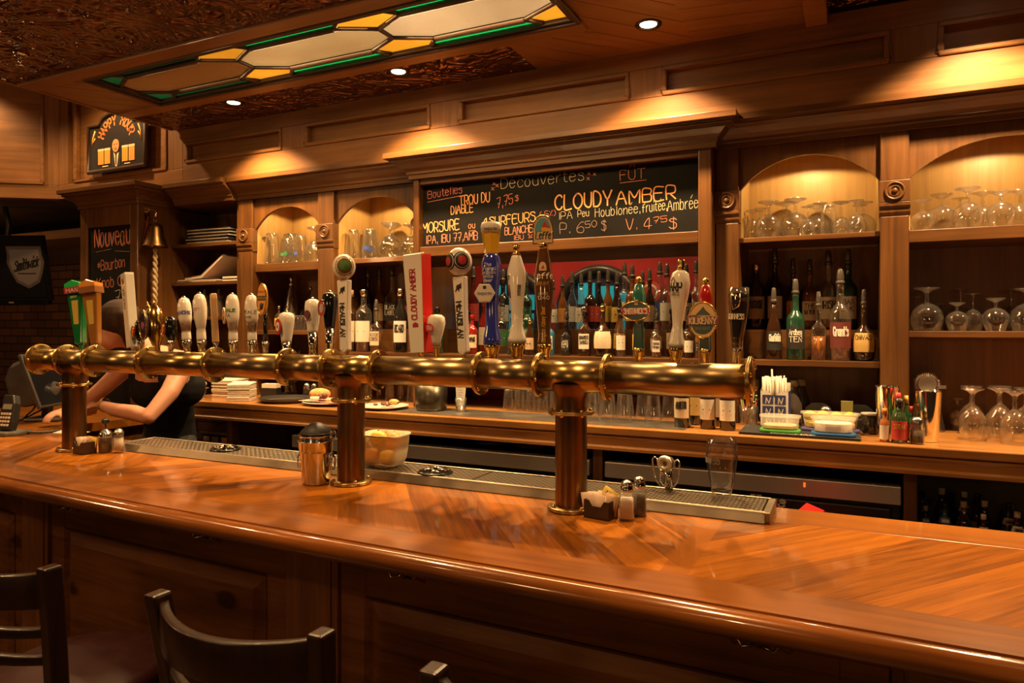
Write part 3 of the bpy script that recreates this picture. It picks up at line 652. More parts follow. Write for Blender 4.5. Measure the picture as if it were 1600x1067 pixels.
# two acrylic handles
for k, (px, pxt, yb, yt, c) in enumerate(((122, 108, 548, 438, 'green'), (146, 130, 548, 437, 'amber'))):
    t, h, s = handle(px, yb, yt, ['faceted green acrylic tap handle with red band near the television', 'faceted amber acrylic tap handle with brown band beside the green one'][k], .35, pxt=pxt)
    col = (.01, .22, .05) if k == 0 else (.42, .17, .03)
    m = P(c + '_acrylic', col, .1, coat=1, emit=None, trans=.35)
    r0, r1 = 8 * s, 13 * s; z0 = .03
    mb = MB().prism([(-r1, h - .05), (r1, h - .05), (r0 * .75, z0), (-r0 * .75, z0)], -r0 * .8, r0 * .8)
    part('acrylic_shaft', mb, m, t, .006)
    part('crown', MB().prism([(-r1, h - .028), (-r1 * 1.02, h - .012), (0, h + .004), (r1 * 1.02, h - .012), (r1, h - .028)], -r1 * .8, r1 * .8), P(c + '_acrylic_top', (.02, .5, .12) if k == 0 else (.75, .3, .05), .08, coat=1), t, .002)
    b = part('name_band', MB().box(-r1 * 1.04, -r1 * .85, h - .055, r1 * 1.04, r1 * .85, h - .027), P('band_' + c, (.3, .03, .02) if k == 0 else (.25, .10, .03), .3), t, .001)
    text(b, 'MAN' if k == 0 else '', .018, plane((0, -r1 * .86, h - .051)), inkw)
    if k == 0: text(t, 'BEER', .008, plane((-.002, -r0 * .98, h - .075)), inkw)
    part('inner_core', MB().prism([(-r0 * .5, h * .38), (r0 * .5, h * .38), (r0 * .7, h * .72), (-r0 * .7, h * .72)], -r0 * .85, -r0 * .8), P('core_' + c, (.55, .38, .08), .2), t)
    ferr(t, .011, .035, m)
# tall white pale ale handle
t, h, s = handle(203, 552, 425, 'tall square white tap handle with red shield beside the first chalkboard', -.35, pxt=187)
part('shaft', MB().prism([(-9.5 * s, .02), (9.5 * s, .02), (12 * s, h - .01), (11 * s, h), (-11 * s, h), (-12 * s, h - .01)], -.018, .018), white, t, .003)
b = badge(t, 'shield', (-.002, -.019, h - .035), .014, .012, P('maroon_shield', (.22, .03, .03), .4), .001)
text(t, 'PALE ALE', .02, lambda x, y: Vector((.008 - y, -.0188, h - .15 + x)), ink, align='l', width=.085)
ferr(t, .01, .03, chrome)
# gold owl-like handle with dark oval
t, h, s = handle(240, 552, 470, 'gold horned tap handle with dark oval medallion', -.25, pxt=232)
part('body', MB().lathe([(0, 0), (.013, 0), (.016, .03), (.03, .07), (.038, h * .5), (.036, h * .7), (.026, h * .86), (.012, h * .92), (0, h * .92)], 24), gold, t)
part('horn', MB().tube([(-.02, 0, h * .82), (-.03, -.01, h * .92), (-.034, -.012, h * 1.02)], [.008, .006, .001], 8), gold, t)
part('horn', MB().tube([(.02, 0, h * .82), (.03, -.01, h * .92), (.032, -.012, h * 1.02)], [.008, .006, .001], 8), gold, t)
b = badge(t, 'medallion', (-.006, -.042, h * .55), 14 * s, 23 * s, P('medallion_dark', (.03, .012, .02), .3), .005, gold)
for k, ch in enumerate('LA FIN DU MONDE'):
    a = math.radians(205 - k * 230 / 14); tx, tz = 10.5 * s * math.cos(a), 18 * s * math.sin(a)
    if ch != ' ': text(b, ch, .0085, plane((-.006 + tx, -.0475, h * .55 + tz), (math.sin(a), 0, -math.cos(a)), (math.cos(a), 0, math.sin(a))), inkw)
part('emblem', MB().ball((-.006, -.047, h * .53), .016, 12, (1, .12, 1)), P('emblem_violet', (.25, .06, .12), .4), b)
# black handles with red ovals
for px, yb, yt, lab in ((215, 552, 498, 'small black tap handle half hidden by the gold horned one'), (262, 552, 494, 'small black tap handle with red oval beside the first white porcelain one')):
    t, h, s = handle(px, yb, yt, lab, -.3, metal=chrome)
    part('grip', MB().lathe([(0, .045), (.012, .045), (.019, .06), (.024, .1), (.023, h - .02), (.016, h - .004), (0, h)], 20), blackg, t)
    b = badge(t, 'badge', (-.008, -.026, h * .62), .015, .022, inkr, .003, gold); badge(b, 'badge_center', (-.008, -.0295, h * .62), .008, .013, P('orange_print', (.6, .2, .04), .5), .0006)
    ferr(t, .014, .05, chrome)
# white porcelain bottle-shaped handles
def porcelain(px, yb, yt, lab, rz=0, pxt=None, wr=10.5):
    t, h, s = handle(px, yb, yt, lab, rz, pxt=pxt, metal=chrome)
    R = wr * s
    part('grip', MB().lathe([(0, .05), (R * .62, .05), (R * .68, .06), (R * .66, .08), (R * .6, .1), (R * .66, h * .42), (R * .92, h * .6), (R, h * .74), (R * .93, h * .86), (R * .7, h * .945), (R * .35, h * .975), (0, h * .975)], 28), white, t)
    part('finial', MB().ball((0, 0, h * .975), R * .34, 14, (1, 1, .8)), chrome, t)
    ferr(t, R * .68, .052, chrome)
    return t, h, R
t, h, R = porcelain(288, 552, 462, 'white porcelain tap handle with blue banner, first in the row', .5, 279); text(t, 'BLANCHE', .012, cylmap(R * 1.015, h * .68, a0=-.3), inkb, wd=.004)
t, h, R = porcelain(311, 552, 456, 'white porcelain tap handle with red lettering, second in the row', -.6, 304); text(t, 'Rousse', .014, cylmap(R * 1.015, h * .7), inkr); text(t, 'ALE', .009, cylmap(R * 1.0, h * .63), ink)
t, h, s = handle(333, 552, 458, 'flat natural wood tap handle between white porcelain ones', -.55, pxt=326)
part('paddle', MB().prism([(-.017, .045), (.017, .045), (.015, .1), (.019, h - .02), (.014, h), (-.014, h), (-.019, h - .02), (-.015, .1)], -.011, .011), wood('pale_wood', (.36, .2, .08), (.55, .35, .16), 'Z', .5), t, .004)
ferr(t, .01, .046, chrome)
b = badge(t, 'round_badge', (.03, .03, h * .62), .024, .032, P('badge_cream', (.62, .42, .25), .4), .003); text(b, 'BLONDE', .008, plane((.03, .0265, h * .66)), inkr)
part('badge_emblem', MB().ball((.03, .027, h * .58), .008, 8, (1, .2, 1.5)), ink, b)
t, h, R = porcelain(360, 552, 457, 'white porcelain tap handle with green banner above three letters', .05, 357); text(t, 'BOREALE', .011, cylmap(R * 1.02, h * .69, a0=-.35), inkg, wd=.0035); text(t, 'IPA', .014, cylmap(R * 1.0, h * .6, a0=-.2), ink)
t, h, R = porcelain(390, 552, 458, 'white porcelain tap handle with black lettering beside the orange oval', -.1, 387); text(t, 'BOREALE', .012, cylmap(R * 1.015, h * .67), ink); text(t, 'Blonde', .009, cylmap(R * 1.0, h * .6), ink)
# orange oval badge on slim stem
t, h, s = handle(410, 552, 443, 'orange oval tap badge with black band on a slim dark stem', -.2)
part('stem', MB().cyl((0, 0, .03), .008, h - .1), blackg, t)
b = badge(t, 'oval_badge', (0, -.012, h - .058), .029, .058, P('badge_orange', (.70, .30, .03), .35), .005, gold)
part('band', MB().box(-.029, -.0182, h - .062, .029, -.0172, h - .046), ink, b); text(b, 'MCAUSLAN', .008, plane((0, -.019, h - .058)), inky, width=.048); text(b, 'APRICOT', .007, plane((0, -.0178, h - .034)), ink)
part('emblem', MB().ball((0, -.017, h - .085), .012, 10, (1, .1, 1.1)).tube([(-.012, -.0175, h - .1), (.014, -.0175, h - .075)], .002, 6), ink, b)
ferr(t, .013, .05, chrome)
# short white with red round badge; white stein; black one
def stubby(px, yb, yt, lab, m, wr, rz, chromeh=.06):
    t, h, s = handle(px, yb, yt, lab, rz, metal=chrome); R = wr * s
    part('grip', MB().lathe([(0, chromeh - .004), (R * .62, chromeh - .004), (R * .66, chromeh + .01), (R * .95, h * .74), (R, h * .85), (R * .88, h * .95), (R * .4, h * .99), (0, h * .99)], 28), m, t)
    part('finial', MB().ball((0, 0, h * .99), R * .24, 12), chrome, t)
    part('sleeve', MB().lathe([(0, .0008), (R * .5, .0008), (R * .42, chromeh * .3), (R * .5, chromeh * .45), (R * .56, chromeh * .55), (R * .5, chromeh * .6), (R * .64, chromeh), (0, chromeh)], 24), chrome, t)
    return t, h, R
t, h, R = stubby(443, 552, 487, 'short white tap handle with red round badge', white, 12.5, -.4, .05)
b = badge(t, 'round_badge', (-.008, -R * .97, h * .66), .025, .03, inkr, .002); badge(b, 'badge_center', (-.008, -R * .97 - .0025, h * .66), .014, .017, inkw, .0006); part('emblem', MB().ball((-.008, -R * .97 - .003, h * .66), .008, 8, (.6, .1, 1)), ink, b)
t, h, R = stubby(484, 552, 466, 'white tapered tap handle with chrome sleeve and dark emblem', white, 12.5, -.05, .085)
b = badge(t, 'emblem', (0, -R * .93, h * .72), .013, .016, P('maroon_print', (.12, .02, .03), .5), .0025); text(b, 'CREAM', .01, plane((0, -R * .93, h * .6)), P('maroon_text', (.2, .03, .04), .5), width=.04)
t, h, R = stubby(511, 552, 455, 'black tapered tap handle with red oval behind the first paddle', blackg, 12.5, -.35, .1)
b = badge(t, 'oval_badge', (-.008, -R * .95, h * .74), .022, .03, inkr, .002, chrome); badge(b, 'badge_center', (-.008, -R * .95 - .0025, h * .74), .012, .016, P('grey_print', (.4, .36, .33), .5), .0006)
# two white paddles with round heads
def paddle(px, yb, yt, lab, rz, rh, headw, mcol, pxt, angs):
    t, h, s = handle(px, yb, yt, lab, rz, pxt=pxt); R = rh * s; zt = h - 2 * R - .004
    w0, w1 = 9 * s, 12 * s
    part('paddle', MB().prism([(-w0, .025), (w0 * .2, .012), (w0, .025), (w0 * .95, zt * .3), (w0 * 1.05, zt * .6), (w1, zt), (-w1, zt), (-w0 * 1.05, zt * .6), (-w0 * .95, zt * .3)], -.012, .012), white, t, .005)
    hd = part('round_head', MB().ball((0, 0, h - R), R, 28, (.95, .95, 1.05)), white, t)
    for a, rr in angs:
        M = Matrix.Rotation(a, 4, 'Z')
        y = -R * .85 + .001
        for q, (ra, m) in enumerate(((rr, mcol), (rr * .86, inky if mcol is not ink else inkw), (rr * .8, mcol), (rr * .5, P('leaf_print', (.08, .22, .04), .5) if mcol is not ink else inkr))):
            pts = [(ra * R * math.cos(2 * math.pi * k / 28), ra * R * 1.05 * math.sin(2 * math.pi * k / 28)) for k in range(28)]
            f = lambda x, z: M @ Vector((x, -.95 * R * math.sqrt(max(.02, 1 - (x / R / .95) ** 2 - (z / R / 1.05) ** 2)) - .0006 * (q + 1), z)) + Vector((0, 0, h - R))
            mb = MB(); vs = [f(0, 0)] + [f(x * .5, z * .5) for x, z in pts] + [f(x, z) for x, z in pts]; n = 28
            mb.add(vs, [(0, 1 + k, 1 + (k + 1) % n) for k in range(n)] + [(1 + k, 1 + n + k, 1 + n + (k + 1) % n, 1 + (k + 1) % n) for k in range(n)], True)
            part('roundel', mb, m, hd)
    text(t, 'McAUSLAN', .022, lambda x, y: Vector((-.011 + y, -.0128, zt * .48 - x)), ink, wd=.0048, width=.115 if h > .25 else .1)
    part('rampant_lion', MB().ball((0, -.0125, zt - .035), .009, 8, (1, .1, 1)).tube([(-.011, -.0128, zt - .048), (-.003, -.0128, zt - .036), (.004, -.0128, zt - .047)], .0022, 6).tube([(.004, -.0128, zt - .03), (.012, -.0128, zt - .024), (.011, -.0128, zt - .04)], .0022, 6), ink, t)
    ferr(t, .012, .03, gold)
paddle(536, 552, 397, 'white paddle tap handle with green roundel on its round head', -.12, 19, 0, P('olive_print', (.10, .09, .03), .5), 532, ((.85, .75),))
paddle(722, 560, 386, 'white paddle tap handle with two dark roundels on its round head', -.2, 21.5, 0, ink, 711, ((-.28, .6), (.95, .62)))
# tall white and red block handle
t, h, s = handle(655, 558, 394, 'tall white block tap handle with red side and vertical lettering', -.05, pxt=644)
wa, wb = 13 * s, 18 * s
part('white_face', MB().add([(-wa, -.024, .02), (wa, -.024, .02), (wb, -.024, h - .006), (-wb, -.024, h - .006), (-wa, -.006, .02), (wa, -.006, .02), (wb, -.006, h), (-wb, -.006, h)], [(0, 1, 2, 3), (7, 6, 5, 4), (0, 4, 5, 1), (2, 6, 7, 3), (0, 3, 7, 4), (1, 5, 6, 2)]), white, t, .002)
part('red_body', MB().add([(-wa, -.006, .02), (wa + .0006, -.0235, .02), (wb + .0006, -.0235, h - .008), (-wb, -.006, h), (-wa, .03, .02), (wa + .0006, .03, .02), (wb + .0006, .03, h - .004), (-wb, .03, h - .002)], [(0, 1, 2, 3), (7, 6, 5, 4), (0, 4, 5, 1), (2, 6, 7, 3), (0, 3, 7, 4), (1, 5, 6, 2)]), red, t)
text(t, 'CLOUDY AMBER', .021, lambda x, y: Vector((.008 - y, -.0246, h * .37 + x)), P('crimson_print', (.35, .02, .03), .5), align='l', wd=.0046, width=h * .47)
part('small_shield', MB().prism([(-.011, h * .3), (.011, h * .3), (.011, h * .33), (0, h * .345), (-.011, h * .33)], -.0252, -.0242), P('crimson_print', (.35, .02, .03), .5), t)
ferr(t, .012, .026, gold)
# round white knob handle
t, h, s = handle(678, 557, 491, 'short rounded white tap handle with small red label', -.3, metal=gold); R = 14.5 * s
part('grip', MB().lathe([(0, .042), (R * .4, .042), (R * .5, .06), (R * .8, h * .62), (R, h * .8), (R * .92, h * .93), (R * .6, h * .99), (0, h)], 28), white, t)
ferr(t, .012, .046, gold); b = part('label_plate', MB().prism([(-.017, h * .62), (.017, h * .62), (.019, h * .74), (.008, h * .78), (0, h * .81), (-.008, h * .78), (-.019, h * .74)], -R * .99, -R * .94), inkr, t); text(b, 'STELLA', .007, plane((0, -R * .995, h * .7)), inkw, width=.026); text(b, 'ARTOIS', .006, plane((0, -R * .995, h * .655)), inkw, width=.022)
# beer-glass topped blue handle
t, h, s = handle(766, 562, 346, 'blue tap handle topped by a glass of golden beer', .42, pxt=763); R = 15 * s; zb = h - 50 * s
part('beer_glass', MB().lathe([(0, zb), (R * .66, zb), (R * .72, zb + .004), (R * .95, h - 22 * s), (R * .98, h - 16 * s), (0, h - 16 * s)], 8, smooth=False), P('golden_beer', (.78, .45, .03), .15, coat=1), t)
part('foam', MB().lathe([(0, h - 17 * s), (R * 1.02, h - 17 * s), (R * 1.08, h - 6 * s), (R * .95, h - 1 * s), (0, h)], 24), P('foam_cream', (.82, .78, .66), .5), t)
text(t, 'Hoegaarden', .009, cylmap(R * 1.06, h - 14 * s), ink, width=.045)
blue = P('cobalt_glaze', (.03, .04, .30), .1, coat=1)
part('blue_body', MB().lathe([(0, .05), (R * .9, .05), (R * .95, .055), (R * .92, .075), (R * .72, .1), (R * .66, .16), (R * .78, zb - .11), (R * 1.02, zb - .05), (R * 1.02, zb - .03), (R * .8, zb - .006), (R * .68, zb), (0, zb)], 28), blue, t)
for k, wtxt in enumerate(('The', 'Original', 'Belgian', 'White', 'Beer')): text(t, wtxt, .0095, cylmap(R * 1.04, zb - .04 - k * .0125, a0=-.35), inkw)
hx = [(.033 * math.cos(math.pi / 3 * k), .033 * math.sin(math.pi / 3 * k)) for k in range(6)]
b = part('hexagon_plate', MB().prism([(x - .02, z + zb - .125) for x, z in hx], -R * 1.05, -R * .8), P('plate_silver', (.62, .6, .56), .3), t, .002)
part('plate_center', MB().prism([(x * .86 - .02, z * .86 + zb - .125) for x, z in hx], -R * 1.05 - .001, -R * 1.05), P('plate_cream', (.68, .6, .48), .5), b); text(b, 'Hoegaarden', .009, plane((-.02, -R * 1.05 - .002, zb - .13)), inkb, width=.045); part('plate_emblem', MB().box(-.025, -R * 1.05 - .002, zb - .112, -.015, -R * 1.05 - .001, zb - .102), ink, b)
ferr(t, R * .85, .054, gold)
# white vase handle with brass finial
t, h, s = handle(805, 562, 381, 'white vase-shaped porcelain tap handle with brass finial', -.1, pxt=803); R = 15 * s
part('vase', MB().lathe([(0, .055), (R * .95, .055), (R * .97, .07), (R * .8, .085), (R * .62, .11), (R * .62, h * .42), (R * .78, h * .55), (R, h * .72), (R * .95, h * .78), (R * .5, h * .9), (R * .42, h * .915), (0, h * .915)], 32), white, t)
part('finial', MB().lathe([(0, h * .905), (R * .5, h * .905), (R * .42, h * .925), (R * .2, h * .94), (R * .22, h * .95), (R * .36, h * .965), (R * .36, h), (0, h * 1.003)], 20), gold, t)
part('painted_scene', MB().lathe([(R * .635, h * .47), (R * .795, h * .555), (R * .93, h * .65)], 10, (0, 0, 0), arc=(-2.75, -1.9)), P('painted_brown', (.22, .1, .04), .35, noise=.8, nscale=60), t)
part('painted_scene', MB().lathe([(R * .795, h * .555), (R * .93, h * .65)], 6, (0, 0, 0), arc=(-.95, -.5)), P('painted_grey', (.2, .18, .15), .35, noise=.8, nscale=60), t)
text(t, 'BLANCHE', .011, cylmap(R * 1.0, h * .7, a0=-.75), ink, width=.03); text(t, 'DE', .01, cylmap(R * .99, h * .665, a0=-.75), ink)
ferr(t, R * .85, .06, gold)
# brown handle with gothic plaque
t, h, s = handle(848, 560, 336, 'brown tapered tap handle crowned by a pointed arch plaque', .3, pxt=845); R = 15 * s; zp = h - 46 * s
brown = P('brown_glaze', (.10, .042, .018), .12, coat=1)
part('body', MB().lathe([(0, .05), (R * .72, .05), (R * .72, .06), (R * .62, .08), (R * .78, .14), (R * 1.0, zp * .62), (R * .92, zp * .76), (R * .5, zp - .012), (R * .42, zp - .004), (0, zp)], 28), brown, t)
part('neck_ring', MB().lathe([(0, zp - .012), (R * .52, zp - .012), (R * .42, zp + .004), (R * .3, zp + .01), (0, zp + .01)], 20), gold, t)
def arch(wd, z0, zs, zt, n=8):
    pts = [(-wd, z0), (wd, z0), (wd, zs)]
    for k in range(1, n): f = k / n; pts.append((wd * (1 - f ** 1.7), zs + (zt - zs) * math.sin(f * math.pi / 2)))
    pts.append((0, zt)); pts += [(-x, z) for x, z in pts[-2:2:-1]]; pts.append((-wd, zs)); return pts
wd = 15.5 * s
pl = part('plaque', MB().prism(arch(wd, zp + .004, h - 22 * s, h), -.007, .007), P('plaque_cream', (.66, .48, .28), .3), t, .0015)
part('plaque_rim', MB().tube([(x, -.007, z) for x, z in arch(wd, zp + .004, h - 22 * s, h)], .0026, 6, True), gold, pl)
part('stained_picture', MB().prism(arch(wd * .8, zp + 21 * s, h - 21 * s, h - 4 * s), -.0082, -.0072), P('picture_teal', (.10, .30, .34), .4), pl)
part('picture_roof', MB().prism([(-.002, h - 17 * s), (.006, h - 8 * s), (.014, h - 17 * s), (.023, h - 17 * s), (.023, h - 19 * s), (-.004, h - 19 * s)], -.009, -.008), inkr, pl)
part('picture_tower', MB().box(-.004, -.009, zp + 21 * s, .012, -.0081, h - 18 * s).box(.012, -.009, zp + 21 * s, .023, -.0081, h - 20 * s), P('picture_yellow', (.7, .36, .04), .4), pl)
text(pl, 'Leffe', .022, plane((0, -.0078, zp + .018)), ink, wd=.0032, width=.045, slope=.12)
text(t, 'Leffe', .017, cylmap(R * 1.0, zp * .71), inkw, wd=.0028); text(t, 'BRUNE', .009, cylmap(R * 1.01, zp * .655), inky); text(t, 'ANNO', .007, cylmap(R * 1.0, zp * .57), inkw); text(t, '1240', .011, cylmap(R * .98, zp * .53), inkw)
text(t, 'Belgian Abbey Beer', .011, lambda x, y: Vector((.005 - y, -R * (.79 + .3 * (x / (zp * .36) if x < zp * .36 else 1) * .55), zp * .17 + x)), inky, align='l', wd=.002, width=zp * .3)
b = part('abbey_emblem', MB().prism(arch(.011, zp * .775, zp * .81, zp * .85), -R * .93, -R * .8), P('plaque_cream', (.66, .48, .28), .3), t); part('emblem_roof', MB().prism([(-.006, zp * .79), (.006, zp * .79), (.002, zp * .825)], -R * .935, -R * .93), inkr, b)
ferr(t, R * .75, .054, gold)
# green handle with oval red badge
def badged(px, yb, yt, lab, c, cname, bc, brx, brz, rz=-.1, shaft=True):
    t, h, s = handle(px, yb, yt, lab, rz); R = 11 * s
    part('grip', MB().lathe([(0, h * .45), (R * .6, h * .45), (R, h * .62), (R * .95, h * .78), (R * .6, h * .89), (R * .35, h * .9), (0, h * .9)], 24), P(cname, c, .12, coat=1), t)
    part('ball_finial', MB().ball((0, 0, h * .945), R * .48, 14).cyl((0, 0, h * .88), R * .45, h * .02), gold, t)
    part('shaft', MB().prism([(-R * .8, .04), (R * .8, .04), (R * .62, h * .5), (-R * .62, h * .5)], -.008, .008), P('bottle_green', (.012, .05, .028), .2, coat=.6), t, .003)
    ferr(t, R * .75, .045, gold)
    return t, h, s
t, h, s = badged(996, 566, 429, 'green tap handle with gold ball and oval red badge', (.03, .16, .12), 'teal_glaze', None, 0, 0)
zc_ = h - 57 * s; b = badge(t, 'oval_badge', (-.002, -.016, zc_), 23 * s, 14.5 * s, P('badge_green', (.012, .05, .025), .3), .005, gold)
part('red_band', MB().prism([(-22.5 * s - .002, zc_ - 6 * s), (22.5 * s - .002, zc_ - 5 * s), (22.5 * s - .002, zc_ + 5.5 * s), (-22.5 * s - .002, zc_ + 4.5 * s)], -.0225, -.0212), inkr, b); text(b, "SMITHWICK'S", .015, plane((-.002, -.0232, zc_ - .0075)), inkw, width=38 * s, wd=.0026)
part('castle_mark', MB().box(-.005, -11 * s - .001, h * .66, .005, -10.5 * s, h * .72), P('mark_tan', (.5, .4, .22), .4), t)
# white curved lager handle with brass cap
t, h, s = handle(1053, 565, 405, 'white curved porcelain tap handle with brass cap and black lettering', -.35, pxt=1063); R = 16 * s
part('grip', MB().lathe([(0, .048), (R * .72, .048), (R * .74, .06), (R * .6, .085), (R * .48, .11), (R * .62, h * .5), (R * .92, h * .68), (R, h * .78), (R * .8, h * .87), (R * .4, h * .9), (0, h * .9)], 32), white, t)
part('brass_cap', MB().lathe([(0, h * .89), (R * .45, h * .89), (R * .36, h * .915), (R * .3, h * .93), (R * .34, h * .94), (R * .3, h * .955), (R * .34, h * .965), (R * .34, h), (0, h)], 20), gold, t)
text(t, 'HARP', .023, cylmap(R * 1.0, h * .7, a0=-.15), ink, wd=.0042, width=.05); text(t, 'LAGER', .008, cylmap(R * .98, h * .655, a0=-.15), ink); part('harp_mark', MB().tube([(-.01, -R * 1.0, h * .79), (-.004, -R * 1.0, h * .83), (.002, -R * .98, h * .78)], .0016, 6), P('mark_brown', (.2, .1, .05), .4), t)
ferr(t, R * .7, .052, gold)
# red handle with kilkenny style badge
t, h, s = badged(1101, 566, 431, 'red tap handle with gold ball and round cream badge', (.42, .015, .01), 'scarlet_glaze', None, 0, 0)
zc_ = h - 69 * s; b = badge(t, 'round_badge', (-.002, -.018, zc_), 22 * s, 28 * s, P('badge_cream2', (.68, .42, .16), .35), .006, gold)
badge(b, 'badge_field', (-.002, -.0242, zc_ - 9 * s), 16 * s, 13 * s, P('badge_green', (.012, .05, .025), .3), .0008)
part('ribbon', MB().prism([(-26 * s, zc_ - 8 * s), (0, zc_ - 6 * s), (25 * s, zc_ - 8 * s), (25 * s, zc_ + 5 * s), (13 * s, zc_ + 6 * s), (0, zc_ + 5 * s), (-13 * s, zc_ + 8 * s), (-26 * s, zc_ + 7 * s)], -.0285, -.0252), P('ribbon_maroon', (.16, .02, .012), .3), b, .001); text(b, 'KILKENNY', .016, plane((0, -.0292, zc_ - .010)), P('cream_print', (.75, .6, .32), .5), width=42 * s, wd=.003); text(b, 'DRAUGHT', .007, plane((-.002, -.0258, zc_ - 15 * s)), P('dim_print', (.3, .22, .12), .5), width=24 * s)
part('hill_mark', MB().prism([(-12 * s, zc_ + 8 * s), (-4 * s, zc_ + 16 * s), (0, zc_ + 21 * s), (4 * s, zc_ + 15 * s), (12 * s, zc_ + 8 * s)], -.0252, -.0242), P('badge_green', (.012, .05, .025), .3), b)
# stout glass handle
t, h, s = handle(1149, 568, 449, 'dark stout-glass tap handle with gold harp near the pipe end', -.1, pxt=1153); R = 16 * s
part('glass_shell', MB().lathe([(0, .045), (R * .5, .045), (R * .52, .07), (R * .72, h * .45), (R * .98, h * .78), (R, h * .92), (R * .97, h), (R * .9, h), (R * .92, h * .9), (R * .9, h * .78), (0, h * .78)], 28), glass('smoky_glass', (.75, .72, .68), .6, .1, .03), t)
part('stout', MB().lathe([(0, .05), (R * .45, .05), (R * .66, h * .45), (R * .9, h * .76), (R * .92, h * .93), (0, h * .93)], 28), P('stout_black', (.035, .025, .02), .15, coat=1), t)
text(t, 'GUINNESS', .013, cylmap(R * 1.0, h * .6, a0=0), inkw, width=.046, wd=.0024)
part('harp', MB().tube([(-.012, -R * 1.02, h * .9), (-.011, -R * 1.0, h * .82), (-.006, -R * .99, h * .72), (.008, -R * .98, h * .76), (.012, -R * .98, h * .86), (.004, -R * 1.01, h * .89), (-.012, -R * 1.02, h * .9)], .0022, 6), gold, t)
part('ferrule', MB().lathe([(0, .0008), (R * .34, .0008), (R * .38, .01), (R * .42, .014), (R * .42, .04), (R * .5, .048), (0, .048)], 20), chrome, t)
# ================================================================== the back bar
YF, YBK = 3.30, 3.64
Z = lambda dz: H + dz
def X(px, Y=YF): return atY(px, 500, Y).x
def crown(name, x0, x1, y, z0, z1, out, parent, ends=(0, 0)):
    """stepped crown moulding with returns; y is the face it grows from"""
    h = z1 - z0
    prof = [(0, 0), (.012, 0), (.012, .18), (.02, .2), (.02, .3), (.034, .42), (.06, .58), (out * .8, .66), (out * .8, .74), (out, .78), (out, 1), (0, 1)]
    path = [(x0, y), (x1, y)]
    if ends[0]: path = [(x0, y + ends[0])] + path
    if ends[1]: path = path + [(x1, y + ends[1])]
    # mitred corners
    n = len(path); mb = MB(); vs = []; m = len(prof)
    for i, p in enumerate(path):
        p = Vector(p); ns = []
        if i: d = (p - Vector(path[i - 1])).normalized(); ns.append(Vector((d.y, -d.x)))
        if i < n - 1: d = (Vector(path[i + 1]) - p).normalized(); ns.append(Vector((d.y, -d.x)))
        nr = ns[0] if len(ns) == 1 else (ns[0] + ns[1])
        for o, f in prof: vs.append((p.x + nr.x * o, p.y + nr.y * o, z0 + f * h))
    mb.add(vs, [(i * m + k, i * m + (k + 1) % m, (i + 1) * m + (k + 1) % m, (i + 1) * m + k) for i in range(n - 1) for k in range(m)])
    mb.add([*vs[:m], *vs[-m:]], [tuple(range(m))[::-1], tuple(range(m, 2 * m))])
    return part(name, mb, wx, parent, .002)
def pilaster(x0, x1, zr, parent, y=YF, z0=ZB, z1=None, rosette=True):
    z1 = z1 or Z(.81); c = (x0 + x1) / 2; w_ = (x1 - x0)
    p = part('pilaster', MB().box(x0, y - .02, z0, x1, YBK, zr - .1).box(x0, y - .02, zr + .045, x1, YBK, z1), wz, parent, .004)
    part('rosette_block', MB().box(x0 - .004, y - .034, zr - .045, x1 + .004, YBK, zr + .045), wz, p, .003)
    part('rosette', MB().lathe([(.038, 0), (.038, .004), (.034, .009), (.03, .004), (.024, .002), (.02, .008), (.015, .003), (.012, .002), (.010, .010), (.006, .013), (0, .013)], 28).xf(Matrix.Translation((c, y - .034, zr)) @ Matrix.Rotation(math.pi / 2, 4, 'X')), wz, p)
    part('block_moulding', MB().prism([(y - .02, zr - .1), (y - .026, zr - .085), (y - .026, zr - .07), (y - .034, zr - .06), (y - .034, zr - .045), (YBK, zr - .045), (YBK, zr - .1)], x0 - .004, x1 + .004, 'YZ'), wz, p, .0015)
    return p
def arch_panel(x0, x1, parent, zt=.81, zs=.607, zc=.748, y=YF):
    w_ = (x1 - x0) / 2; r = zc - zs; R = (w_ * w_ + r * r) / (2 * r); c = (x0 + x1) / 2; a0 = math.asin(w_ / R); pts = [(x1, Z(zt)), (x0, Z(zt)), (x0, Z(zs))]
    n = 24
    pts += [(c + R * math.sin(-a0 + 2 * a0 * k / n), Z(zc) - R + R * math.cos(-a0 + 2 * a0 * k / n)) for k in range(1, n)] + [(x1, Z(zs))]
    return part('arch_panel', MB().prism(pts, y, y + .02), wz, parent)
puck_lens = P('puck_lens', (1, .9, .6), .3, emit=(1, .8, .42), estr=10)
def bay_light(x, parent, e=15):
    p = part('puck_light', MB().lathe([(.032, 0), (.032, -.012), (.026, -.016), (0, -.016)], 20, (x, YF + .10, Z(.815))), blacks, parent); part('puck_lens', MB().cyl((x, YF + .10, Z(.815) - .0175), .022, .002), puck_lens, p)
    spot('bay_lamp', (x, YF + .10, Z(.795)), e, 158, .12, (1, .66, .30), .02)
def bay(x0, x1, parent, shelves, lit=True, top=.82):
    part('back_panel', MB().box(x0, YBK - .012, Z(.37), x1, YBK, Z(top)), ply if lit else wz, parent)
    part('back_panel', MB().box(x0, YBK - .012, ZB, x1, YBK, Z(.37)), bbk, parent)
    if lit:
        part('side_lining', MB().box(x0, YF + .02, Z(.40), x0 + .006, YBK - .012, Z(.82)), ply, parent); part('side_lining', MB().box(x1 - .006, YF + .02, Z(.40), x1, YBK - .012, Z(.82)), ply, parent)
        part('bay_ceiling', MB().box(x0, YF + .02, Z(.82), x1, YBK, Z(.835)), ply, parent)
        bay_light((x0 + x1) / 2, parent)
    for zt, th in shelves: part('shelf', MB().box(x0, YF + .004, Z(zt) - th, x1, YBK - .012, Z(zt)), wx, parent, .002)

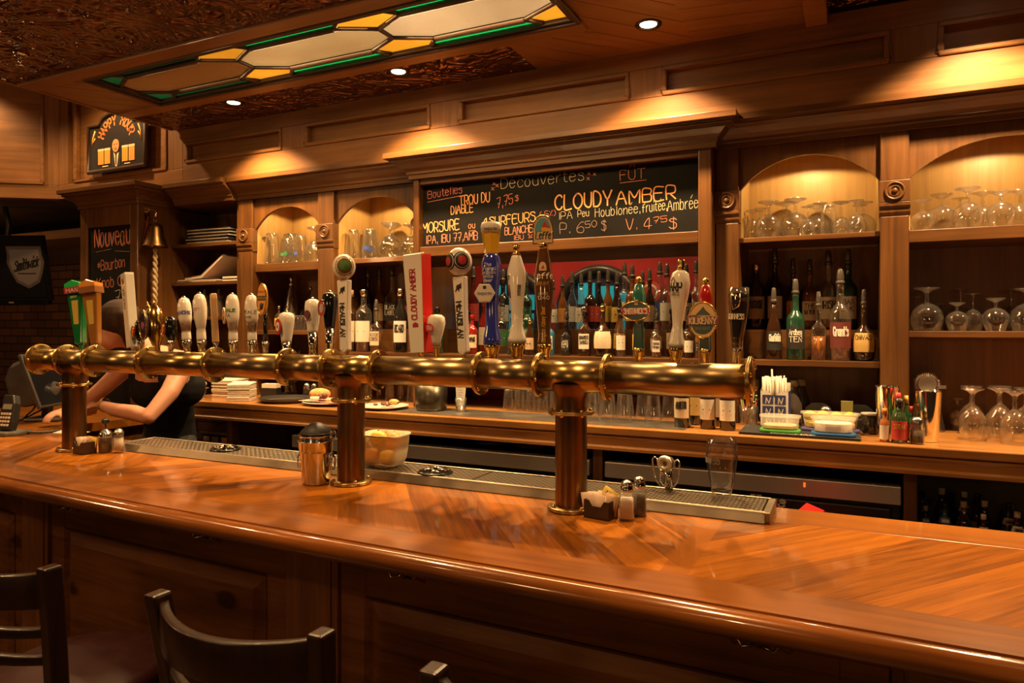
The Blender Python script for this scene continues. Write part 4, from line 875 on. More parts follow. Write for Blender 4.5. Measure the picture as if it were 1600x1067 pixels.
CY = 3.2; C0, C1 = X(645, CY), X(1112, CY) + .0
C0i, C1i = X(661, CY + .045) + .001, C1 - .06
# --- right unit with two arched bays
RA0, RA1, RB0 = X(1155), X(1375), X(1420); RB1 = RB0 + (RA1 - RA0) + .12; R0 = X(1112, 3.2) + .003
ru = thing('back_bar_cabinet', 'carved wooden back bar unit with two arched lit bays of glasses', 'back bar', (0, 0, 0))
pilaster(R0, RA0, Z(.568), ru); pilaster(RA1, RB0, Z(.556), ru); pilaster(RB1, RB1 + .11, Z(.556), ru)
bay(RA0, RA1, ru, ((.40, .022), (-.145, .026))); bay(RB0, RB1, ru, ((.396, .05), (-.016, .026)))
part('riser', MB().box(RA0, 3.455, Z(-.145), RA1, 3.475, Z(-.03)).box(RA0, 3.455, Z(-.03), RA1, YBK - .012, Z(-.012)), wx, ru)
arch_panel(RA0, RA1, ru); arch_panel(RB0, RB1, ru)
crown('crown_moulding', C1 + .012, RB1 + .11, YF - .02, Z(.80), Z(.93), .10, ru)
part('carcass_top', MB().box(C1 + .125, YF - .02, Z(.835), RB1 + .11, YBK, Z(.93)), wx, ru)
# --- left unit with two arched bays
LC0, LC1, LD0, LD1 = X(525), X(652), X(398), X(500); L0 = X(376)
lu = thing('back_bar_cabinet', 'carved wooden back bar unit with two arched lit bays beside the open shelves', 'back bar', (0, 0, 0))
pilaster(L0, LD0, Z(.575), lu); pilaster(LD1, LC0, Z(.565), lu); pilaster(LC1, C0 - .004, Z(.57), lu)
bay(LC0, LC1, lu, ((.399, .028), (-.145, .026))); bay(LD0, LD1, lu, ((.396, .05), (-.02, .026)))
part('riser', MB().box(LC0, 3.455, Z(-.145), LC1, 3.475, Z(-.03)).box(LC0, 3.455, Z(-.03), LC1, YBK - .012, Z(-.012)), wx, lu)
arch_panel(LC0, LC1, lu); arch_panel(LD0, LD1, lu, zc=.74)
crown('crown_moulding', L0, C0 - .012, YF - .02, Z(.80), Z(.93), .10, lu)
part('carcass_top', MB().box(L0, YF - .02, Z(.835), C0 - .125, YBK, Z(.93)), wx, lu)
# --- centre unit carrying the big chalkboard
cu = thing('back_bar_cabinet', 'wide centre back bar unit under the heavy crown, holding the big chalkboard', 'back bar', (0, 0, 0))
YCB = 3.80
part('side_post', MB().box(C1i, CY, ZB, C1, YCB, Z(.805)), wz, cu, .006); part('side_post', MB().box(C0, CY, ZB, C0i, YCB, Z(.805)), wz, cu, .006)
crown('crown_moulding', C0 - .01, C1 + .01, CY, Z(.795), Z(.925), .11, cu, (.3, .3))
part('header', MB().box(C0, CY, Z(.80), C1, YCB, Z(.92)), wx, cu)
part('top_rail', MB().box(C0i, CY + .01, Z(.766), C1i, CY + .044, Z(.80)), wx, cu, .004)
part('bottom_rail', MB().box(C0i, CY + .01, Z(.378), C1i, CY + .09, Z(.432)), wx, cu, .004)
part('valance', MB().box(C0i, CY + .12, Z(.33), C1i, CY + .14, Z(.43)), wx, cu, .003)
redwall = P('crimson_panel', (.30, .018, .02), .35, noise=.2, nscale=4)
XM = C0i
part('back_panel', MB().box(XM, YCB, ZB, C1i, YCB + .02, Z(.5)), redwall, cu)
for px in (797, 936):  # mirror reflection of arches built as shapes, its panes glowing without a lamp
    c = X(px, YCB); r = .225; zt = Z(.325) - r
    aw = part('reflected_arch', MB().tube([(c - r, YCB - .012, ZB + .05)] + [(c - r * math.cos(math.pi * k / 20), YCB - .012, zt + r * math.sin(math.pi * k / 20)) for k in range(21)] + [(c + r, YCB - .012, ZB + .05)], .03, 8), P('arch_black', (.025, .018, .018), .35), cu)
    part('reflected_arch_backing', MB().prism([(c - r, ZB + .05), (c + r, ZB + .05)] + [(c + r * math.cos(math.pi * k / 20), zt + r * math.sin(math.pi * k / 20)) for k in range(21)], YCB - .008, YCB - .002), P('arch_navy', (.025, .018, .05), .3), aw)
    for k, (a, b, e, f) in enumerate(((-.12, .03, -.02, .15), (.0, .0, .09, .13), (.11, .0, .165, .09), (-.13, -.16, -.02, -.01), (.0, -.17, .16, -.02))):
        part('pane', MB().box(c + a, YCB - .014, zt + b, c + e, YCB - .008, zt + f), P('turquoise_reflection', (.02, .22, .28), .25, emit=(.02, .42, .5), estr=.35), aw)
part('shelf', MB().box(XM, CY + .06, Z(-.145) - .026, C1i, YCB, Z(-.145)), wx, cu, .002)
part('riser', MB().box(XM, 3.505, Z(-.145), C1i, 3.525, Z(-.03)).box(XM, 3.505, Z(-.03), C1i, YCB, Z(-.012)), wx, cu)
rl = badge(cu, 'round_sign', (X(1016, YCB), YCB - .006, Z(.19)), .062, .062, P('sign_red', (.5, .05, .03), .4), .004, None); badge(rl, 'sign_ring', (X(1016, YCB), YCB - .012, Z(.19)), .045, .045, P('sign_cream', (.6, .5, .4), .4), .002); badge(rl, 'sign_center', (X(1016, YCB), YCB - .015, Z(.19)), .036, .036, P('sign_dark', (.3, .06, .05), .4), .002)
# --- open shelf unit
E0, E1 = -4.147, L0 - .003
eu = thing('shelf_unit', 'open wooden shelf unit with menus and magazines beside the bell', 'shelf unit', (0, 0, 0))
part('back_panel', MB().box(E0, YBK - .012, ZB, E1, YBK, Z(.82)), wz, eu); part('side_panel', MB().box(E1 - .03, YF, ZB, E1, YBK, Z(.805)), wz, eu, .003)
for z in (.555, .30, .07): part('shelf', MB().box(E0, YF + .01, Z(z) - .022, E1 - .03, YBK - .012, Z(z)), wx, eu, .002)
crown('crown_moulding', E0 + .11, E1 - .002, YF - .05, Z(.80), Z(.93), .10, eu); part('carcass_top', MB().box(E0 + .108, YF - .05, Z(.80), E1, YBK, Z(.93)), wx, eu)
# --- tall chalkboard cabinet
TY = 3.06; T1 = -4.15; T0 = -4.735
tu = thing('tower_cabinet', 'tall wooden cabinet with a narrow chalkboard door and the brass bell', 'cabinet', (0, 0, 0))
part('carcass', MB().box(T0, TY + .02, ZC, T1, YBK + .3, Z(.81)), wz, tu)
part('door_frame', MB().box(T0, TY, ZC, T0 + .075, TY + .02, Z(.80)).box(T1 - .075, TY, ZC, T1, TY + .02, Z(.80)).box(T0 + .075, TY, Z(.67), T1 - .075, TY + .02, Z(.80)), wz, tu, .003)
crown('crown_moulding', T0, T1, TY, Z(.80), Z(.925), .10, tu, (.4, .3)); part('carcass_top', MB().box(T0, TY, Z(.80), T1, YBK + .3, Z(.925)), wx, tu)

# --- chalkboards
chalk_p = P('coral_chalk', (.68, .23, .13), .9); chalk_o = P('orange_chalk', (.85, .38, .13), .9); chalk_w = P('cream_chalk', (.62, .50, .30), .9); chalk_d = P('dull_chalk', (.33, .2, .15), .9); chalk_r = P('pink_chalk', (.62, .16, .14), .9)
cb = thing('chalkboard', 'wide chalkboard with beer names in coloured chalk under the crown', 'chalkboard', (0, CY + .045, Z(.433)))
part('slate', MB().box(C0i + .001, 0, 0, C1i - .001, .018, .345), slate, cb)
def chalk(root, Y, txt, pxa, pya, size_px, mat, pxb, pyb=None, wd=.10, jit=.14, passes=1):
    """text from (pxa, pya) to (pxb, pyb) along its baseline as read off the photograph, on the plane Y"""
    a = atY(pxa, pya, Y) - root.location; b = atY(pxb, pyb, Y) - root.location
    d = b - a; L = math.hypot(d.x, d.z); ex = Vector((d.x / L, 0, d.z / L)); ey = Vector((-ex.z * .2, 0, 1)); size = size_px * dep((pxa + pxb) / 2, Y) / F
    mb = MB(); o = Vector((a.x, -.0008, a.z))
    for q in range(passes): letter(mb, txt, size, plane(o + Vector((.0018 * q, -.0003 * q, .001 * q)), ex, ey), size * wd * .62, 'l', jit=jit, width=L)
    me = mb.mesh('chalk_text', False); me.materials.append(mat); return link('chalk_text', me, root)
YC = CY + .045
for a in (('Découvertes', 783, 295, 15.5, chalk_w, 912, 281, .07, .2), ('Boutelles', 669, 310, 11, chalk_r, 722, 301, .11, .3), ('TROU DU', 718, 321, 14, chalk_o, 765, 315, .17, .2), ('DIABLE', 705, 335, 12, chalk_o, 739, 331, .17, .2),
          ('7,75', 777, 325, 15, chalk_p, 801, 318, .09, .2), ('$', 805, 314, 8, chalk_p, 810, 313, .12, 0), ('MORSURE', 661, 364, 15, chalk_o, 717, 358, .15, .2), ('ou', 732, 357, 9, chalk_p, 742, 356, .14, 0), ('IPA, IBU 77,AMB', 666, 381, 12, chalk_p, 746, 374, .12, .2),
          ('4SURFEURS', 755, 355, 14, chalk_o, 836, 345, .14, .2), ('(<5%)', 843, 340, 9, chalk_r, 868, 337, .1, .1), ('BLANCHE', 789, 367, 11, chalk_p, 832, 362, .14, .2), ('IBU 14', 803, 375, 7, chalk_p, 835, 372, .12, .2),
          ('FÛT', 969, 282, 15, chalk_p, 1008, 278, .08, .1), ('CLOUDY', 868, 328, 22, chalk_o, 956, 320, .17, .15), ('AMBER', 963, 320, 20, chalk_o, 1055, 310, .16, .15), ('IPA', 873, 343, 11, chalk_w, 894, 341, .08, .1), ('Peu', 903, 339, 10, chalk_w, 920, 337, .11, .1), ('Houblonée,', 930, 339, 13, chalk_w, 1000, 332, .08, .1),
          ('fruitée,', 1004, 332, 14, chalk_w, 1042, 327, .09, .1), ('Ambrée', 1043, 330, 16, chalk_w, 1090, 324, .08, .1), ('P. 6', 875, 365, 16, chalk_d, 912, 363, .07, .1), ('50', 915, 356, 10, chalk_d, 932, 354, .1, .1), ('$', 940, 360, 14, chalk_d, 947, 359, .08, 0),
          ('V. 4', 978, 359, 17, chalk_p, 1018, 357, .07, .1), ('75', 1021, 349, 9, chalk_p, 1042, 346, .1, .1), ('$', 1046, 357, 15, chalk_p, 1057, 356, .1, 0)):
    chalk(cb, YC, a[0], a[1], a[2], a[3], a[4], a[5], a[6], a[7], a[8])
ul = MB()
def under(mb, root, Y, pts, wd=.0022):
    q = [atY(x, y, Y) - root.location for x, y in pts]; ribbon(mb, [(v.x, v.z) for v in q], wd, plane((0, -.0009, 0)))
under(ul, cb, YC, ((668, 316), (725, 305))); under(ul, cb, YC, ((969, 286), (1010, 281))); under(ul, cb, YC, ((733, 361), (743, 360)))
for x, y in ((772, 287), (770, 295), (777, 290), (920, 271), (929, 272), (919, 279)): under(ul, cb, YC, ((x - 2, y - 2), (x + 2, y + 2))); under(ul, cb, YC, ((x - 2, y + 2), (x + 2, y - 2)))
part('chalk_line', ul, chalk_p, cb)
for f_ in (.2, .5, .8):
    xq_ = C0i + (C1i - C0i) * f_; q_ = part('puck_light', MB().cyl((xq_, CY + .20, Z(.80) - .014), .03, .014), blacks, cu); part('puck_lens', MB().cyl((xq_, CY + .20, Z(.80) - .016), .022, .002), puck_lens, q_)
    spot('header_lamp', (xq_, CY + .20, Z(.775)), 14, 130, .5, (1, .68, .3), .03)
cb2 = thing('chalkboard', 'tall narrow chalkboard listing spirits on the cabinet door near the bell', 'chalkboard', (0, TY + .012, ZC))
part('slate', MB().box(T0 + .0755, 0, .0, T1 - .0755, .007, Z(.67) - ZC - .001), slate, cb2)
Y2 = TY + .012
for a in (('Nouveau', 148, 386, 28, chalk_p, 203, 380, .09, .3), ('Nouveau', 149, 385, 27, chalk_p, 204, 379, .05, .3), ('*Bourbon', 152, 424, 15, chalk_p, 195, 416, .11, .3), ('Knob C', 152, 450, 15, chalk_p, 190, 446, .11, .3), ('7', 180, 472, 17, chalk_w, 188, 471, .07, .1), ('*Vodka', 152, 509, 16, chalk_p, 192, 503, .11, .3), ('Z', 150, 536, 22, chalk_p, 161, 535, .1, .1), ('ubro', 162, 540, 11, chalk_p, 190, 537, .13, .2)):
    chalk(cb2, Y2, a[0], a[1], a[2], a[3], a[4], a[5], a[6], a[7], a[8])
ul = MB(); under(ul, cb2, Y2, ((150, 394), (174, 389))); under(ul, cb2, Y2, ((180, 392), (202, 393))); part('chalk_line', ul, chalk_p, cb2)

class MS(MB):
    def mesh(s, name, fix=True): s.xf(Matrix.Diagonal((.84, 1, .74, 1))); return MB.mesh(s, name, fix)
# --- happy hour sign on the frieze
ps = [atY(x, y, FY - .035) for x, y in ((137, 272), (228, 259))]
x0, x1 = ps[0].x, ps[1].x; z0 = (ps[0].z + ps[1].z) / 2; hw = (x1 - x0) / 2; hs = thing('pub_sign', 'dark arched wooden pub sign with orange lettering and painted beer mugs', 'sign', ((x0 + x1) / 2, FY - .012, z0))
zs = .335; zt = .405
def signpoly(i):
    a = hw - i; pts = [(-a, i), (a, i), (a, zs - i), (hw * .58, zs - i)]
    r = hw * .58; pts += [(r * math.cos(math.pi * k / 14), zs - i + (zt - zs) * math.sin(math.pi * k / 14)) for k in range(1, 14)] + [(-hw * .58, zs - i), (-a, zs - i)]
    return pts
part('board', MB().prism(signpoly(.012), -.02, .01), P('sign_black', (.018, .014, .012), .45), hs)
part('frame', MB().tube([(x, -.02, z) for x, z in signpoly(.008)], .016, 8, True), darkwood, hs)
so = P('sign_orange', (.62, .17, .04), .5); sy = P('sign_amber', (.72, .33, .05), .5); sc_ = P('sign_cream2', (.72, .55, .3), .5)
mb = MB(); word = 'HAPPY HOUR'; Ra = .118; cz = .205
for k, ch in enumerate(word):
    a = math.radians(160 - k * 140 / 9)
    if ch != ' ': letter(mb, ch, .058, plane((Ra * math.cos(a) * 1.15, -.0215, cz + Ra * .9 * math.sin(a)), (math.sin(a), 0, -math.cos(a)), (math.cos(a), 0, math.sin(a))), .011, width=.03)
part('lettering', mb, so, hs)
for s in (-1, 1):
    for j in range(2):
        x = s * (hw * .36 + j * hw * .27); m = part('painted_mug', MS().box(x - .034, -.0235, .07, x + .034, -.0205, .2), sy, hs); part('mug_foam', MS().box(x - .037, -.024, .195, x + .037, -.0205, .215), sc_, m)
        part('mug_lines', MS().box(x - .014, -.0245, .075, x - .010, -.0235, .195).box(x + .010, -.0245, .075, x + .014, -.0235, .195), so, m)
    part('painted_stalk', MB().tube([(s * hw * .84, -.021, .18), (s * hw * .82, -.021, .24), (s * hw * .74, -.021, .29)], .005, 6).tube([(s * hw * .83, -.021, .20), (s * hw * .74, -.021, .24)], .004, 6), sy, hs)
    part('plate_mark', MS().box(s * hw * .45 - .035, -.0225, .045, s * hw * .45 + .035, -.0205, .055), sc_, hs)
mn = part('painted_man', MS().prism([(-.05, .04), (.05, .04), (.06, .13), (.03, .17), (-.03, .17), (-.06, .13)], -.0225, -.0205), P('sign_black2', (.03, .025, .022), .5), hs)
part('painted_shirt', MS().prism([(-.008, .035), (.012, .035), (.034, .16), (.012, .15), (0, .11), (-.014, .15), (-.03, .165)], -.0235, -.0225), sc_, mn)
part('painted_tie', MS().prism([(-.006, .05), (.006, .05), (.008, .13), (-.006, .13)], -.0242, -.0235), P('sign_black2', (.03, .025, .022), .5), mn)
part('painted_face', MS().prism([(.042 * math.cos(math.pi * k / 10) - .004, .225 + .06 * math.sin(math.pi * k / 10)) for k in range(20)], -.0245, -.022), P('sign_skin', (.55, .25, .09), .5), mn)
part('painted_features', MS().box(-.028, -.0255, .235, -.012, -.0246, .24).box(.004, -.0255, .235, .02, -.0246, .24).box(-.02, -.0255, .192, .012, -.0246, .197).box(-.01, -.0255, .21, 0, -.0246, .216), P('sign_black2', (.03, .025, .022), .5), mn)

# ================================================================== the back counter and what is under it
BY = 2.92
bc = thing('back_counter', 'long wooden back counter with moulded edge and inset steel sheet', 'counter', (0, 0, 0))
ST0, ST1 = X(620, 3.0), -.62
part('counter_top', MB().box(-3.69, BY, ZB - .036, 2.2, 3.64, ZB).box(C0 + .05, 3.64, ZB - .036, C1 - .065, 3.8, ZB), bcw, bc, .006)
part('edge_apron', MB().prism([(BY + .012, ZB - .04), (BY + .004, ZB - .046), (BY + .012, ZB - .056), (BY + .012, ZB - .082), (BY + .002, ZB - .09), (BY + .002, ZB - .102), (BY + .05, ZB - .102), (BY + .05, ZB - .036)], -3.69, 2.2, 'YZ'), bcw, bc)
part('steel_inset', MB().prism([(ST0, BY + .03), (ST1, BY + .03), (ST1 + .0, 3.2), (ST0, 3.2)], ZB - .001, ZB + .0025, 'XY'), P('worn_steel_sheet', (.38, .33, .27), .3, .9, noise=.25, nscale=7), bc)
part('rear_wall', MB().box(-3.69, 3.6, 0, 2.2, 3.64, ZB - .04), wx, bc)
for x in (.18, -3.62, -3.25, -1.023, 2.15): part('support_post', MB().box(x, BY + .04, 0, x + .045, BY + .1, ZB - .1), wz, bc, .004)
part('divider', MB().box(-3.25, BY + .06, 0, -3.22, 3.6, ZB - .1), wz, bc); part('divider', MB().box(.19, BY + .1, 0, .215, 3.6, ZB - .1), wz, bc)
part('bottle_shelf', MB().box(.225, BY + .1, .69, 2.15, 3.6, .72), wx, bc); part('shelf_backing', MB().box(.225, 3.585, .72, 2.15, 3.6, 1.0), P('olive_board', (.10, .075, .02), .6, noise=.3, nscale=3), bc)
part('cubby_shelf', MB().box(-3.56, BY + .06, .78, -3.25, 3.6, .80), wx, bc)
def cooler(x0, x1, lab):
    c = thing('bar_cooler', lab, 'bar fridge', (x0, BY + .03, 0)); L = x1 - x0; zt = Z(-.59)
    part('cabinet', MB().box(0, .04, .08, L, .6, zt), P('cooler_black', (.014, .013, .013), .35, noise=.2), c, .004)
    part('steel_lip', MB().box(0, .0, zt - .066, L, .06, zt + .002), P('cooler_steel', (.55, .53, .50), .38, .8), c, .004)
    n = 2
    for k in range(n):
        a = .03 + k * (L - .06) / n; d = part('door', MB().box(a + .004, .012, .1, a + (L - .06) / n - .004, .04, zt - .085), P('cooler_black', (.014, .013, .013), .35, noise=.2), c, .006)
        part('door_handle', MB().box(a + .02, -.002, zt - .15, a + (L - .06) / n - .02, .012, zt - .135), blacks, d, .003)
    part('kick_plate', MB().box(.02, .06, 0, L - .02, .58, .08), blacks, c)
    return c, L, zt
k1, kl, kz = cooler(-.965, .172, 'black undercounter cooler with steel lip beside the bottle shelf')
mb = MB(); letter(mb, 'True', .036, plane((.0, -.001, 0)), .008, 'l', slope=.25, width=.13)
xq = atY(1170, 786, BY + .03); me = mb.mesh('logo', False); me.materials.append(P('logo_steel', (.62, .55, .45), .4, .3)); lo = link('logo', me, k1); lo.location = (xq.x + .965, .0105, kz - .118)
part('logo_underline', MB().box(xq.x + .965 + .08, .009, kz - .128, xq.x + .965 + .15, .0112, kz - .124), P('logo_steel', (.62, .55, .45), .4, .3), k1)
part('indicator_lamp', MB().box(X(1257, BY + .03) + .965 - .004, -.003, kz - .03, X(1257, BY + .03) + .965 + .004, .002, kz - .012), P('indicator_red', (.6, .1, .02), .3, emit=(1, .15, .02), estr=1.2), k1)
k2, kl2, kz2 = cooler(X(443, BY) + .03, -1.035, 'black undercounter cooler with steel lip holding two stacked trays')
for k, (px, dx) in enumerate(((755, 0), (815, 0))):
    p = atY(px, 690, 3.02); d = thing('round_tray', ['dull metal round tray lying on the cooler behind the citrus tub side', 'dull metal round tray lying on the cooler next to the tower column'][k], 'tray', (p.x, 3.13, kz2 + .002)); part('plate', MB().lathe([(0, 0), (.07, 0), (.088, .018), (.09, .022), (.087, .022), (.07, .006), (0, .006)], 32), P('dull_pewter', (.25, .2, .14), .35, .7), d)
# ================================================================== glassware and bottles
CACHE = {}
def shared(key, build):
    if key not in CACHE: CACHE[key] = build()
    return CACHE[key]
def mk(mb, mat, name):
    me = mb.mesh(name); me.materials.append(mat); return me
GLASSES = {
 'chalice': ([(.185, 0), (.22, .12), (.24, .28), (.22, .44), (.14, .56), (.05, .64), (0, .65)], [(.05, .64), (.03, .70), (.045, .75), (.03, .80), (.05, .9)], [(.05, .895), (.1, .94), (.2, .98), (.2, 1), (0, 1)]),   # upside-down ware, height 1: (bowl, stem, foot) outlines as (radius, z)
 'wine': ([(.20, 0), (.235, .12), (.245, .25), (.22, .40), (.14, .52), (.05, .58), (.0, .59)], [(.03, .575), (.022, .64), (.02, .85), (.035, .94)], [(.035, .935), (.09, .965), (.215, .985), (.215, 1), (0, 1)]),
 'goblet': ([(.27, 0), (.33, .16), (.345, .32), (.30, .47), (.20, .58), (.08, .65), (0, .66)], [(.06, .65), (.04, .70), (.055, .75), (.035, .80), (.06, .90)], [(.06, .895), (.13, .94), (.27, .975), (.27, 1), (0, 1)]),
 'snifter': ([(.25, 0), (.30, .15), (.36, .32), (.35, .48), (.25, .62), (.10, .70), (0, .71)], [(.05, .70), (.04, .78), (.06, .88)], [(.06, .875), (.25, .965), (.26, 1), (0, 1)]),
 'tulip': ([(.20, 0), (.17, .12), (.20, .30), (.21, .45), (.15, .62), (.05, .72), (0, .73)], [(.04, .72), (.03, .80), (.05, .90)], [(.05, .895), (.19, .97), (.2, 1), (0, 1)]),
}
TUMB = {'tumbler': [(.27, 0), (.26, .2), (.22, .75), (.20, .97), (.19, 1), (0, 1)], 'pint': [(.27, 0), (.275, .12), (.25, .3), (.2, .8), (.19, .98), (.18, 1), (0, 1)], 'flared': [(.30, 0), (.25, .25), (.185, .6), (.19, .85), (.23, .97), (.23, 1), (0, 1)]}
def scale(pr, h, r=None): return [(a * h * (r or 1), b * h) for a, b in pr]
def stemglass(kind, h, loc, label, group, r=1.0):
    b, s, f = GLASSES[kind]; hk = round(h, 2); k = h / hk
    t = thing('stemmed_glass', label, 'glass', loc, random.uniform(0, 6), group); t.scale = (k, k, k)
    for nm, pr, seg in (('bowl', b, 28), ('stem', s, 12), ('foot', f, 28)):
        link(nm, shared((kind, hk, nm, r), lambda: mk(MB().lathe(scale(pr, hk, r), seg), clear, nm)), t)
    return t
def tumbler(kind, h, loc, label, group, upright=False, print_=None, r=1.0):
    hk = round(h, 2); k = h / hk
    t = thing('beer_glass' if kind != 'tumbler' else 'tumbler_glass', label, 'glass', loc, random.uniform(-.6, .6), group); t.scale = (k, k, k)
    link('glass_body', shared((kind, hk, r, upright), lambda: mk(MB().lathe([(a, hk - b) for a, b in scale(TUMB[kind], hk, r)][::-1] if upright else scale(TUMB[kind], hk, r), 24), clear, 'glass_body')), t)
    q = TUMB[kind][-3][0] * hk * r * .92
    link('thick_base', shared((kind, hk, 'b', r, upright), lambda: mk(MB().cyl((0, 0, .002 if upright else hk * .93), q, hk * .065), clear, 'thick_base')), t)
    if print_: link('printed_band', shared((kind, hk, 'p', r, print_), lambda: mk(MB().lathe([(TUMB[kind][2][0] * hk * r * 1.01, hk * .3), (TUMB[kind][2][0] * hk * r * .97, hk * .42)], 14, arc=(-2.4, -.9)), {'b': inkb, 'g': inkg, 'r': inkr}[print_], 'printed_band')), t)
    return t
def relax(it, box):
    """nudge standing things apart until none touch; it = [x, y, r]"""
    xa, xb, ya, yb = box
    for _ in range(150):
        for i in range(len(it)):
            for j in range(i):
                dx, dy = it[i][0] - it[j][0], it[i][1] - it[j][1]; d = math.hypot(dx, dy) or 1e-4; o = it[i][2] + it[j][2] + .003 - d
                if o > 0:
                    for q, s in ((i, .5), (j, -.5)): it[q][0] += dx / d * o * s * .6; it[q][1] += dy / d * o * s
        for q in it: q[0] = min(max(q[0], xa + q[2] + .003), xb - q[2] - .003); q[1] = min(max(q[1], ya + q[2] + .003), yb - q[2] - .003)
WID = {'chalice': .24, 'wine': .245, 'goblet': .345, 'snifter': .36, 'tulip': .21, 'tumbler': .27, 'pint': .275, 'flared': .30}
def row_glasses(spec, zb, where, group, box):
    it = []; hs = []
    for q in spec:
        p = atY(q[0], q[1], q[2]); h = max(.06, p.z - zb); r = WID[q[3]] * h; it.append([p.x, q[2], r]); hs.append(h)
    relax(it, box)
    for i, q in enumerate(spec):
        kind = q[3]; h = hs[i]; loc = (it[i][0], it[i][1], zb + .001); adj = q[4] if len(q) > 4 else None
        nice = {'chalice': 'upturned stemmed goblet', 'wine': 'upturned wine glass', 'goblet': 'upturned beer goblet', 'snifter': 'upturned snifter', 'tulip': 'upturned tulip glass', 'tumbler': 'upturned tumbler', 'pint': 'upturned pint glass', 'flared': 'upturned flared beer glass'}[kind]
        lab = f'{nice}, {ORD[i]} from left {where}'
        if kind in GLASSES: stemglass(kind, h, loc, lab, group)
        else: tumbler(kind, h, loc, lab, group, print_=adj)
row_glasses([(1174, 327, 3.40, 'tulip'), (1188, 326, 3.52, 'tulip'), (1204, 316, 3.40, 'goblet'), (1232, 311, 3.42, 'goblet'), (1243, 315, 3.54, 'goblet'), (1252, 325, 3.38, 'wine'), (1272, 318, 3.43, 'wine'), (1282, 320, 3.56, 'snifter'), (1292, 322, 3.38, 'tumbler'), (1306, 317, 3.55, 'wine'), (1319, 317, 3.42, 'wine'), (1331, 322, 3.54, 'wine'), (1343, 315, 3.40, 'wine'), (1361, 314, 3.42, 'goblet')],
            Z(.40), 'on the upper shelf above the whisky bay', 'glasses on the upper shelf above the whisky', (RA0 + .006, RA1 - .006, 3.325, 3.625))
row_glasses([(1434, 315, 3.40, 'goblet'), (1468, 302, 3.42, 'snifter'), (1500, 310, 3.54, 'wine'), (1511, 295, 3.38, 'goblet'), (1538, 300, 3.46, 'goblet'), (1565, 302, 3.40, 'snifter'), (1597, 297, 3.42, 'goblet'), (1632, 300, 3.44, 'goblet')],
            Z(.396), 'on the thick upper shelf of the end bay', 'glasses on the upper shelf of the end bay', (RB0 + .006, RB1 - .006, 3.31, 3.625))
row_glasses([(1431, 464, 3.46, 'wine'), (1449, 450, 3.37, 'goblet'), (1467, 475, 3.52, 'tulip'), (1494, 473, 3.36, 'snifter'), (1501, 452, 3.53, 'wine'), (1523, 459, 3.42, 'wine'), (1558, 466, 3.38, 'snifter'), (1580, 452, 3.52, 'wine'), (1599, 451, 3.39, 'goblet')],
            Z(-.016), 'on the dim middle shelf of the end bay', 'glasses on the middle shelf of the end bay', (RB0, RB1, 3.31, 3.625))
row_glasses([(1472, 620, 3.46, 'tulip'), (1502, 606, 3.2, 'chalice'), (1520, 603, 3.34, 'chalice'), (1541, 606, 3.2, 'chalice'), (1562, 603, 3.34, 'chalice'), (1582, 610, 3.14, 'chalice'), (1601, 606, 3.28, 'chalice')],
            ZB, 'on the back counter beside the shaker tins', 'goblets on the back counter', (.375, 1.5, 3.0, 3.625))
row_glasses([(1434, 586, 3.40, 'flared'), (1452, 586, 3.57, 'flared')], ZB, 'behind the strainer-topped shaker tin', 'beer glasses behind the shaker tins', (RB0, .373, 3.315, 3.625))
row_glasses([(544, 361, 3.40, 'pint', None), (568, 361, 3.40, 'pint', 'b'), (586, 359, 3.40, 'pint', 'b'), (558, 362, 3.52, 'pint'), (603, 350, 3.42, 'goblet'), (617, 352, 3.55, 'snifter'), (633, 352, 3.42, 'goblet'), (648, 353, 3.54, 'wine')],
            Z(.399), 'on the lit shelf next to the big chalkboard', 'glasses on the lit shelf next to the big chalkboard', (LC0 + .006, LC1 - .006, 3.325, 3.625))
row_glasses([(414, 366, 3.38, 'pint'), (429, 364, 3.38, 'pint', 'g'), (440, 366, 3.50, 'pint', 'g'), (447, 374, 3.37, 'pint', 'g'), (462, 369, 3.38, 'pint', 'b'), (490, 357, 3.40, 'goblet'), (496, 356, 3.54, 'goblet')],
            Z(.396), 'on the lit shelf next to the open shelves', 'glasses on the lit shelf next to the open shelves', (LD0 + .006, LD1 - .006, 3.325, 3.625))
# upturned tumblers on the steel sheet
sp = []
for i in range(9): sp.append((746 + i * 12.5, 606, 3.27 + .10 * (i % 2), 'tumbler'))
row_glasses(sp, ZB, 'of those under the pipe before the near column', 'tumblers drying under the brass pipe', (-1.62, -.75, 3.2, 3.6))
row_glasses([(575 + i * 17, 598 + 4 * (i % 2), 3.40 + .09 * (i % 2), 'tumbler') for i in range(5)], ZB, 'behind the dinner plates', 'tumblers behind the dinner plates', (-3.0, C0 - .01, 3.27, 3.6))
row_glasses([(926 + i * 13.5, 606, 3.22 + .10 * (i % 2), 'pint') for i in range(9)], ZB, 'of those beneath the thick pipe end', 'pint glasses under the pipe end', (-1.12, -.68, 2.98, 3.195))

BPROF = {   # bottle outlines, height 1: radius as a share of height
 'whisky': [(0, 0), (.125, 0), (.132, .01), (.132, .60), (.12, .66), (.07, .72), (.048, .76), (.045, .95), (.05, .96), (.05, 1), (0, 1)],
 'tall': [(0, 0), (.105, 0), (.11, .01), (.11, .55), (.10, .63), (.06, .74), (.042, .80), (.04, .96), (.046, .97), (.046, 1), (0, 1)],
 'slope': [(0, 0), (.13, 0), (.14, .02), (.13, .45), (.105, .62), (.06, .78), (.045, .86), (.045, 1), (0, 1)],
 'round': [(0, 0), (.13, 0), (.165, .04), (.185, .2), (.185, .38), (.15, .52), (.075, .6), (.052, .66), (.05, .95), (.055, 1), (0, 1)],
 'beer': [(0, 0), (.125, 0), (.13, .01), (.13, .55), (.11, .66), (.06, .78), (.05, .84), (.05, .95), (.056, .96), (.056, 1), (0, 1)],
}
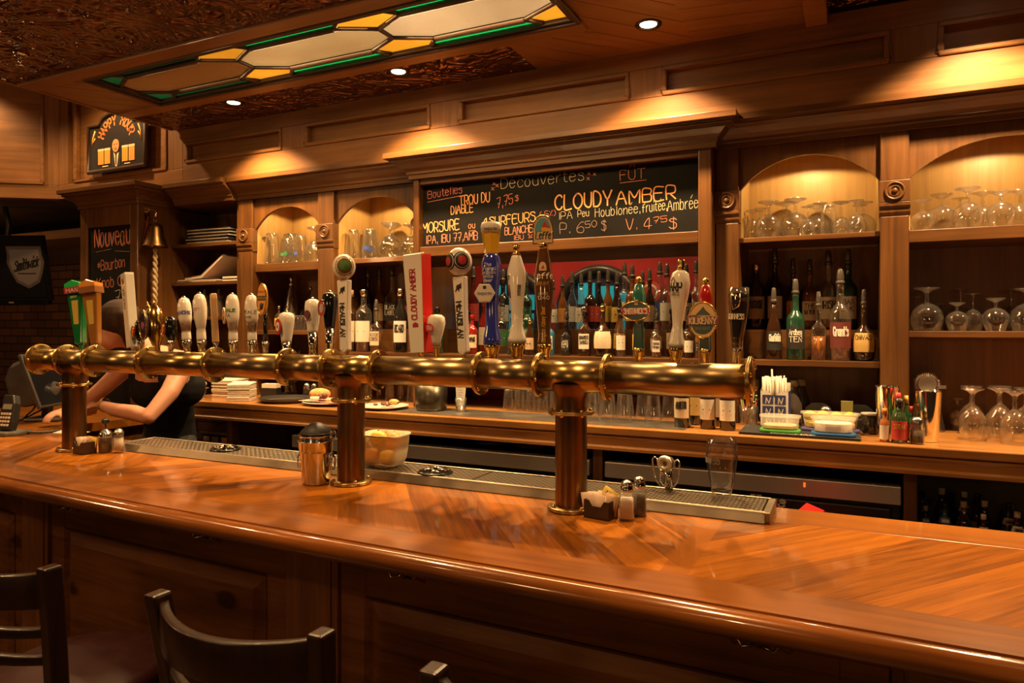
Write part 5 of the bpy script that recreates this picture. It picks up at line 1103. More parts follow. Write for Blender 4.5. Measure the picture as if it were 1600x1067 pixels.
BC = {'brown': ((.03, .012, .005), 1), 'black': ((.012, .010, .009), 1), 'amber': ((.16, .055, .012), 1), 'green': ((.012, .055, .02), 1), 'clear': (None, 0), 'whiskyclear': ((.23, .085, .02), 0), 'red': ((.20, .012, .01), 1), 'blue': ((.03, .12, .2), 1), 'dark red': ((.09, .01, .01), 1), 'gold': ((.35, .18, .04), 1), 'teal': ((.02, .10, .09), 1)}
def bmat(c):
    col, op = BC[c]
    if c == 'clear' or c == 'whiskyclear': return clear
    return P('bottle_' + c.replace(' ', '_'), col, .08, coat=.6)
liq = P('whisky_liquid', (.26, .085, .015), .15, coat=.8)
LABS = {'cream': (.62, .50, .34), 'white': (.68, .62, .52), 'black': (.02, .018, .016), 'tan': (.45, .32, .2), 'yellow': (.66, .42, .08), 'red': (.42, .04, .03), 'green': (.05, .18, .07), 'orange': (.6, .25, .05), 'blue': (.06, .1, .3), 'gold': (.5, .32, .1), 'maroon': (.13, .025, .02), 'silver': (.45, .42, .38)}
capm = {'black': blacks, 'gold': gold, 'silver': chrome, 'red': red, 'cork': P('cork', (.42, .26, .13), .7), 'white': paper}
def lmat(c): return P('label_' + c, LABS[c], .55)
def bottle(loc, h, kind, c, lab, label, group=None, cap='pourer', rz=0, txt=None, lz=(.16, .5), tcol=None, name='liquor_bottle', cat='bottle'):
    hk = round(h, 2); k = h / hk
    t = thing(name, label, cat, loc, rz, group); t.scale = (k, k, k)
    R = max(r for r, z in BPROF.get(kind, [(.13, 0)])) * hk
    if kind == 'square':
        w_ = .135 * hk; R = w_
        def sq():
            mb = MB(); prof = [(w_ * .97, 0), (w_, .01 * hk), (w_, .56 * hk), (w_ * .9, .62 * hk), (.055 * hk, .70 * hk), (.045 * hk, .74 * hk)]
            vs = []; n = 24
            for q, (r, z) in enumerate(prof):
                f = min(1, max(0, (q - 2) / 3))
                for a in range(n):
                    th = 2 * math.pi * a / n; cx, sx = math.cos(th), math.sin(th); p_ = 5 * (1 - f) + 2 * f; d = (abs(cx) ** p_ + abs(sx) ** p_) ** (-1 / p_); vs.append((r * d * cx, r * .9 * d * sx, z))
            mb.add(vs, [(i * n + a, i * n + (a + 1) % n, (i + 1) * n + (a + 1) % n, (i + 1) * n + a) for i in range(len(prof) - 1) for a in range(n)], True)
            mb.add(vs[:n], [tuple(range(n))[::-1]]); return mb.lathe([(.045 * hk, .735 * hk), (.043 * hk, .97 * hk), (.05 * hk, .975 * hk), (.05 * hk, hk), (0, hk)], 16)
        link('glass_body', shared(('sq', hk, c), lambda: mk(sq(), bmat(c), 'glass_body')), t)
    else: link('glass_body', shared((kind, hk, c), lambda: mk(MB().lathe(scale(BPROF[kind], hk), 22), bmat(c), 'glass_body')), t)
    if c in ('whiskyclear',): link('liquid', shared((kind, hk, 'liq'), lambda: mk(MB().lathe([(0, .012 * hk), (R * .93, .012 * hk), (R * .93, .45 * hk), (0, .45 * hk)], 20), liq, 'liquid')), t)
    if lab:
        z0, z1 = lz
        if kind == 'square': link('paper_label', shared(('sql', hk, lab, lz), lambda: mk(MB().box(-R * .86, -R * .9 - .0015, z0 * hk, R * .86, -R * .9 + .001, z1 * hk), lmat(lab), 'paper_label')), t)
        else:
            prof = BPROF[kind]
            def rad(z):
                for (a, b), (e, f) in zip(prof, prof[1:]):
                    if b <= z <= f and f > b: return a + (e - a) * (z - b) / (f - b)
                return R / hk
            link('paper_label', shared((kind, hk, 'lab', lab, lz), lambda: mk(MB().lathe([(rad(z0 + (z1 - z0) * q / 4) * hk + .0012, (z0 + (z1 - z0) * q / 4) * hk) for q in range(5)], 14, arc=(-math.pi / 2 - 1.15, -math.pi / 2 + 1.15)), lmat(lab), 'paper_label')), t)
        ln = MB(); tm = tcol or (inkw if lab in ('black', 'red', 'green', 'blue', 'maroon') else ink); zm = (z0 + z1) / 2 * hk
        mp = (lambda zz: plane((0, -R * .9 - .0022, zz))) if kind == 'square' else (lambda zz: cylmap(R + .0025 if kind != 'round' else R * 1.01, zz))
        if txt:
            rows = txt.split('|'); hh = (z1 - z0) * hk / (len(rows) + 1.2)
            for q, w_ in enumerate(rows): letter(ln, w_, hh * .75, mp(z1 * hk - hh * (q + 1.15)), hh * .10, width=min(R * 1.45, hh * .62 * len(w_)))
        else:
            for q in range(3): ribbon(ln, [(-R * (.55 - .15 * (q == 1)), 0), (R * (.55 - .15 * (q == 1)), 0)], .002 if q != 1 else .005, mp(zm + (1 - q) * (z1 - z0) * hk * .22))
        me = ln.mesh('lettering', False); me.materials.append(tm); link('lettering', me, t)
    nr = .05 * hk
    if cap == 'pourer':
        link('pourer', shared(('pour', hk), lambda: mk(MB().lathe([(0, hk), (nr * 1.15, hk), (nr * 1.15, hk + .012), (nr * .9, hk + .016), (0, hk + .016)], 14).tube([(0, 0, hk + .014), (0, 0, hk + .035), (.006, -.004, hk + .055)], [.009, .0075, .004], 10).lathe([(nr * .8, hk + .012), (nr * .95, hk + .03), (nr * .75, hk + .062), (nr * .5, hk + .068), (0, hk + .068)], 14), P('pourer_smoke', (.06, .05, .04), .25, coat=.5), 'pourer')), t)
    elif cap: link('cap', shared(('cap', hk, cap), lambda: mk(MB().lathe([(0, hk * .9), (nr * 1.12, hk * .9), (nr * 1.14, hk * 1.0), (nr * 1.05, hk * 1.015), (0, hk * 1.015)], 16), capm[cap], 'cap')), t)
    return t
POURH = .068
PEND = []
def row_bottles(spec, Y, zb, where, group):
    for i, q in enumerate(spec):
        px, yt, kind, c, lab, cap = q[:6]; txt = q[6] if len(q) > 6 else None; p = atY(px, yt, Y); h = p.z - zb - (POURH if cap == 'pourer' else .004)
        h = max(.12, min(.36, h))
        d = f'{ {"whiskyclear": "whisky-coloured"}.get(c, c) } bottle' + (f' with {lab} label' if lab else '')
        PEND.append([p.x, Y, {'round': .185, 'square': .15, 'slope': .14}.get(kind, .132) * h, zb, h, kind, c, lab, f'{d}, {ORD[i]} from left, {where}', group, cap, txt])
def set_down(box):
    relax(PEND, box)
    for x, y, r, zb, h, kind, c, lab, label, group, cap, txt in PEND:
        bottle((x, y, zb + .001), h, kind, c, lab, label, group, cap, random.uniform(-.2, .2) - math.atan2(x, y) * .6 if kind != 'square' else -math.atan2(x, y) * .35, txt)
    PEND.clear()
zr, zs_ = Z(-.012), Z(-.145)
g = 'liquor bottles under the big chalkboard'
row_bottles([(864, 434, 'slope', 'clear', 'white', 'pourer'), (894, 425, 'tall', 'clear', 'silver', 'pourer'), (922, 424, 'whisky', 'brown', 'red', 'pourer'), (950, 423, 'tall', 'amber', 'yellow', 'pourer'), (976, 411, 'whisky', 'clear', 'white', 'pourer'), (1004, 424, 'tall', 'brown', 'cream', 'pourer'), (1031, 409, 'whisky', 'clear', 'blue', 'pourer'), (1060, 414, 'tall', 'black', 'gold', 'pourer'), (1088, 407, 'whisky', 'clear', 'cream', 'pourer')], 3.70, zr, 'rearmost row under the big chalkboard', g)
row_bottles([(740, 417, 'tall', 'dark red', 'red', 'pourer'), (786, 421, 'whisky', 'black', 'silver', 'pourer'), (822, 425, 'whisky', 'green', 'green', 'pourer'), (879, 430, 'tall', 'amber', 'orange', 'pourer'), (908, 428, 'slope', 'clear', 'white', 'pourer'), (936, 424, 'tall', 'black', 'red', 'pourer'), (964, 426, 'slope', 'brown', 'yellow', 'pourer'), (988, 414, 'whisky', 'amber', 'cream', 'pourer'), (1015, 420, 'tall', 'brown', 'tan', 'pourer'), (1042, 412, 'whisky', 'whiskyclear', 'white', 'pourer'), (1072, 412, 'tall', 'black', 'cream', 'pourer'), (1097, 409, 'whisky', 'clear', 'silver', 'pourer')], 3.60, zr, 'second-rearmost row under the big chalkboard', g)
set_down((XM, C1i, 3.53, 3.79))
row_bottles([(732, 486, 'whisky', 'dark red', 'black', 'black'), (757, 470, 'tall', 'red', 'white', 'red'), (785, 460, 'whisky', 'clear', 'green', 'pourer'), (824, 470, 'whisky', 'green', 'green', 'black', 'GREEN|CHILE'), (858, 478, 'tall', 'clear', 'cream', 'pourer'), (886, 478, 'slope', 'black', 'black', 'pourer'), (912, 480, 'tall', 'clear', 'blue', 'silver'), (941, 474, 'whisky', 'dark red', 'black', 'pourer'), (968, 466, 'slope', 'amber', 'yellow', 'pourer'), (999, 474, 'tall', 'clear', 'gold', 'pourer'), (1024, 480, 'whisky', 'whiskyclear', 'cream', 'pourer'), (1050, 482, 'tall', 'brown', 'tan', 'black'), (1074, 478, 'whisky', 'clear', 'white', 'pourer'), (1098, 486, 'tall', 'green', 'cream', 'gold')], 3.45, zs_, 'second row under the big chalkboard', g)
row_bottles([(738, 492, 'whisky', 'red', 'cream', 'red', 'CAMPARI'), (770, 505, 'tall', 'dark red', 'red', 'red'), (800, 496, 'whisky', 'green', 'black', 'black'), (828, 500, 'slope', 'brown', 'tan', 'gold'), (858, 494, 'square', 'blue', 'white', 'silver', 'Bombay|London'), (884, 484, 'square', 'black', 'black', 'pourer', 'JACK|DANIELS|No 7'), (914, 486, 'square', 'brown', 'white', 'black', 'RAMAZZOTTI|SAMBUCA'), (942, 478, 'round', 'brown', 'cream', 'gold'), (970, 490, 'tall', 'clear', 'white', 'black'), (998, 486, 'whisky', 'whiskyclear', 'yellow', 'black'), (1026, 484, 'square', 'whiskyclear', 'white', 'pourer', 'Captain|Morgan'), (1062, 494, 'tall', 'clear', 'yellow', 'black'), (1086, 504, 'whisky', 'brown', 'white', 'black'), (1104, 508, 'tall', 'amber', 'black', 'black')], 3.33, zs_, 'front row under the big chalkboard', g)
set_down((XM + .0, C1i, 3.275, 3.50))
bottle((C0i + .05, 3.31, zs_ + .001), .25, 'whisky', 'green', 'red', 'green vermouth bottle with red label beside the second white paddle handle', g, 'black', txt='MARTINI')
g = 'whisky bottles in the bay next to the big chalkboard'
row_bottles([(572, 420, 'tall', 'brown', 'black', 'pourer'), (592, 418, 'tall', 'amber', 'tan', 'pourer'), (613, 416, 'square', 'whiskyclear', 'black', 'pourer', 'BLACK|LABEL'), (637, 424, 'square', 'whiskyclear', 'red', 'pourer', 'RED|LABEL')], 3.55, zr, 'raised row behind the red block tap', g)
set_down((LC0, LC1, 3.46, 3.625))
row_bottles([(546, 450, 'whisky', 'brown', 'cream', 'cork'), (566, 448, 'whisky', 'whiskyclear', 'white', 'silver'), (588, 468, 'square', 'whiskyclear', 'cream', 'pourer', 'KNOB|CREEK'), (626, 452, 'tall', 'black', 'white', 'silver', 'RICARD')], 3.37, zs_, 'front row behind the red block tap', g)
set_down((LC0, LC1, 3.31, 3.45))
g = 'whisky bottles in the bay left of the end shelves'
row_bottles([(1180, 412, 'whisky', 'brown', 'tan', 'gold', 'LONGMORN'), (1213, 389, 'tall', 'black', 'white', 'pourer'), (1237, 404, 'tall', 'brown', 'orange', 'pourer'), (1265, 405, 'whisky', 'amber', 'cream', 'pourer', 'THE|BALVENIE'), (1295, 391, 'whisky', 'whiskyclear', 'cream', 'pourer', 'IRISH'), (1325, 389, 'whisky', 'green', 'white', 'pourer', 'OBAN|OAK')], 3.545, zr, 'raised row in the whisky bay', g)
set_down((RA0, RA1, 3.46, 3.625))
row_bottles([(1209, 450, 'slope', 'brown', 'black', 'pourer', 'Glenfiddich'), (1243, 436, 'whisky', 'green', 'black', 'pourer', 'Ardbeg|TEN'), (1279, 456, 'square', 'whiskyclear', None, 'pourer'), (1313, 420, 'whisky', 'whiskyclear', 'maroon', 'pourer', "Grant's"), (1350, 452, 'round', 'brown', 'gold', 'pourer', 'CHIVAS|REGAL')], 3.37, zs_, 'front row in the whisky bay', g)
set_down((RA0, RA1, 3.31, 3.45))
# bottles on the far left bay: cone decanter, muddler glass, shot glasses, boxes
zd = Z(-.02)
p = atY(416, 417, 3.42)
d = thing('cocktail_shaker', 'polished cone shaped decanter with silver ball stopper in the far arched bay', 'shaker', (max(p.x, LD0 + .085), 3.53, zd + .001)); d.scale = (.9, .9, .92); part('cone_body', MB().lathe([(0, 0), (.075, 0), (.078, .01), (.03, .27), (.02, .30), (.018, .32), (0, .32)], 28), steel, d); part('ball_stopper', MB().lathe([(.0, .315), (.022, .318), (.02, .335), (.012, .345), (0, .346)], 18).ball((0, 0, .362), .018, 14), chrome, d)
for i, (px, c, lb) in enumerate(((443, 'amber', 'yellow'), (457, 'gold', 'orange'))):
    p = atY(px, 446 + 4 * i, 3.40); bottle((p.x, 3.36, zd + .001), .15, 'square', 'whiskyclear', lb, ['squat square whisky bottle with yellow label beside the cone decanter', 'squat square whisky bottle with orange label beside the upright muddler'][i], None, 'silver')
p = atY(474, 470, 3.52); d = thing('muddler', 'silver muddler leaning in a clear glass in the far bay', 'muddler', (p.x, 3.54, zd + .001)); part('glass_cup', MB().lathe([(.028, 0), (.034, .13), (.033, .13), (.027, .004), (0, .004)], 20), clear, d); part('rod', MB().tube([(-.015, 0, .008), (.05, -.01, .26)], .006, 10).ball((.052, -.01, .268), .013, 12), steel, d)
for i in range(7): p = atY(463 + 5.6 * i, 500, 3.36 + .075 * (i % 2)); tumbler('tumbler', .09, (p.x, p.y, zd + .001), f'small upturned shot glass, {ORD[i]} from the cone decanter in the far bay', 'shot glasses in the far bay')
for i in range(4): p = atY(412 + 27 * i, 520, 3.36); bottle((p.x, 3.37, Z(-.145) - .10), .10, 'square', 'amber', 'yellow', f'miniature amber bottle with yellow label, {ORD[i]} on the low far ledge', 'miniature bottles on the low far ledge', 'black')
part('mini_ledge', MB().box(LD0, YF + .004, Z(-.245) - .02, LD1, YBK - .012, Z(-.245)), wx, lu, .002)
# bottles standing on the back counter beside the steel sheet
for i, (px, yt, Y, kind, c, lb, cap, lab, txt) in enumerate(((1066, 604, 3.04, 'whisky', 'black', 'cream', 'black', 'dark spirit bottle with cream label on the steel sheet under the pipe end', 'AMARETTO'), (1106, 602, 3.05, 'beer', 'brown', 'white', 'black', 'brown bottle with white neck label between dark bottle and pipe end flange', None), (1137, 598, 3.04, 'beer', 'brown', 'white', 'black', 'brown bottle standing directly beneath the pipe end flange', None), (1086, 600, 3.155, 'whisky', 'black', 'gold', 'black', 'black bottle behind the two that stand under the pipe end', None), (1124, 600, 3.155, 'whisky', 'brown', 'tan', 'gold', 'brown bottle with tan label behind the one under the pipe flange', None))):
    p = atY(px, yt, Y); bottle((p.x, Y, ZB + (.003 if p.x < -.58 else .001)), .25, kind, c, lb, lab, None, cap, txt=txt)
# small beer bottles on the dark lower shelf
lowb = [(1424, 768, 3.25, 'brown', 'gold'), (1433, 792, 3.12, 'brown', 'blue'), (1468, 763, 3.22, 'brown', 'red'), (1481, 786, 3.10, 'green', 'blue'), (1502, 786, 3.10, 'clear', 'white'), (1508, 770, 3.30, 'brown', 'cream'), (1531, 775, 3.22, 'brown', 'cream'), (1529, 803, 3.08, 'brown', 'white'), (1545, 783, 3.18, 'brown', 'white'), (1567, 785, 3.16, 'green', 'white'), (1582, 790, 3.20, 'green', 'cream'), (1588, 800, 3.08, 'brown', 'white'), (1612, 790, 3.2, 'brown', 'cream')]
low_at = [[X(q[0], q[2]), q[2], .036] for q in lowb]; relax(low_at, (.225, 2.1, 3.03, 3.55))
for i, (px, yt, Y, c, lb) in enumerate(lowb):
    p = atY(px, yt, Y); bottle((low_at[i][0], low_at[i][1], .721), max(.16, min(.30, p.z - .72)), 'beer', c, lb, f'small {c} beer bottle, {ORD[i]} from the wooden post on the low dark shelf', 'beer bottles on the low dark shelf', 'white' if i % 3 else 'black', name='beer_bottle', lz=(.62, .74) if i % 2 else (.2, .5))
# ================================================================== on the back counter
def on(px, py): p = atZ(px, py, ZB); return p
cream_p = P('napkin_paper', (.66, .57, .44), .85, noise=.06, nscale=40)
def at_(px, Y): return atY(px, 600, Y).x
x = at_(296, 3.03); t = thing('cutlery_tray', 'shallow steel tray heaped with rolled napkins beside the bartender', 'tray', (x, 3.03, ZB), .12); t.scale = (.64, .64, 1)
part('pan', MB().add([(-.12, -.06, 0), (.12, -.06, 0), (.12, .06, 0), (-.12, .06, 0), (-.14, -.075, .06), (.14, -.075, .06), (.14, .075, .06), (-.14, .075, .06), (-.155, -.085, .06), (.155, -.085, .06), (.155, .085, .06), (-.155, .085, .06), (-.155, -.085, .055), (.155, -.085, .055), (.155, .085, .055), (-.155, .085, .055)],
     [(3, 2, 1, 0), (0, 1, 5, 4), (1, 2, 6, 5), (2, 3, 7, 6), (3, 0, 4, 7), (4, 5, 9, 8), (5, 6, 10, 9), (6, 7, 11, 10), (7, 4, 8, 11), (8, 9, 13, 12), (9, 10, 14, 13), (10, 11, 15, 14), (11, 8, 12, 15)]), P('tray_grey', (.42, .38, .32), .35, .6), t)
for i in range(4):
    a = -.066 + i * .044; r = thing('rolled_napkin', f'white rolled napkin, {ORD[i]} from the bartender side in the shallow tray', 'napkin', (x + a, 3.03 + a * .12, ZB + .081), .12, 'rolled napkins in the shallow tray')
    part('roll', MB().tube([(0, -.06, .0), (0, 0, .002), (.002, .055, 0)], [.016, .018, .015], 10), cream_p, r); part('loose_fold', MB().tube([(.002, -.062, .006), (.003, -.01, .014)], [.005, .007], 8), cream_p, r)
for k, (px, Y, wd, dp, h, rz) in enumerate(((360, 3.165, .15, .15, .10, .1), (378, 3.04, .13, .13, .092, .5))):
    t = thing('napkin_stack', ['stack of folded white napkins nearest the steel tray', 'stack of folded white napkins beside the black round tray'][k], 'napkins', (at_(px, Y), Y, ZB), rz); n = 11
    mb = MB()
    for i in range(n):
        j = random.uniform(-.003, .003); b = i * h / n; mb.box(-wd / 2 + j, -dp / 2 + j, b + .0006, wd / 2 + j, dp / 2, b + h / n - .0006)
    part('folded_pile', mb, cream_p, t, .003); part('top_napkin', MB().add([(-wd / 2, -dp / 2, h), (wd / 2, -dp / 2, h), (wd / 2, dp / 2, h + .006), (-wd / 2, dp / 2, h + .012), (-wd / 2, -dp / 2, h + .004), (wd / 2, -dp / 2, h + .006), (wd / 2, dp / 2, h + .014), (-wd / 2, dp / 2, h + .018)], [(0, 3, 2, 1), (4, 5, 6, 7), (0, 1, 5, 4), (1, 2, 6, 5), (2, 3, 7, 6), (3, 0, 4, 7)]), cream_p, t)
t = thing('serving_tray', 'round black serving tray beside the napkin stacks', 'tray', (at_(447, 3.1), 3.1, ZB)); t.scale = (.85, .85, 1); part('tray_dish', MB().lathe([(0, 0), (.16, 0), (.178, .02), (.182, .026), (.176, .026), (.158, .007), (0, .007)], 40), P('tray_black', (.03, .026, .022), .3), t)
part('inner_ring', MB().lathe([(.145, .0068), (.148, .009), (.151, .0068)], 40), P('tray_ring', (.12, .10, .08), .3), t)
t = thing('jar', 'dim clear jar with metal lid behind the black round tray', 'jar', (at_(444, 3.42), 3.44, ZB)); part('body', MB().lathe([(0, 0), (.06, 0), (.066, .01), (.05, .08), (.03, .12), (0, .12)], 24), clear, t); part('lid', MB().cyl((0, 0, .115), .034, .014), steel, t)
t = thing('card_box', 'small black card box behind the napkin stacks', 'box', (at_(420, 3.27), 3.29, ZB), .2); part('box_body', MB().box(-.055, -.03, 0, .055, .03, .055), blacks, t, .004); part('cards', MB().box(-.05, -.025, .055, .05, .025, .08), cream_p, t)
for k, px in enumerate((480, 492)): t = thing('pepper_mill', ['small shaker with metal cap behind the round black tray', 'second small shaker behind the tray, nearer the sandwich'][k], 'shaker', (at_(px, 3.32), 3.32, ZB + .001)); part('body', MB().lathe([(0, 0), (.024, 0), (.024, .05), (.02, .06), (0, .06)], 8, smooth=False), clear, t); part('cap', MB().lathe([(.022, .056), (.022, .075), (.014, .088), (0, .09)], 16), steel, t)
# plates of food
bread = P('toasted_bread', (.55, .30, .10), .8, noise=.3, nscale=50); platew = P('plate_white', (.72, .66, .56), .2, coat=.4); meat = P('seared_meat', (.10, .035, .015), .6, noise=.5, nscale=60); fries = P('fries', (.62, .34, .07), .7); checker = P('checked_paper', (.6, .3, .25), .8, noise=.35, nscale=60)
p = on(520, 636); t = thing('dinner_plate', 'white plate with checked paper under a sandwich behind the middle column', 'plate', (at_(515, 3.1), 3.1, ZB)); part('dish', MB().lathe([(0, 0), (.09, 0), (.14, .014), (.15, .018), (.145, .02), (.09, .006), (0, .006)], 36), platew, t)
part('paper_liner', MB().add([(-.14, -.10, .024), (.13, -.12, .024), (.15, .09, .024), (-.13, .11, .024), (-.01, -.01, .016)], [(0, 1, 4), (1, 2, 4), (2, 3, 4), (3, 0, 4)]), checker, t)
b = thing('sandwich', 'half eaten toasted sandwich on the plate behind the middle column', 'food', (at_(500, 3.08), 3.08, ZB + .027), .2); part('bread_slice', MB().ball((0, 0, .032), .05, 18, (1.25, .8, .62)), bread, b); part('filling', MB().ball((.045, -.035, .022), .02, 12, (1, .7, .9)).ball((.03, -.045, .018), .014, 10), meat, b); part('sauce_cup', MB().lathe([(0, -.002), (.02, -.002), (.026, .022), (.022, .022), (0, .018)], 16, (.01, -.075, 0)), platew, b)
for i in range(6): f = thing('french_fry', f'golden french fry, {ORD[i]} of those beside the sandwich', 'food', (at_(528, 3.06) + .02 * (i % 3) - .02, 3.02 + .06 * (i // 3), ZB + .032), 1.3, 'french fries beside the sandwich'); part('fry', MB().box(-.024, -.004, -.004, .024, .004, .005), fries, f, .001)
t = thing('dinner_plate', 'white plate with scraps of dark meat beside the middle column', 'plate', (at_(600, 3.06), 3.06, ZB)); t.scale = (.86, .86, .86); part('dish', MB().lathe([(0, 0), (.09, 0), (.145, .014), (.155, .02), (.15, .022), (.09, .007), (0, .007)], 36), platew, t)
b = thing('food_scraps', 'dark meat scraps and garnish on the plate beside the middle column', 'food', (at_(600, 3.06), 3.06, ZB + .019)); b.scale = (.86, .86, .86); s = MB()
for i in range(9): s.ball((random.uniform(-.07, .08), random.uniform(-.06, .05), .008), random.uniform(.009, .016), 8, (1.5, 1, .7))
part('meat', s, meat, b); part('bread_piece', MB().ball((.06, .02, .018), .028, 12, (1.3, .9, .7)), bread, b); f = part('fork', MB().tube([(.09, .05, .014), (.13, -.03, .024)], .0035, 6).box(.127, -.05, .022, .139, -.03, .026), chrome, b)
# dark vessel, receipt in holder
t = thing('ice_bucket', 'dark steel bucket on the counter behind the brass pipe', 'bucket', (at_(674, 3.1), 3.1, ZB + .003)); part('pail', MB().lathe([(0, 0), (.075, 0), (.08, .01), (.085, .135), (.082, .135), (.076, .008), (0, .008)], 30), P('dark_steel', (.10, .085, .06), .3, .9), t)
t = thing('receipt_holder', 'white paper chit standing in a small glass under the white paddle handle', 'receipt', (at_(720, 3.1), 3.1, ZB + .003)); part('cup', MB().lathe([(.024, 0), (.03, .07), (.029, .07), (.023, .004), (0, .004)], 18), clear, t); part('chit', MB().add([(-.022, -.004, .03), (.022, -.004, .03), (.03, -.002, .15), (-.03, -.002, .15), (-.022, .0, .03), (.022, .0, .03), (.03, .002, .15), (-.03, .002, .15)], [(0, 1, 2, 3), (7, 6, 5, 4), (0, 4, 5, 1), (2, 6, 7, 3), (1, 5, 6, 2), (0, 3, 7, 4)]), paper, t)
ln = MB(); [ribbon(ln, [(-.015, .06 + .012 * q), (.014 - .004 * (q % 3), .06 + .012 * q)], .0022, plane((0, -.0055, 0))) for q in range(6)]; part('receipt_print', ln, P('faint_print', (.3, .27, .22), .7), t)
# straw box, tubs, mat
navy = P('navy_card', (.03, .035, .13), .6); cardw = P('white_card', (.68, .62, .52), .7)
p = on(1212, 662)
t = thing('straw_box', 'navy and white printed box full of paper-wrapped straws', 'straw box', (at_(1212, 3.255), 3.255, ZB + .0005), -.05); t.scale = (1.08, .9, 1.1)
part('carton', MB().add([(-.052, -.045, 0), (.052, -.045, 0), (.052, .045, 0), (-.052, .045, 0), (-.052, -.045, .14), (.052, -.045, .14), (.052, .045, .17), (-.052, .045, .17), (-.025, -.045, .14), (0, -.045, .115), (.025, -.045, .14)], [(3, 2, 1, 0), (0, 1, 5, 10, 9, 8, 4), (1, 2, 6, 5), (2, 3, 7, 6), (3, 0, 4, 7)]), cardw, t)
for i in range(2):
    for j in range(3):
        q = part('printed_square', MB().box(-.045 + i * .047, -.0465, -.002 + .006 + j * .043, -.004 + i * .047, -.0445, .039 + j * .043), navy, t, .004); ribbon_mb = MB()
        for a, b in (((-.032, .018), (-.03, .04)), ((-.03, .04), (-.02, .018)), ((-.02, .018), (-.014, .04))): ribbon(ribbon_mb, [(a[0] + i * .047, a[1] + j * .043 - .012), (b[0] + i * .047, b[1] + j * .043 - .012)], .003, plane((0, -.0472, 0)))
        part('straw_print', ribbon_mb, cardw, q)
part('navy_band', MB().box(-.053, -.044, .0, -.0518, .044, .14).box(.0518, -.044, .0, .053, .044, .14), navy, t)
mb = MB()
for i in range(34): a, b = random.uniform(-.046, .046), random.uniform(-.03, .036); mb.tube([(a, b, .07), (a * 1.05, b, .19 + random.uniform(-.004, .008))], .0035, 6)
mb.tube([(-.006, -.02, .06), (-.012, -.02, .225)], .0035, 6).tube([(.03, 0, .1), (.032, 0, .20)], .003, 6); part('straws', mb, cardw, t)['kind'] = 'stuff'
pts = [on(x_, y_) for x_, y_ in ((1152, 680), (1345, 690), (1345, 672), (1168, 664))]
xa, xb = at_(1155, 2.96), at_(1345, 2.97)
t = thing('bar_mat', 'black rubber service mat under the plastic fruit tubs', 'bar mat', (0, 0, ZB)); part('mat', MB().box(xa, 2.945, 0, xb, 3.19, .009), rubber, t, .003); part('raised_border', MB().box(xa, 2.945, .009, xb, 2.96, .0099).box(xa, 3.175, .009, xb, 3.19, .0099).box(xa, 2.96, .009, xa + .015, 3.175, .0099).box(xb - .015, 2.96, .009, xb, 3.175, .0099), rubber, t, .002)
mb = MB(); letter(mb, 'SLEEMAN', .022, plane(((xa + xb) / 2 - .02, 2.964, .0094), (1, 0, 0), (0, 1, 0)), .004, width=.16); part('lettering', mb, cardw, t)
def tub(px, Y, lid, lidname, lab, w_, d_, h, fill, fc, rz=0):
    t = thing('food_tub', lab, 'tub', (at_(px, Y), Y, ZB + .010), rz)
    def ov(a, b, n=28, e=3.2): return [(a * math.copysign(abs(math.cos(2 * math.pi * k / n)) ** (2 / e), math.cos(2 * math.pi * k / n)), b * math.copysign(abs(math.sin(2 * math.pi * k / n)) ** (2 / e), math.sin(2 * math.pi * k / n))) for k in range(n)]
    part('snap_lid', MB().prism(ov(w_ * 1.06, d_ * 1.06), 0, .011, 'XY'), P('lid_' + lidname, lid, .4), t, .003)
    b0, b1, b2 = ov(w_ * .92, d_ * .92), ov(w_, d_), ov(w_ * 1.07, d_ * 1.09); n = 28
    vs = [(x_, y_, .0125) for x_, y_ in b0] + [(x_, y_, h) for x_, y_ in b1] + [(x_, y_, h) for x_, y_ in b2] + [(x_, y_, h - .008) for x_, y_ in b2]
    part('tub_body', MB().add(vs, [(r * n + k, r * n + (k + 1) % n, (r + 1) * n + (k + 1) % n, (r + 1) * n + k) for r in range(3) for k in range(n)], True).add([(x_, y_, .0125) for x_, y_ in b0], [tuple(range(n))]), P('frosted_tub', (.62, .56, .46), .35, alpha=.34), t)
    if fill: part('contents', MB().prism(ov(w_ * .88, d_ * .88), .015, fill, 'XY'), fc, t, .004)
    return t
sugar = P('sugar_white', (.78, .72, .64), .9, noise=.06, nscale=40); brownsalt = P('beige_salt', (.55, .40, .25), .9, noise=.15, nscale=40)
tub(1219, 3.02, (.07, .32, .04), 'green', 'oval plastic tub with green lid beneath, half full of beige salt', .073, .05, .066, .030, brownsalt)
tb = tub(1302, 3.014, (.02, .13, .36), 'blue', 'oval plastic tub with blue lid beneath, full of white sugar', .076, .052, .068, .05, sugar)
tub(1297, 3.124, (.10, .08, .22), 'violet', 'oval plastic tub with violet lid beneath, holding lemon wedges', .104, .043, .075, .035, P('lemon_pulp', (.68, .5, .12), .5))
for i, (dx, c) in enumerate(((-.092, 0), (-.034, 1), (.03, 0), (.088, 1))):
    l = thing('lemon_wedge', f'yellow lemon wedge, {ORD[i]} from the straw box in the violet-lidded tub', 'lemon', (at_(1297, 3.128) + dx * .8, 3.112 + .02 * c, ZB + .0575), i * .25, 'lemon wedges in the tub'); part('peel', MB().ball((0, 0, .012), .026, 14, (1, .6, .8)), P('lemon_peel', (.75, .5, .05), .4), l); part('pith', MB().box(-.02, -.0175, .008, .02, -.0155, .024), P('lemon_pith', (.8, .7, .4), .6), l, .002)
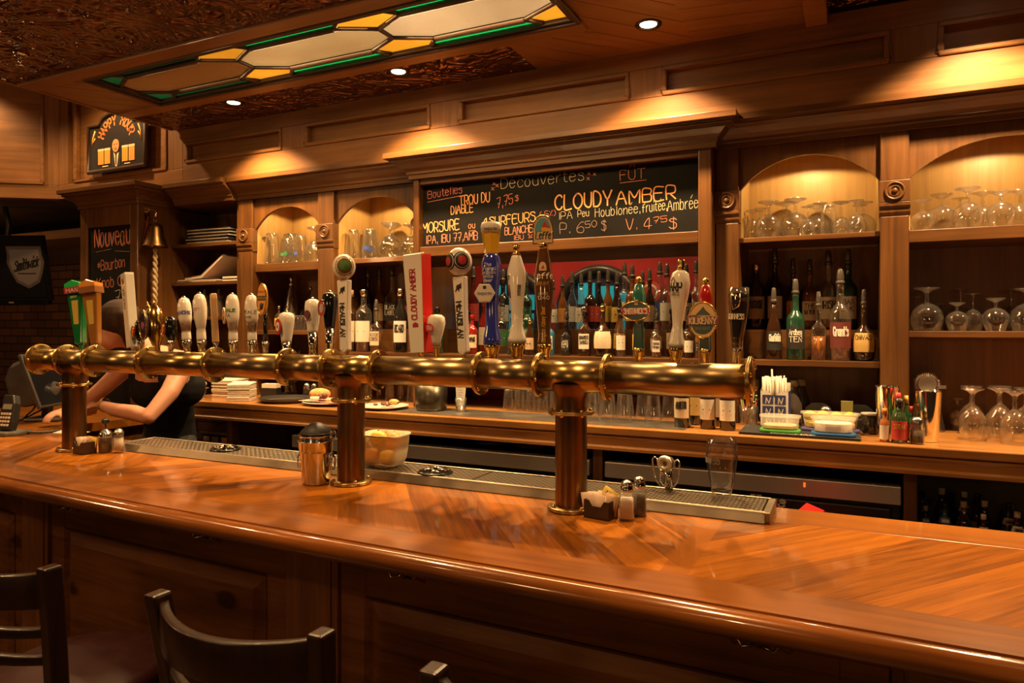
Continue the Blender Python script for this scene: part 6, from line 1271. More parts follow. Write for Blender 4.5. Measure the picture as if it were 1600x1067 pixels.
# things behind the tubs
for k, (px, Y) in enumerate(((1206, 3.39), (1240, 3.36), (1252, 3.445))):
    t = thing('squeeze_bottle', ['dark sauce bottle with pale cap behind the straw box', 'dark slope-necked bottle with pale cap beside the straw box', 'second dark slope-necked bottle, close behind the first'][k], 'bottle', (at_(px, Y), Y, ZB)); part('body', MB().lathe([(0, 0), (.036, 0), (.038, .01), (.036, .09), (.018, .15), (.016, .17), (0, .17)], 20), P('smoky_bottle', (.07, .055, .045), .3), t); part('cap', MB().cyl((0, 0, .165), .018, .03), P('dusty_cap', (.3, .25, .2), .6), t)
t = thing('stirrer_glass', 'clear glass holding red and yellow plastic picks beside the straw box', 'glass', (at_(1170, 3.25), 3.25, ZB)); part('glass_wall', MB().lathe([(.035, 0), (.042, .085), (.041, .085), (.034, .005), (0, .005)], 20), clear, t)
for i in range(9): a = i * .7; part('pick', MB().tube([(.02 * math.cos(a), .02 * math.sin(a), .006), (.034 * math.cos(a + .4), .034 * math.sin(a + .4), .105 + .01 * (i % 3))], .0018, 6).ball((.034 * math.cos(a + .4), .034 * math.sin(a + .4), .108 + .01 * (i % 3)), .006, 8), [P('pick_red', (.5, .03, .02), .3), P('pick_yellow', (.65, .4, .05), .3), P('pick_green', (.1, .3, .06), .3)][i % 3], t)
t = thing('beer_glass', 'slim clear glass behind the stirrer picks', 'glass', (at_(1183, 3.40), 3.40, ZB)); part('wall', MB().lathe([(.026, 0), (.03, .19), (.029, .19), (.025, .005), (0, .005)], 20), clear, t)
t = thing('napkin_caddy', 'black caddy with compartments on the counter behind the tubs', 'caddy', (at_(1306, 3.28), 3.285, ZB)); part('caddy_base', MB().box(-.125, -.05, 0.001, .15, .05, .05), blacks, t, .004)
for a in (-.068, .09): part('divider', MB().prism([(a - .055, .05), (a + .055, .05), (a + .05, .085), (a + .025, .105), (a - .025, .105), (a - .05, .085)], -.004, .004), blacks, t)
part('folded_menu', MB().box(.02, -.03, .05, .065, -.015, .12), P('menu_olive', (.22, .2, .05), .6), t)
t = thing('spice_shaker', 'small steel topped shaker standing in front of the black caddy', 'shaker', (at_(1290, 3.212), 3.212, ZB)); part('body', MB().cyl((0, 0, 0), .02, .075), clear, t); part('cap', MB().lathe([(.022, .07), (.022, .09), (.012, .1), (0, .1)], 16), steel, t)
t = thing('food_jar', 'dark jar with pale lid right of the lemon tub', 'jar', (at_(1360, 3.185), 3.185, ZB)); part('body', MB().lathe([(0, 0), (.03, 0), (.033, .01), (.033, .072), (.03, .076), (0, .076)], 20), P('dark_jar', (.02, .015, .012), .15, coat=.5), t); part('lid', MB().cyl((0, 0, .076), .035, .008), P('pale_lid', (.35, .33, .3), .4), t)
# shaker tins with strainer, sauces
def tin_(px, pyb, pyt, Y, lab):
    p = atY(px, pyt, Y); h = p.z - ZB; t = thing('shaker_tin', lab, 'shaker', (p.x, Y, ZB)); part('cup', MB().lathe([(0, 0), (.03, 0), (.032, .004), (.044, h - .003), (.0455, h), (.043, h), (.031, .008), (0, .008)], 32), chrome, t); return t, h
tin_(1386, 675, 603, 3.12, 'polished steel shaker tin beside the jar with pale lid')
t, h = tin_(1451, 684, 610, 3.06, 'polished steel shaker tin crowned by a strainer')
st = thing('cocktail_strainer', 'round steel strainer with coil edge resting in the shaker tin', 'strainer', (t.location.x - .004, 3.06, ZB + h - .012)); R_ = .04
part('plate', MB().cyl((0, -.002, .036), .03, .003, 'Y', 28), steel, st); mb = MB()
for k in range(26): a = math.pi * (k / 25 * 1.3 - .15); mb.tube([(.033 * math.cos(a), -.006, .036 + .033 * math.sin(a)), (.043 * math.cos(a), 0, .036 + .043 * math.sin(a)), (.033 * math.cos(a + .03), .006, .036 + .033 * math.sin(a + .03))], .0014, 5)
part('coil_spring', mb, chrome, st); part('tab', MB().box(.036, -.003, .02, .06, .003, .032), steel, st, .001)
hs_ = MB()
for a in range(3):
    for k in range(6 + 5 * a): q = 2 * math.pi * k / (6 + 5 * a); hs_.cyl((.007 * (a + 1) * math.cos(q), -.0032, .036 + .007 * (a + 1) * math.sin(q)), .0014, .001, 'Y', 6)
part('strainer_holes', hs_, dark, st)
def sauce(px, Y, h, r, c, cname, capc, capname, labc, lab, txt=None, neck=.55):
    t = thing('sauce_bottle', lab, 'sauce bottle', (at_(px, Y), Y, ZB)); part('bottle', MB().lathe([(0, 0), (r, 0), (r, h * neck), (r * .8, h * (neck + .08)), (r * .42, h * (neck + .18)), (r * .4, h * .86), (0, h * .86)], 20), P('sauce_' + cname, c, .12, coat=.5), t)
    part('cap', MB().cyl((0, 0, h * .82), r * .52, h * .18), P('cap_' + capname, capc, .4), t)
    l = part('paper_label', MB().lathe([(r + .001, h * .08), (r + .001, h * (neck - .05))], 12, arc=(-math.pi / 2 - 1.2, -math.pi / 2 + 1.2)), P('label_' + labc, LABS[labc], .55), t)
    if txt: text(l, txt, r * .6, cylmap(r + .002, h * neck * .6), inky if labc == 'red' else ink, width=r * 1.5)
sauce(1382, 2.99, .125, .0165, (.35, .12, .03), 'pepper', (.6, .2, .03), 'orange', 'white', 'small hot sauce bottle with orange cap and white label')
sauce(1405, 2.985, .165, .027, (.03, .05, .02), 'steak', (.012, .012, .012), 'black', 'red', 'steak sauce bottle with big red label and black cap', 'STEAK')
sauce(1403, 3.055, .18, .02, (.03, .12, .03), 'jalapeno', (.45, .02, .02), 'red', 'cream', 'green sauce bottle with red cap behind the steak sauce')
sauce(1424, 3.06, .13, .014, (.02, .12, .04), 'green', (.5, .02, .02), 'red', 'red', 'little green bottle with red cap between steak sauce and pepper')
sauce(1416, 3.115, .165, .014, (.03, .1, .04), 'tall_green', (.6, .4, .05), 'yellow', 'green', 'thin green bottle with yellow cap behind the little red capped one')
t = thing('pepper_shaker', 'glass pepper shaker with steel cap leaning against the shaker tin', 'pepper shaker', (at_(1433, 2.985), 2.985, ZB)); part('jar', MB().lathe([(0, 0), (.024, 0), (.026, .006), (.026, .06), (.019, .075), (0, .075)], 8, smooth=False), clear, t); part('pepper', MB().lathe([(0, .004), (.021, .004), (.021, .05), (0, .052)], 8), P('ground_pepper', (.12, .09, .06), .9, noise=.4, nscale=200), t); part('cap', MB().lathe([(.02, .072), (.022, .09), (.014, .098), (0, .1)], 20), steel, t)
for k, px in enumerate((1529, 1565)): t = thing('stir_stick', ['red plastic stirrer behind the goblets nearer the shaker', 'red plastic stirrer between the last goblets'][k], 'stirrer', (at_(px, 3.5), 3.5, ZB)); part('stick', MB().tube([(0, 0, .002), (-.008, .006, .05)], .003, 6), P('pick_red', (.5, .03, .02), .3), t); part('paddle', MB().ball((-.009, .007, .054), .007, 8, (1, .4, 1.4)), P('pick_red', (.5, .03, .02), .3), t)
# cubby under the counter
t = thing('bottle_crate', 'black carton of small bottles in the cubby under the back counter', 'crate', (-3.41, 3.1, .801)); part('carton', MB().box(-.11, -.08, 0, .12, .12, .13), blacks, t, .003); part('steel_lid', MB().box(-.12, -.09, .13, .13, .13, .145), P('dull_pewter', (.25, .2, .14), .35, .7), t, .002)
for k, (a, c) in enumerate(((-.07, 'cream'), (0, 'silver'), (.08, 'orange'))): part('printed_label', MB().box(a - .025, -.082, .085, a + .025, -.08, .115), lmat(c), t)
t = thing('sauce_bottle', 'small red bottle beside the black carton in the cubby', 'sauce bottle', (-3.545, 3.06, .80)); part('bottle', MB().lathe([(0, 0), (.018, 0), (.018, .07), (.008, .09), (.008, .11), (0, .11)], 16), P('bottle_red', (.2, .012, .01), .08, coat=.6), t); part('cap', MB().cyl((0, 0, .105), .011, .02), red, t)
t = thing('speed_rail', 'stainless bracket standing by the cubby next to the bartender', 'bracket', (-3.66, 2.86, 0)); part('upright', MB().box(-.02, 0, 0, .03, .03, 1.08), P('dull_pewter', (.25, .2, .14), .35, .7), t, .003); part('clamp', MB().box(-.03, -.03, .98, .045, 0, 1.03).box(-.025, -.02, 1.06, .04, .04, 1.1), steel, t, .003)

# ================================================================== on the open shelves, the bell
fol = MB()
x0 = E0 + .06
for i in range(5): t = thing('menu_folder', f'black menu folder, {ORD[i]} from the bottom of the pile on the top open shelf', 'menu', (x0 + .25 + random.uniform(-.01, .01), 3.46, Z(.5565) + i * .0205), random.uniform(-.05, .05), 'menu folders on the top open shelf'); part('cover', MB().box(-.2, -.13, 0, .2, .13, .004).box(-.2, -.13, .0135, .2, .13, .0175).box(-.205, -.13, 0, -.2, .13, .0175), blackg if i % 2 else blacks, t, .0015); part('pages', MB().box(-.195, -.125, .004, .195, .125, .0135), cream_p, t)
for i in range(3): t = thing('magazine', f'limp magazine, {ORD[i]} from the bottom on the middle open shelf', 'magazine', (E0 + .2, 3.45, Z(.30) + .006 * i), .05 * i, 'magazines on the middle open shelf'); part('pages', MB().prism([(-.18 + .01 * i, 0), (.17, 0), (.17, .005), (-.18 + .01 * i, .005)], -.12, .13), cream_p, t); part('cover', MB().box(-.18 + .01 * i, -.121, .0048, .17, .131, .0058), P('magazine_rose', (.30, .17, .13), .4, noise=.4, nscale=9), t)
t = thing('magazine', 'magazine propped up at a slant on the middle open shelf', 'magazine', (E0 + .18, 3.46, Z(.30) + .0185)); part('pages', MB().prism([(-.1, 0), (.06, .01), (.26, .15), (.255, .158), (.05, .025), (-.1, .012)], -.11, .12), cream_p, t); part('cover', MB().prism([(-.1, .012), (.05, .025), (.255, .158), (.255, .161), (.05, .029), (-.1, .015)], -.111, .121), P('magazine_brown', (.22, .11, .08), .35, noise=.5, nscale=8), t)
t = thing('paper_stack', 'small stack of paper slips beside the slanted magazine', 'papers', (E1 - .12, 3.42, Z(.30))); part('slips', MB().box(-.08, -.08, 0, .08, .1, .02).box(-.075, -.085, .02, .07, .09, .03), cream_p, t)
for k, px in enumerate((320, 342)):
    p = atY(px, 500, 3.42); t = thing('squeeze_bottle', ['pale squeeze bottle on the low open shelf nearer the bell', 'pale squeeze bottle on the low open shelf nearer the rosette'][k], 'bottle', (p.x, 3.42, Z(.07))); part('body', MB().lathe([(0, 0), (.034, 0), (.036, .01), (.036, .11), (.03, .12), (0, .12)], 20), P('squeeze_grey', (.30, .25, .19), .4), t); part('nozzle_cap', MB().lathe([(.038, .118), (.038, .14), (.016, .146), (.012, .15), (.006, .185), (0, .186)], 18), P('squeeze_grey', (.30, .25, .19), .4), t)
BX, BYY, BZ = -4.062, 3.12, Z(.52)
t = thing('hanging_bell', 'brass ship bell on a curled hook beside the tall chalkboard', 'bell', (BX, BYY, BZ)); part('bell_body', MB().lathe([(.078, 0), (.076, .006), (.064, .03), (.052, .07), (.047, .12), (.04, .142), (.02, .152), (0, .154)], 32).lathe([(.078, 0), (.072, .003), (.06, .03), (.048, .08), (.042, .12), (0, .14)], 32), brassd, t)
part('hook', MB().tube([(-.082, 0, .23), (-.05, 0, .245), (-.02, 0, .245), (.005, 0, .235), (.012, 0, .215), (.005, 0, .2), (-.004, 0, .19)], .006, 8).box(-.087, -.02, .18, -.08, .02, .26), gold, t); part('link', MB().tube([(.012 * math.cos(a * .63), .0, .172 + .02 * math.sin(a * .63)) for a in range(10)], .004, 6, True), brassd, t)
part('clapper', MB().tube([(0, 0, .13), (0, 0, -.004)], .004, 6).ball((0, 0, .0), .012, 10), brassd, t); mb = MB()
for s in range(2): mb.tube([(.008 * math.cos(k * .8 + s * math.pi), .008 * math.sin(k * .8 + s * math.pi), -.01 - k * .0105) for k in range(38)], [.006 + .004 * math.sin(k / 37 * 3.1) for k in range(38)], 7)
part('bell_rope', mb, P('bell_rope_fibre', (.42, .3, .16), .9), t); part('red_cord', MB().tube([(-.06, -.005, .2), (-.075, -.03, .03)], .004, 6), P('cord_red', (.3, .03, .03), .6), t)

# ================================================================== on the bar
def sugar_caddy(loc, rz, label, big):
    t = thing('sugar_caddy', label, 'caddy', loc, rz); w_, d_, h = (.038, .028, .05)
    part('holder', MB().prism([(-w_, 0), (w_, 0), (w_, h), (w_ * .62, h), (w_ * .35, h * .68), (-w_ * .35, h * .68), (-w_ * .62, h), (-w_, h)], -d_, -d_ + .003).prism([(-w_, 0), (w_, 0), (w_, h), (-w_, h)], d_ - .003, d_).box(-w_, -d_ + .003, 0, -w_ + .003, d_ - .003, h).box(w_ - .003, -d_ + .003, 0, w_, d_ - .003, h).box(-w_, -d_, 0, w_, d_, .003), P('caddy_brown', (.035, .018, .012), .3), t)
    return t
def packet(parent_loc, rz0, off, ang, tilt, m, label, group, pm=None):
    M = Matrix.Translation(parent_loc) @ Matrix.Rotation(rz0, 4, 'Z') @ Matrix.Translation(off) @ Matrix.Rotation(ang, 4, 'Z') @ Matrix.Rotation(tilt, 4, 'Y')
    t = thing('sugar_packet', label, 'sugar packet', group=group); t.matrix_world = M
    part('sachet', MB().add([(-.021, -.0008, 0), (.021, -.0008, 0), (.021, -.0008, .06), (-.021, -.0008, .06), (-.021, .0008, 0), (.021, .0008, 0), (.021, .0008, .06), (-.021, .0008, .06), (0, -.004, .028), (0, .004, .028)],
         [(0, 1, 8), (1, 2, 8), (2, 3, 8), (3, 0, 8), (5, 4, 9), (6, 5, 9), (7, 6, 9), (4, 7, 9), (0, 4, 5, 1), (2, 6, 7, 3), (1, 5, 6, 2), (0, 3, 7, 4)], True), m, t)
    if pm: ln = MB(); [ribbon(ln, [(-.014 + .009 * q, .015 + .004 * q), (-.008 + .009 * q, .05)], .004, plane((0, -.0052, 0))) for q in range(3)]; part('packet_print', ln, pm, t)
pk = P('packet_white', (.72, .56, .42), .7); pky = P('packet_yellow', (.62, .44, .06), .6); pkb = P('packet_brown', (.5, .33, .19), .7)
p = atZ(934, 812, ZC); loc = (p.x, p.y + .028, ZC); sugar_caddy(loc, -.18, 'brown caddy of sugar packets beside the near tower column', 1)
for i, (o, a, tl, m, pr) in enumerate((((-.024, -.012, .008), .1, -.18, pk, None), ((-.004, -.014, .006), -.1, .12, pk, None), ((.012, -.004, .007), .2, .3, pkb, None), ((-.014, .0, .008), .0, -.1, pk, None), ((.02, .008, .007), -.1, .2, pkb, None), ((-.006, .012, .024), .2, .55, pky, inkb), ((.0, .018, .008), .1, .05, pk, None))):
    packet(loc, -.18, o, a, tl, m, f'{["white", "white", "kraft", "white", "kraft", "yellow", "white"][i]} sugar packet, {ORD[i]} from the front in the caddy by the near column', 'sugar packets in the near caddy', pr)
def shaker(px, py, label, kind, h=.108, oct_=False):
    p = atZ(px, py, ZC); t = thing(kind + '_shaker', label, kind + ' shaker', (p.x, p.y + .02, ZC), .2); w_ = .0205
    def ring(z, r): return [(r * math.copysign(abs(math.cos(2 * math.pi * k / 24)) ** .45, math.cos(2 * math.pi * k / 24)), r * math.copysign(abs(math.sin(2 * math.pi * k / 24)) ** .45, math.sin(2 * math.pi * k / 24)), z) for k in range(24)]
    def rloft(levels): mb = MB(); vs = []; [vs.extend(ring(z, r)) for r, z in levels]; mb.add(vs, [(i * 24 + k, i * 24 + (k + 1) % 24, (i + 1) * 24 + (k + 1) % 24, (i + 1) * 24 + k) for i in range(len(levels) - 1) for k in range(24)], True); mb.add(vs[:24], [tuple(range(24))[::-1]]); mb.add(vs[-24:], [tuple(range(24))]); return mb
    part('jar', rloft([(w_ * .95, 0), (w_ * 1.05, .003), (w_, .008), (w_ * .97, .06), (w_ * .9, .068), (w_ * .68, .076), (w_ * .68, .08)]), clear, t)
    part('salt_fill' if kind == 'salt' else 'pepper_fill', rloft([(w_ * .85, .006), (w_ * .84, .05), (w_ * .82, .058)]), P('table_salt', (.74, .62, .5), .9) if kind == 'salt' else P('ground_pepper', (.12, .09, .06), .9, noise=.4, nscale=200), t)
    part('dome_cap', MB().lathe([(w_ * .8, .077), (w_ * .82, .079), (w_ * .82, .09), (w_ * .7, .092), (w_ * .78, .096), (w_ * .6, .104), (w_ * .3, .108), (0, .109)], 24), chrome, t)
shaker(976, 815, 'glass salt shaker with chrome dome cap beside the near sugar caddy', 'salt')
shaker(996, 808, 'glass pepper shaker half hidden behind the near salt shaker', 'pepper')
# left group
loc = (-2.84, 1.855, ZC); sugar_caddy(loc, -.1, 'dark sugar caddy against the far tower column', 1)
for i in range(4): packet(loc, -.1, (-.015 + .01 * i, -.012 + .009 * i, .008), .1 * i, -.15 + .12 * i, pk if i < 2 else pky if i == 3 else pkb, f'{["white", "white", "kraft", "yellow"][i]} sugar packet, {ORD[i]} from the front in the far caddy', 'sugar packets in the far caddy')
p = Vector((-2.785, 1.887, ZC)); t = thing('pepper_mill', 'squat dark shaker with chrome lid and ball knob beside the far salt shaker', 'shaker', (p.x, p.y + .02, ZC)); part('jar', MB().lathe([(0, 0), (.024, 0), (.026, .004), (.026, .06), (.024, .066), (0, .066)], 24), P('dark_pepper_glass', (.08, .06, .04), .12, coat=.6), t); part('lid', MB().lathe([(.026, .064), (.027, .07), (.022, .084), (.01, .094), (.006, .096), (0, .096)], 24), chrome, t); part('ball_knob', MB().tube([(0, 0, .094), (0, 0, .115)], .003, 6).ball((0, 0, .128), .0155, 14), blackg, t)
p = Vector((-2.73, 1.907, ZC)); t = thing('salt_shaker', 'clear salt shaker with flared foot by the end of the drip tray', 'salt shaker', (p.x, p.y + .02, ZC)); part('jar', MB().lathe([(0, 0), (.029, 0), (.03, .005), (.024, .02), (.019, .07), (.018, .074), (0, .074)], 12, smooth=False), clear, t); part('salt_fill', MB().lathe([(0, .012), (.02, .012), (.016, .06), (0, .06)], 12), P('table_salt', (.74, .62, .5), .9), t); part('dome_cap', MB().lathe([(.019, .072), (.02, .084), (.012, .096), (.005, .1), (0, .1)], 20), chrome, t)
p = atZ(106, 676, ZC); t = thing('paper_slip', 'white paper slip lying on the bar beside the far tower column', 'paper', (p.x + .03, p.y, ZC), .2); part('sheet', MB().add([(-.08, -.035, .001), (.08, -.03, .001), (.08, .03, .004), (-.075, .035, .012), (-.08, -.035, .0025), (.08, -.03, .0025), (.08, .03, .0055), (-.075, .035, .0135)], [(3, 2, 1, 0), (4, 5, 6, 7), (0, 1, 5, 4), (1, 2, 6, 5), (2, 3, 7, 6), (3, 0, 4, 7)]), paper, t)
# steel wine bucket with ring handle
p = Vector((-1.600, 1.797, ZC)); t = thing('wine_bucket', 'polished steel bucket with ring handles beside the middle tower column', 'bucket', (p.x + .0, p.y + .035, ZC + .001)); hB = .145
part('pail', MB().lathe([(0, 0), (.042, 0), (.045, .003), (.053, .105), (.0545, .107), (.0535, .109), (.055, .112), (.058, hB - .006), (.061, hB - .003), (.061, hB), (.057, hB), (.05, .1), (.042, .006), (0, .006)], 44), bucketsteel, t)
for s, a in ((1, math.radians(190)), (2, math.radians(10))):
    M = Matrix.Rotation(a, 4, 'Z'); h_ = part('ring_handle', MB().tube([(.062, .013 * math.cos(k * .524), .072 + .024 * math.sin(k * .524)) for k in range(12)], .003, 8, True).xf(M), bucketsteel, t); part('handle_lug', MB().lathe([(.012, .0545), (.01, .058), (.004, .064), (0, .064)], 16, (0, 0, .095), 'X').xf(M), bucketsteel, h_)
t2 = thing('wine_bucket', 'second steel bucket nested inside the ring-handled one', 'bucket', (p.x, p.y + .035, ZC + .032)); part('pail', MB().lathe([(0, -.022), (.04, -.022), (.05, .1), (.055, .128), (.058, .131), (.054, .131), (.046, .1), (.038, -.016), (0, -.016)], 40), bucketsteel, t2)
part('ring_handle', MB().tube([(.058 + .012 + .012 * math.cos(k * .524), 0, .134 + .016 * math.sin(k * .524)) for k in range(12)], .003, 8, True), bucketsteel, t2)
d = thing('sieve', 'black cone strainer lying upside down in the nested buckets', 'strainer', (p.x, p.y + .035, ZC + .156)); part('cone', MB().lathe([(.052, .012), (.05, .02), (.03, .038), (.012, .046), (0, .047)], 28), P('black_mesh', (.012, .012, .012), .55), d); part('rim', MB().tube([(.052 * math.cos(k * .2618), .052 * math.sin(k * .2618), .012) for k in range(24)], .003, 6, True), blacks, d)
# plastic tub of citrus
p = atZ(590, 741, ZC + .03); t = thing('citrus_tub', 'translucent plastic tub of oranges and lemons behind the middle column', 'tub', (-1.488, 2.055, ZC + .0295), .06); w_, d_, h = .078, .066, .115
def rr(a, b, n=32, e=4.5): return [(a * math.copysign(abs(math.cos(2 * math.pi * k / n)) ** (2 / e), math.cos(2 * math.pi * k / n)), b * math.copysign(abs(math.sin(2 * math.pi * k / n)) ** (2 / e), math.sin(2 * math.pi * k / n))) for k in range(n)]
lv = [(.6, 0), (.78, .006), (.9, .025), (.96, .055), (.98, h * .66), (1.0, h * .67), (1.02, h), (1.08, h), (1.08, h - .006)]; vs = []
for f, z in lv: vs += [(a, b, z) for a, b in rr(w_ * f, d_ * f)]
n = 32; part('tub_body', MB().add(vs, [(i * n + k, i * n + (k + 1) % n, (i + 1) * n + (k + 1) % n, (i + 1) * n + k) for i in range(len(lv) - 1) for k in range(n)], True).add(vs[:n], [tuple(range(n))]), P('milky_tub', (.70, .58, .38), .4, alpha=.86), t)
fruit_o = P('orange_peel', (.72, .28, .03), .45, noise=.1, nscale=90); fruit_l = P('lemon_peel', (.75, .5, .05), .4)
for i, (dx, dy, dz, r, m) in enumerate(((-.034, .016, .092, .030, 1), (.033, .016, .088, .032, 0), (-.033, -.02, .036, .031, 0), (.033, -.02, .036, .030, 1))):
    f = thing('lemon' if m else 'orange', ['yellow lemon poking above the tub rim next to the column', 'orange showing at the open top of the plastic tub', 'orange at the bottom of the plastic tub', 'lemon at the back of the plastic tub'][i], 'lemon' if m else 'orange', (t.location.x + dx, 2.052 + dy, ZC + .0285 + dz)); part('peel', MB().ball((0, 0, 0), r, 18, (1.15, .95, .95) if m else (1, 1, 1)), fruit_l if m else fruit_o, f); part('stem_end', MB().ball((0, 0, r * .93), .004, 6), P('stem_brown', (.2, .12, .04), .7), f)
# chrome corkscrew-like pourer with wire loops
p = atY(1041, 742, 2.12); t = thing('wine_opener', 'chrome ring-headed bar opener with two looped wire arms behind the drip tray', 'bar tool', (p.x, 2.125, ZC + .0335), -.25)
zz = .055
part('ring_head', MB().tube([(.0165 * math.cos(k * .2618), -.012, .075 + .0165 * math.sin(k * .2618)) for k in range(24)], .0085, 10, True), P('satin_nickel', (.68, .62, .52), .35, .9, noise=.2, nscale=120), t)
part('barrel', MB().cyl((0, -.012, .075), .022, .03, 'Y', 24, .018).tube([(0, .005, .062), (.004, .006, .03), (.004, .004, .0)], [.015, .012, .014], 12), chrome, t)
for s in (-1, 1): part('wire_arm', MB().tube([(s * .026, -.004, .062), (s * .03, -.004, .085), (s * .038, -.004, .09), (s * .045, -.004, .083), (s * .044, -.004, .055), (s * .034, -.003, .02), (s * .018, -.002, .002)], .003, 8), chrome, t)
part('spout', MB().tube([(-.004, -.02, .058), (-.006, -.022, .042)], .006, 10).tube([(-.012, -.018, .045), (-.01, -.018, .02), (0, -.016, .008), (.012, -.014, .02)], .0028, 8), chrome, t)
# tall pint glass on the rear edge
p = atZ(1141, 772, ZC); t = thing('beer_glass', 'empty tall pint glass with etched letters on the rear bar edge', 'glass', (p.x, 2.108, ZC + .001)); h = .165
t.location.z = ZC + .0305
part('glass_body', MB().lathe([(.024, 0), (.028, .003), (.03, .02), (.04, .075), (.0445, .11), (.044, .13), (.041, h), (.0395, h), (.0425, .13), (.043, .11), (.038, .075), (.027, .022), (0, .012)], 40), ghost, t); part('thick_base', MB().lathe([(0, 0), (.024, 0), (.028, .012), (0, .016)], 28), ghost, t)
text(t, 'GUINNESS', .013, cylmap(.0455, .098, a0=-.75), P('etched_print', (.6, .55, .45), .5), wd=.0018, width=.07); text(t, '®', .012, cylmap(.045, .122, a0=.35), P('etched_print', (.6, .55, .45), .5), wd=.001)
# red bag corner beside the cooler
p = atY(1283, 800, 2.5); t = thing('red_carton', 'red carton corner peeking above the rear edge of the bar', 'carton', (p.x, 2.5, 0), .6); zt = atY(1283, 791, 2.5).z
part('carton_body', MB().box(-.06, -.05, 0, .02, .05, zt - .03).prism([(-.06, zt - .03), (.02, zt - .03), (-.02, zt)], -.05, .05), red, t); part('panel_print', MB().box(-.03, -.0515, zt - .06, -.005, -.05, zt - .035), inkw, t)

# ================================================================== till, card reader and television at the far end
grey = P('till_grey', (.05, .045, .04), .4, noise=.1, nscale=20)
p = atY(86, 645, 2.36); t = thing('till_monitor', 'dark grey till touchscreen seen from behind at the end of the bar', 'till', (0, 0, 0))
t.location = (p.x - .155, 2.36 + .10, ZC + .001); t.rotation_euler = (0, 0, math.radians(-62))
# local: screen faces +y... seen from its back (-y)
M = Matrix.Translation((0, 0, .075)) @ Matrix.Rotation(math.radians(20), 4, 'X')
part('screen_panel', MB().box(-.17, .0, 0, .17, .022, .31).xf(M), grey, t, .006); part('screen_glass', MB().box(-.155, .022, .015, .155, .0235, .295).xf(M), P('screen_off', (.01, .01, .012), .1), t)
part('rear_housing', MB().prism([(.0, .03), (0, .29), (-.08, .28), (-.13, .22), (-.14, .12), (-.10, .04)], -.14, .14, 'YZ').xf(M), grey, t, .02); mb = MB()
for k in range(9): mb.box(-.08, -.1415, .125 + k * .009, .08, -.128, .1295 + k * .009)
part('cooling_slots', mb.xf(M), blacks, t); part('stand_neck', MB().tube([(0, -.05, .02), (0, -.04, .12), (0, .01, .2)], .028, 12), grey, t); part('stand_base', MB().box(-.1, -.12, 0, .1, .07, .018), grey, t, .008)
part('cable', MB().tube([(.05, -.05, .13), (.06, -.09, .06), (.09, -.13, .012), (.15, -.16, .006)], .005, 8).tube([(-.04, -.05, .13), (-.03, -.1, .05), (.03, -.16, .008), (.1, -.2, .006)], .005, 8), blacks, t)
p = atZ(-6, 682, ZC); t = thing('card_terminal', 'black card terminal with white keys standing on a grey base near the till', 'card terminal', (p.x, p.y + .05, ZC), .15)
part('base', MB().prism([(-.1, -.05), (.05, -.05), (.075, -.02), (.07, .07), (-.1, .07)], 0, .02, 'XY'), P('terminal_grey', (.10, .095, .085), .4), t, .006); M = Matrix.Translation((-.01, .01, .02)) @ Matrix.Rotation(math.radians(-14), 4, 'X')
part('handset', MB().prism([(-.045, 0), (.035, 0), (.04, .04), (.03, .13), (.012, .17), (-.05, .17)], -.025, .015).xf(M), blacks, t, .006); mb = MB()
for i in range(4):
    for j in range(4): part('key', MB().box(-.034 + j * .0165, -.029, .018 + i * .018, -.022 + j * .0165, -.0245, .029 + i * .018).xf(M), cardw, t, .001)
part('display', MB().box(-.034, -.0262, .1, .022, -.0248, .125).xf(M), P('lcd_pale', (.3, .3, .25), .3), t); part('plug_cable', MB().tube([(.06, .04, .012), (.11, .07, .008), (.13, .13, .006), (.13, .2, .006)], .006, 8), P('terminal_grey', (.10, .095, .085), .4), t)
a = atY(79, 367, 3.35); t = thing('television', 'black flat television tilted under the soffit showing a shield emblem', 'television', (a.x, 3.35, Z(.2)), 0)
wT, hT = .95, .50; t.rotation_euler = (math.radians(12), 0, math.radians(24))
part('screen_frame', MB().box(-wT, 0, 0, 0, .05, hT).box(-wT + .02, -.012, -.03, -.02, .05, .02), blackg, t, .006); part('screen_glass', MB().box(-wT + .025, -.002, .03, -.025, .0, hT - .025), P('screen_dim', (.012, .011, .011), .12), t)
sh = lambda f: [(-.15 + f * .5 * x_, .26 + f * .85 * z_) for x_, z_ in ((-.24, .17), (.24, .17), (.24, .10), (.26, .04), (.22, -.04), (.16, -.12), (.0, -.17), (-.16, -.12), (-.22, -.04), (-.26, .04), (-.24, .10))]
s = part('shield_emblem', MB().prism(sh(1.12), -.0035, -.002), P('shield_edge', (.10, .07, .05), .3, emit=(.3, .2, .12), estr=.03), t); part('shield_field', MB().prism(sh(.95), -.0045, -.0035), P('shield_grey', (.16, .12, .09), .3, emit=(.4, .28, .17), estr=.05), s)
mb = MB(); letter(mb, 'Smithwick', .07, plane((-.15, -.0055, .25), (1, 0, .22)), .010, slope=.3, width=.19); part('script', mb, P('script_dark', (.02, .016, .012), .4), s); part('script_line', MB().box(-.22, -.0052, .21, -.08, -.0046, .218), P('script_dark', (.02, .016, .012), .4), s)
part('maker_name', MB().box(-wT + .18, -.0135, -.012, -wT + .32, -.0118, -.006).box(-.32, -.0135, -.014, -.28, -.0118, -.004), P('maker_grey', (.3, .26, .2), .4), t); part('ceiling_arm', MB().tube([(-.4, .08, .25), (-.4, .16, .4), (-.4, .22, .56), (-.4, .2, .74)], .02, 10), blacks, t)
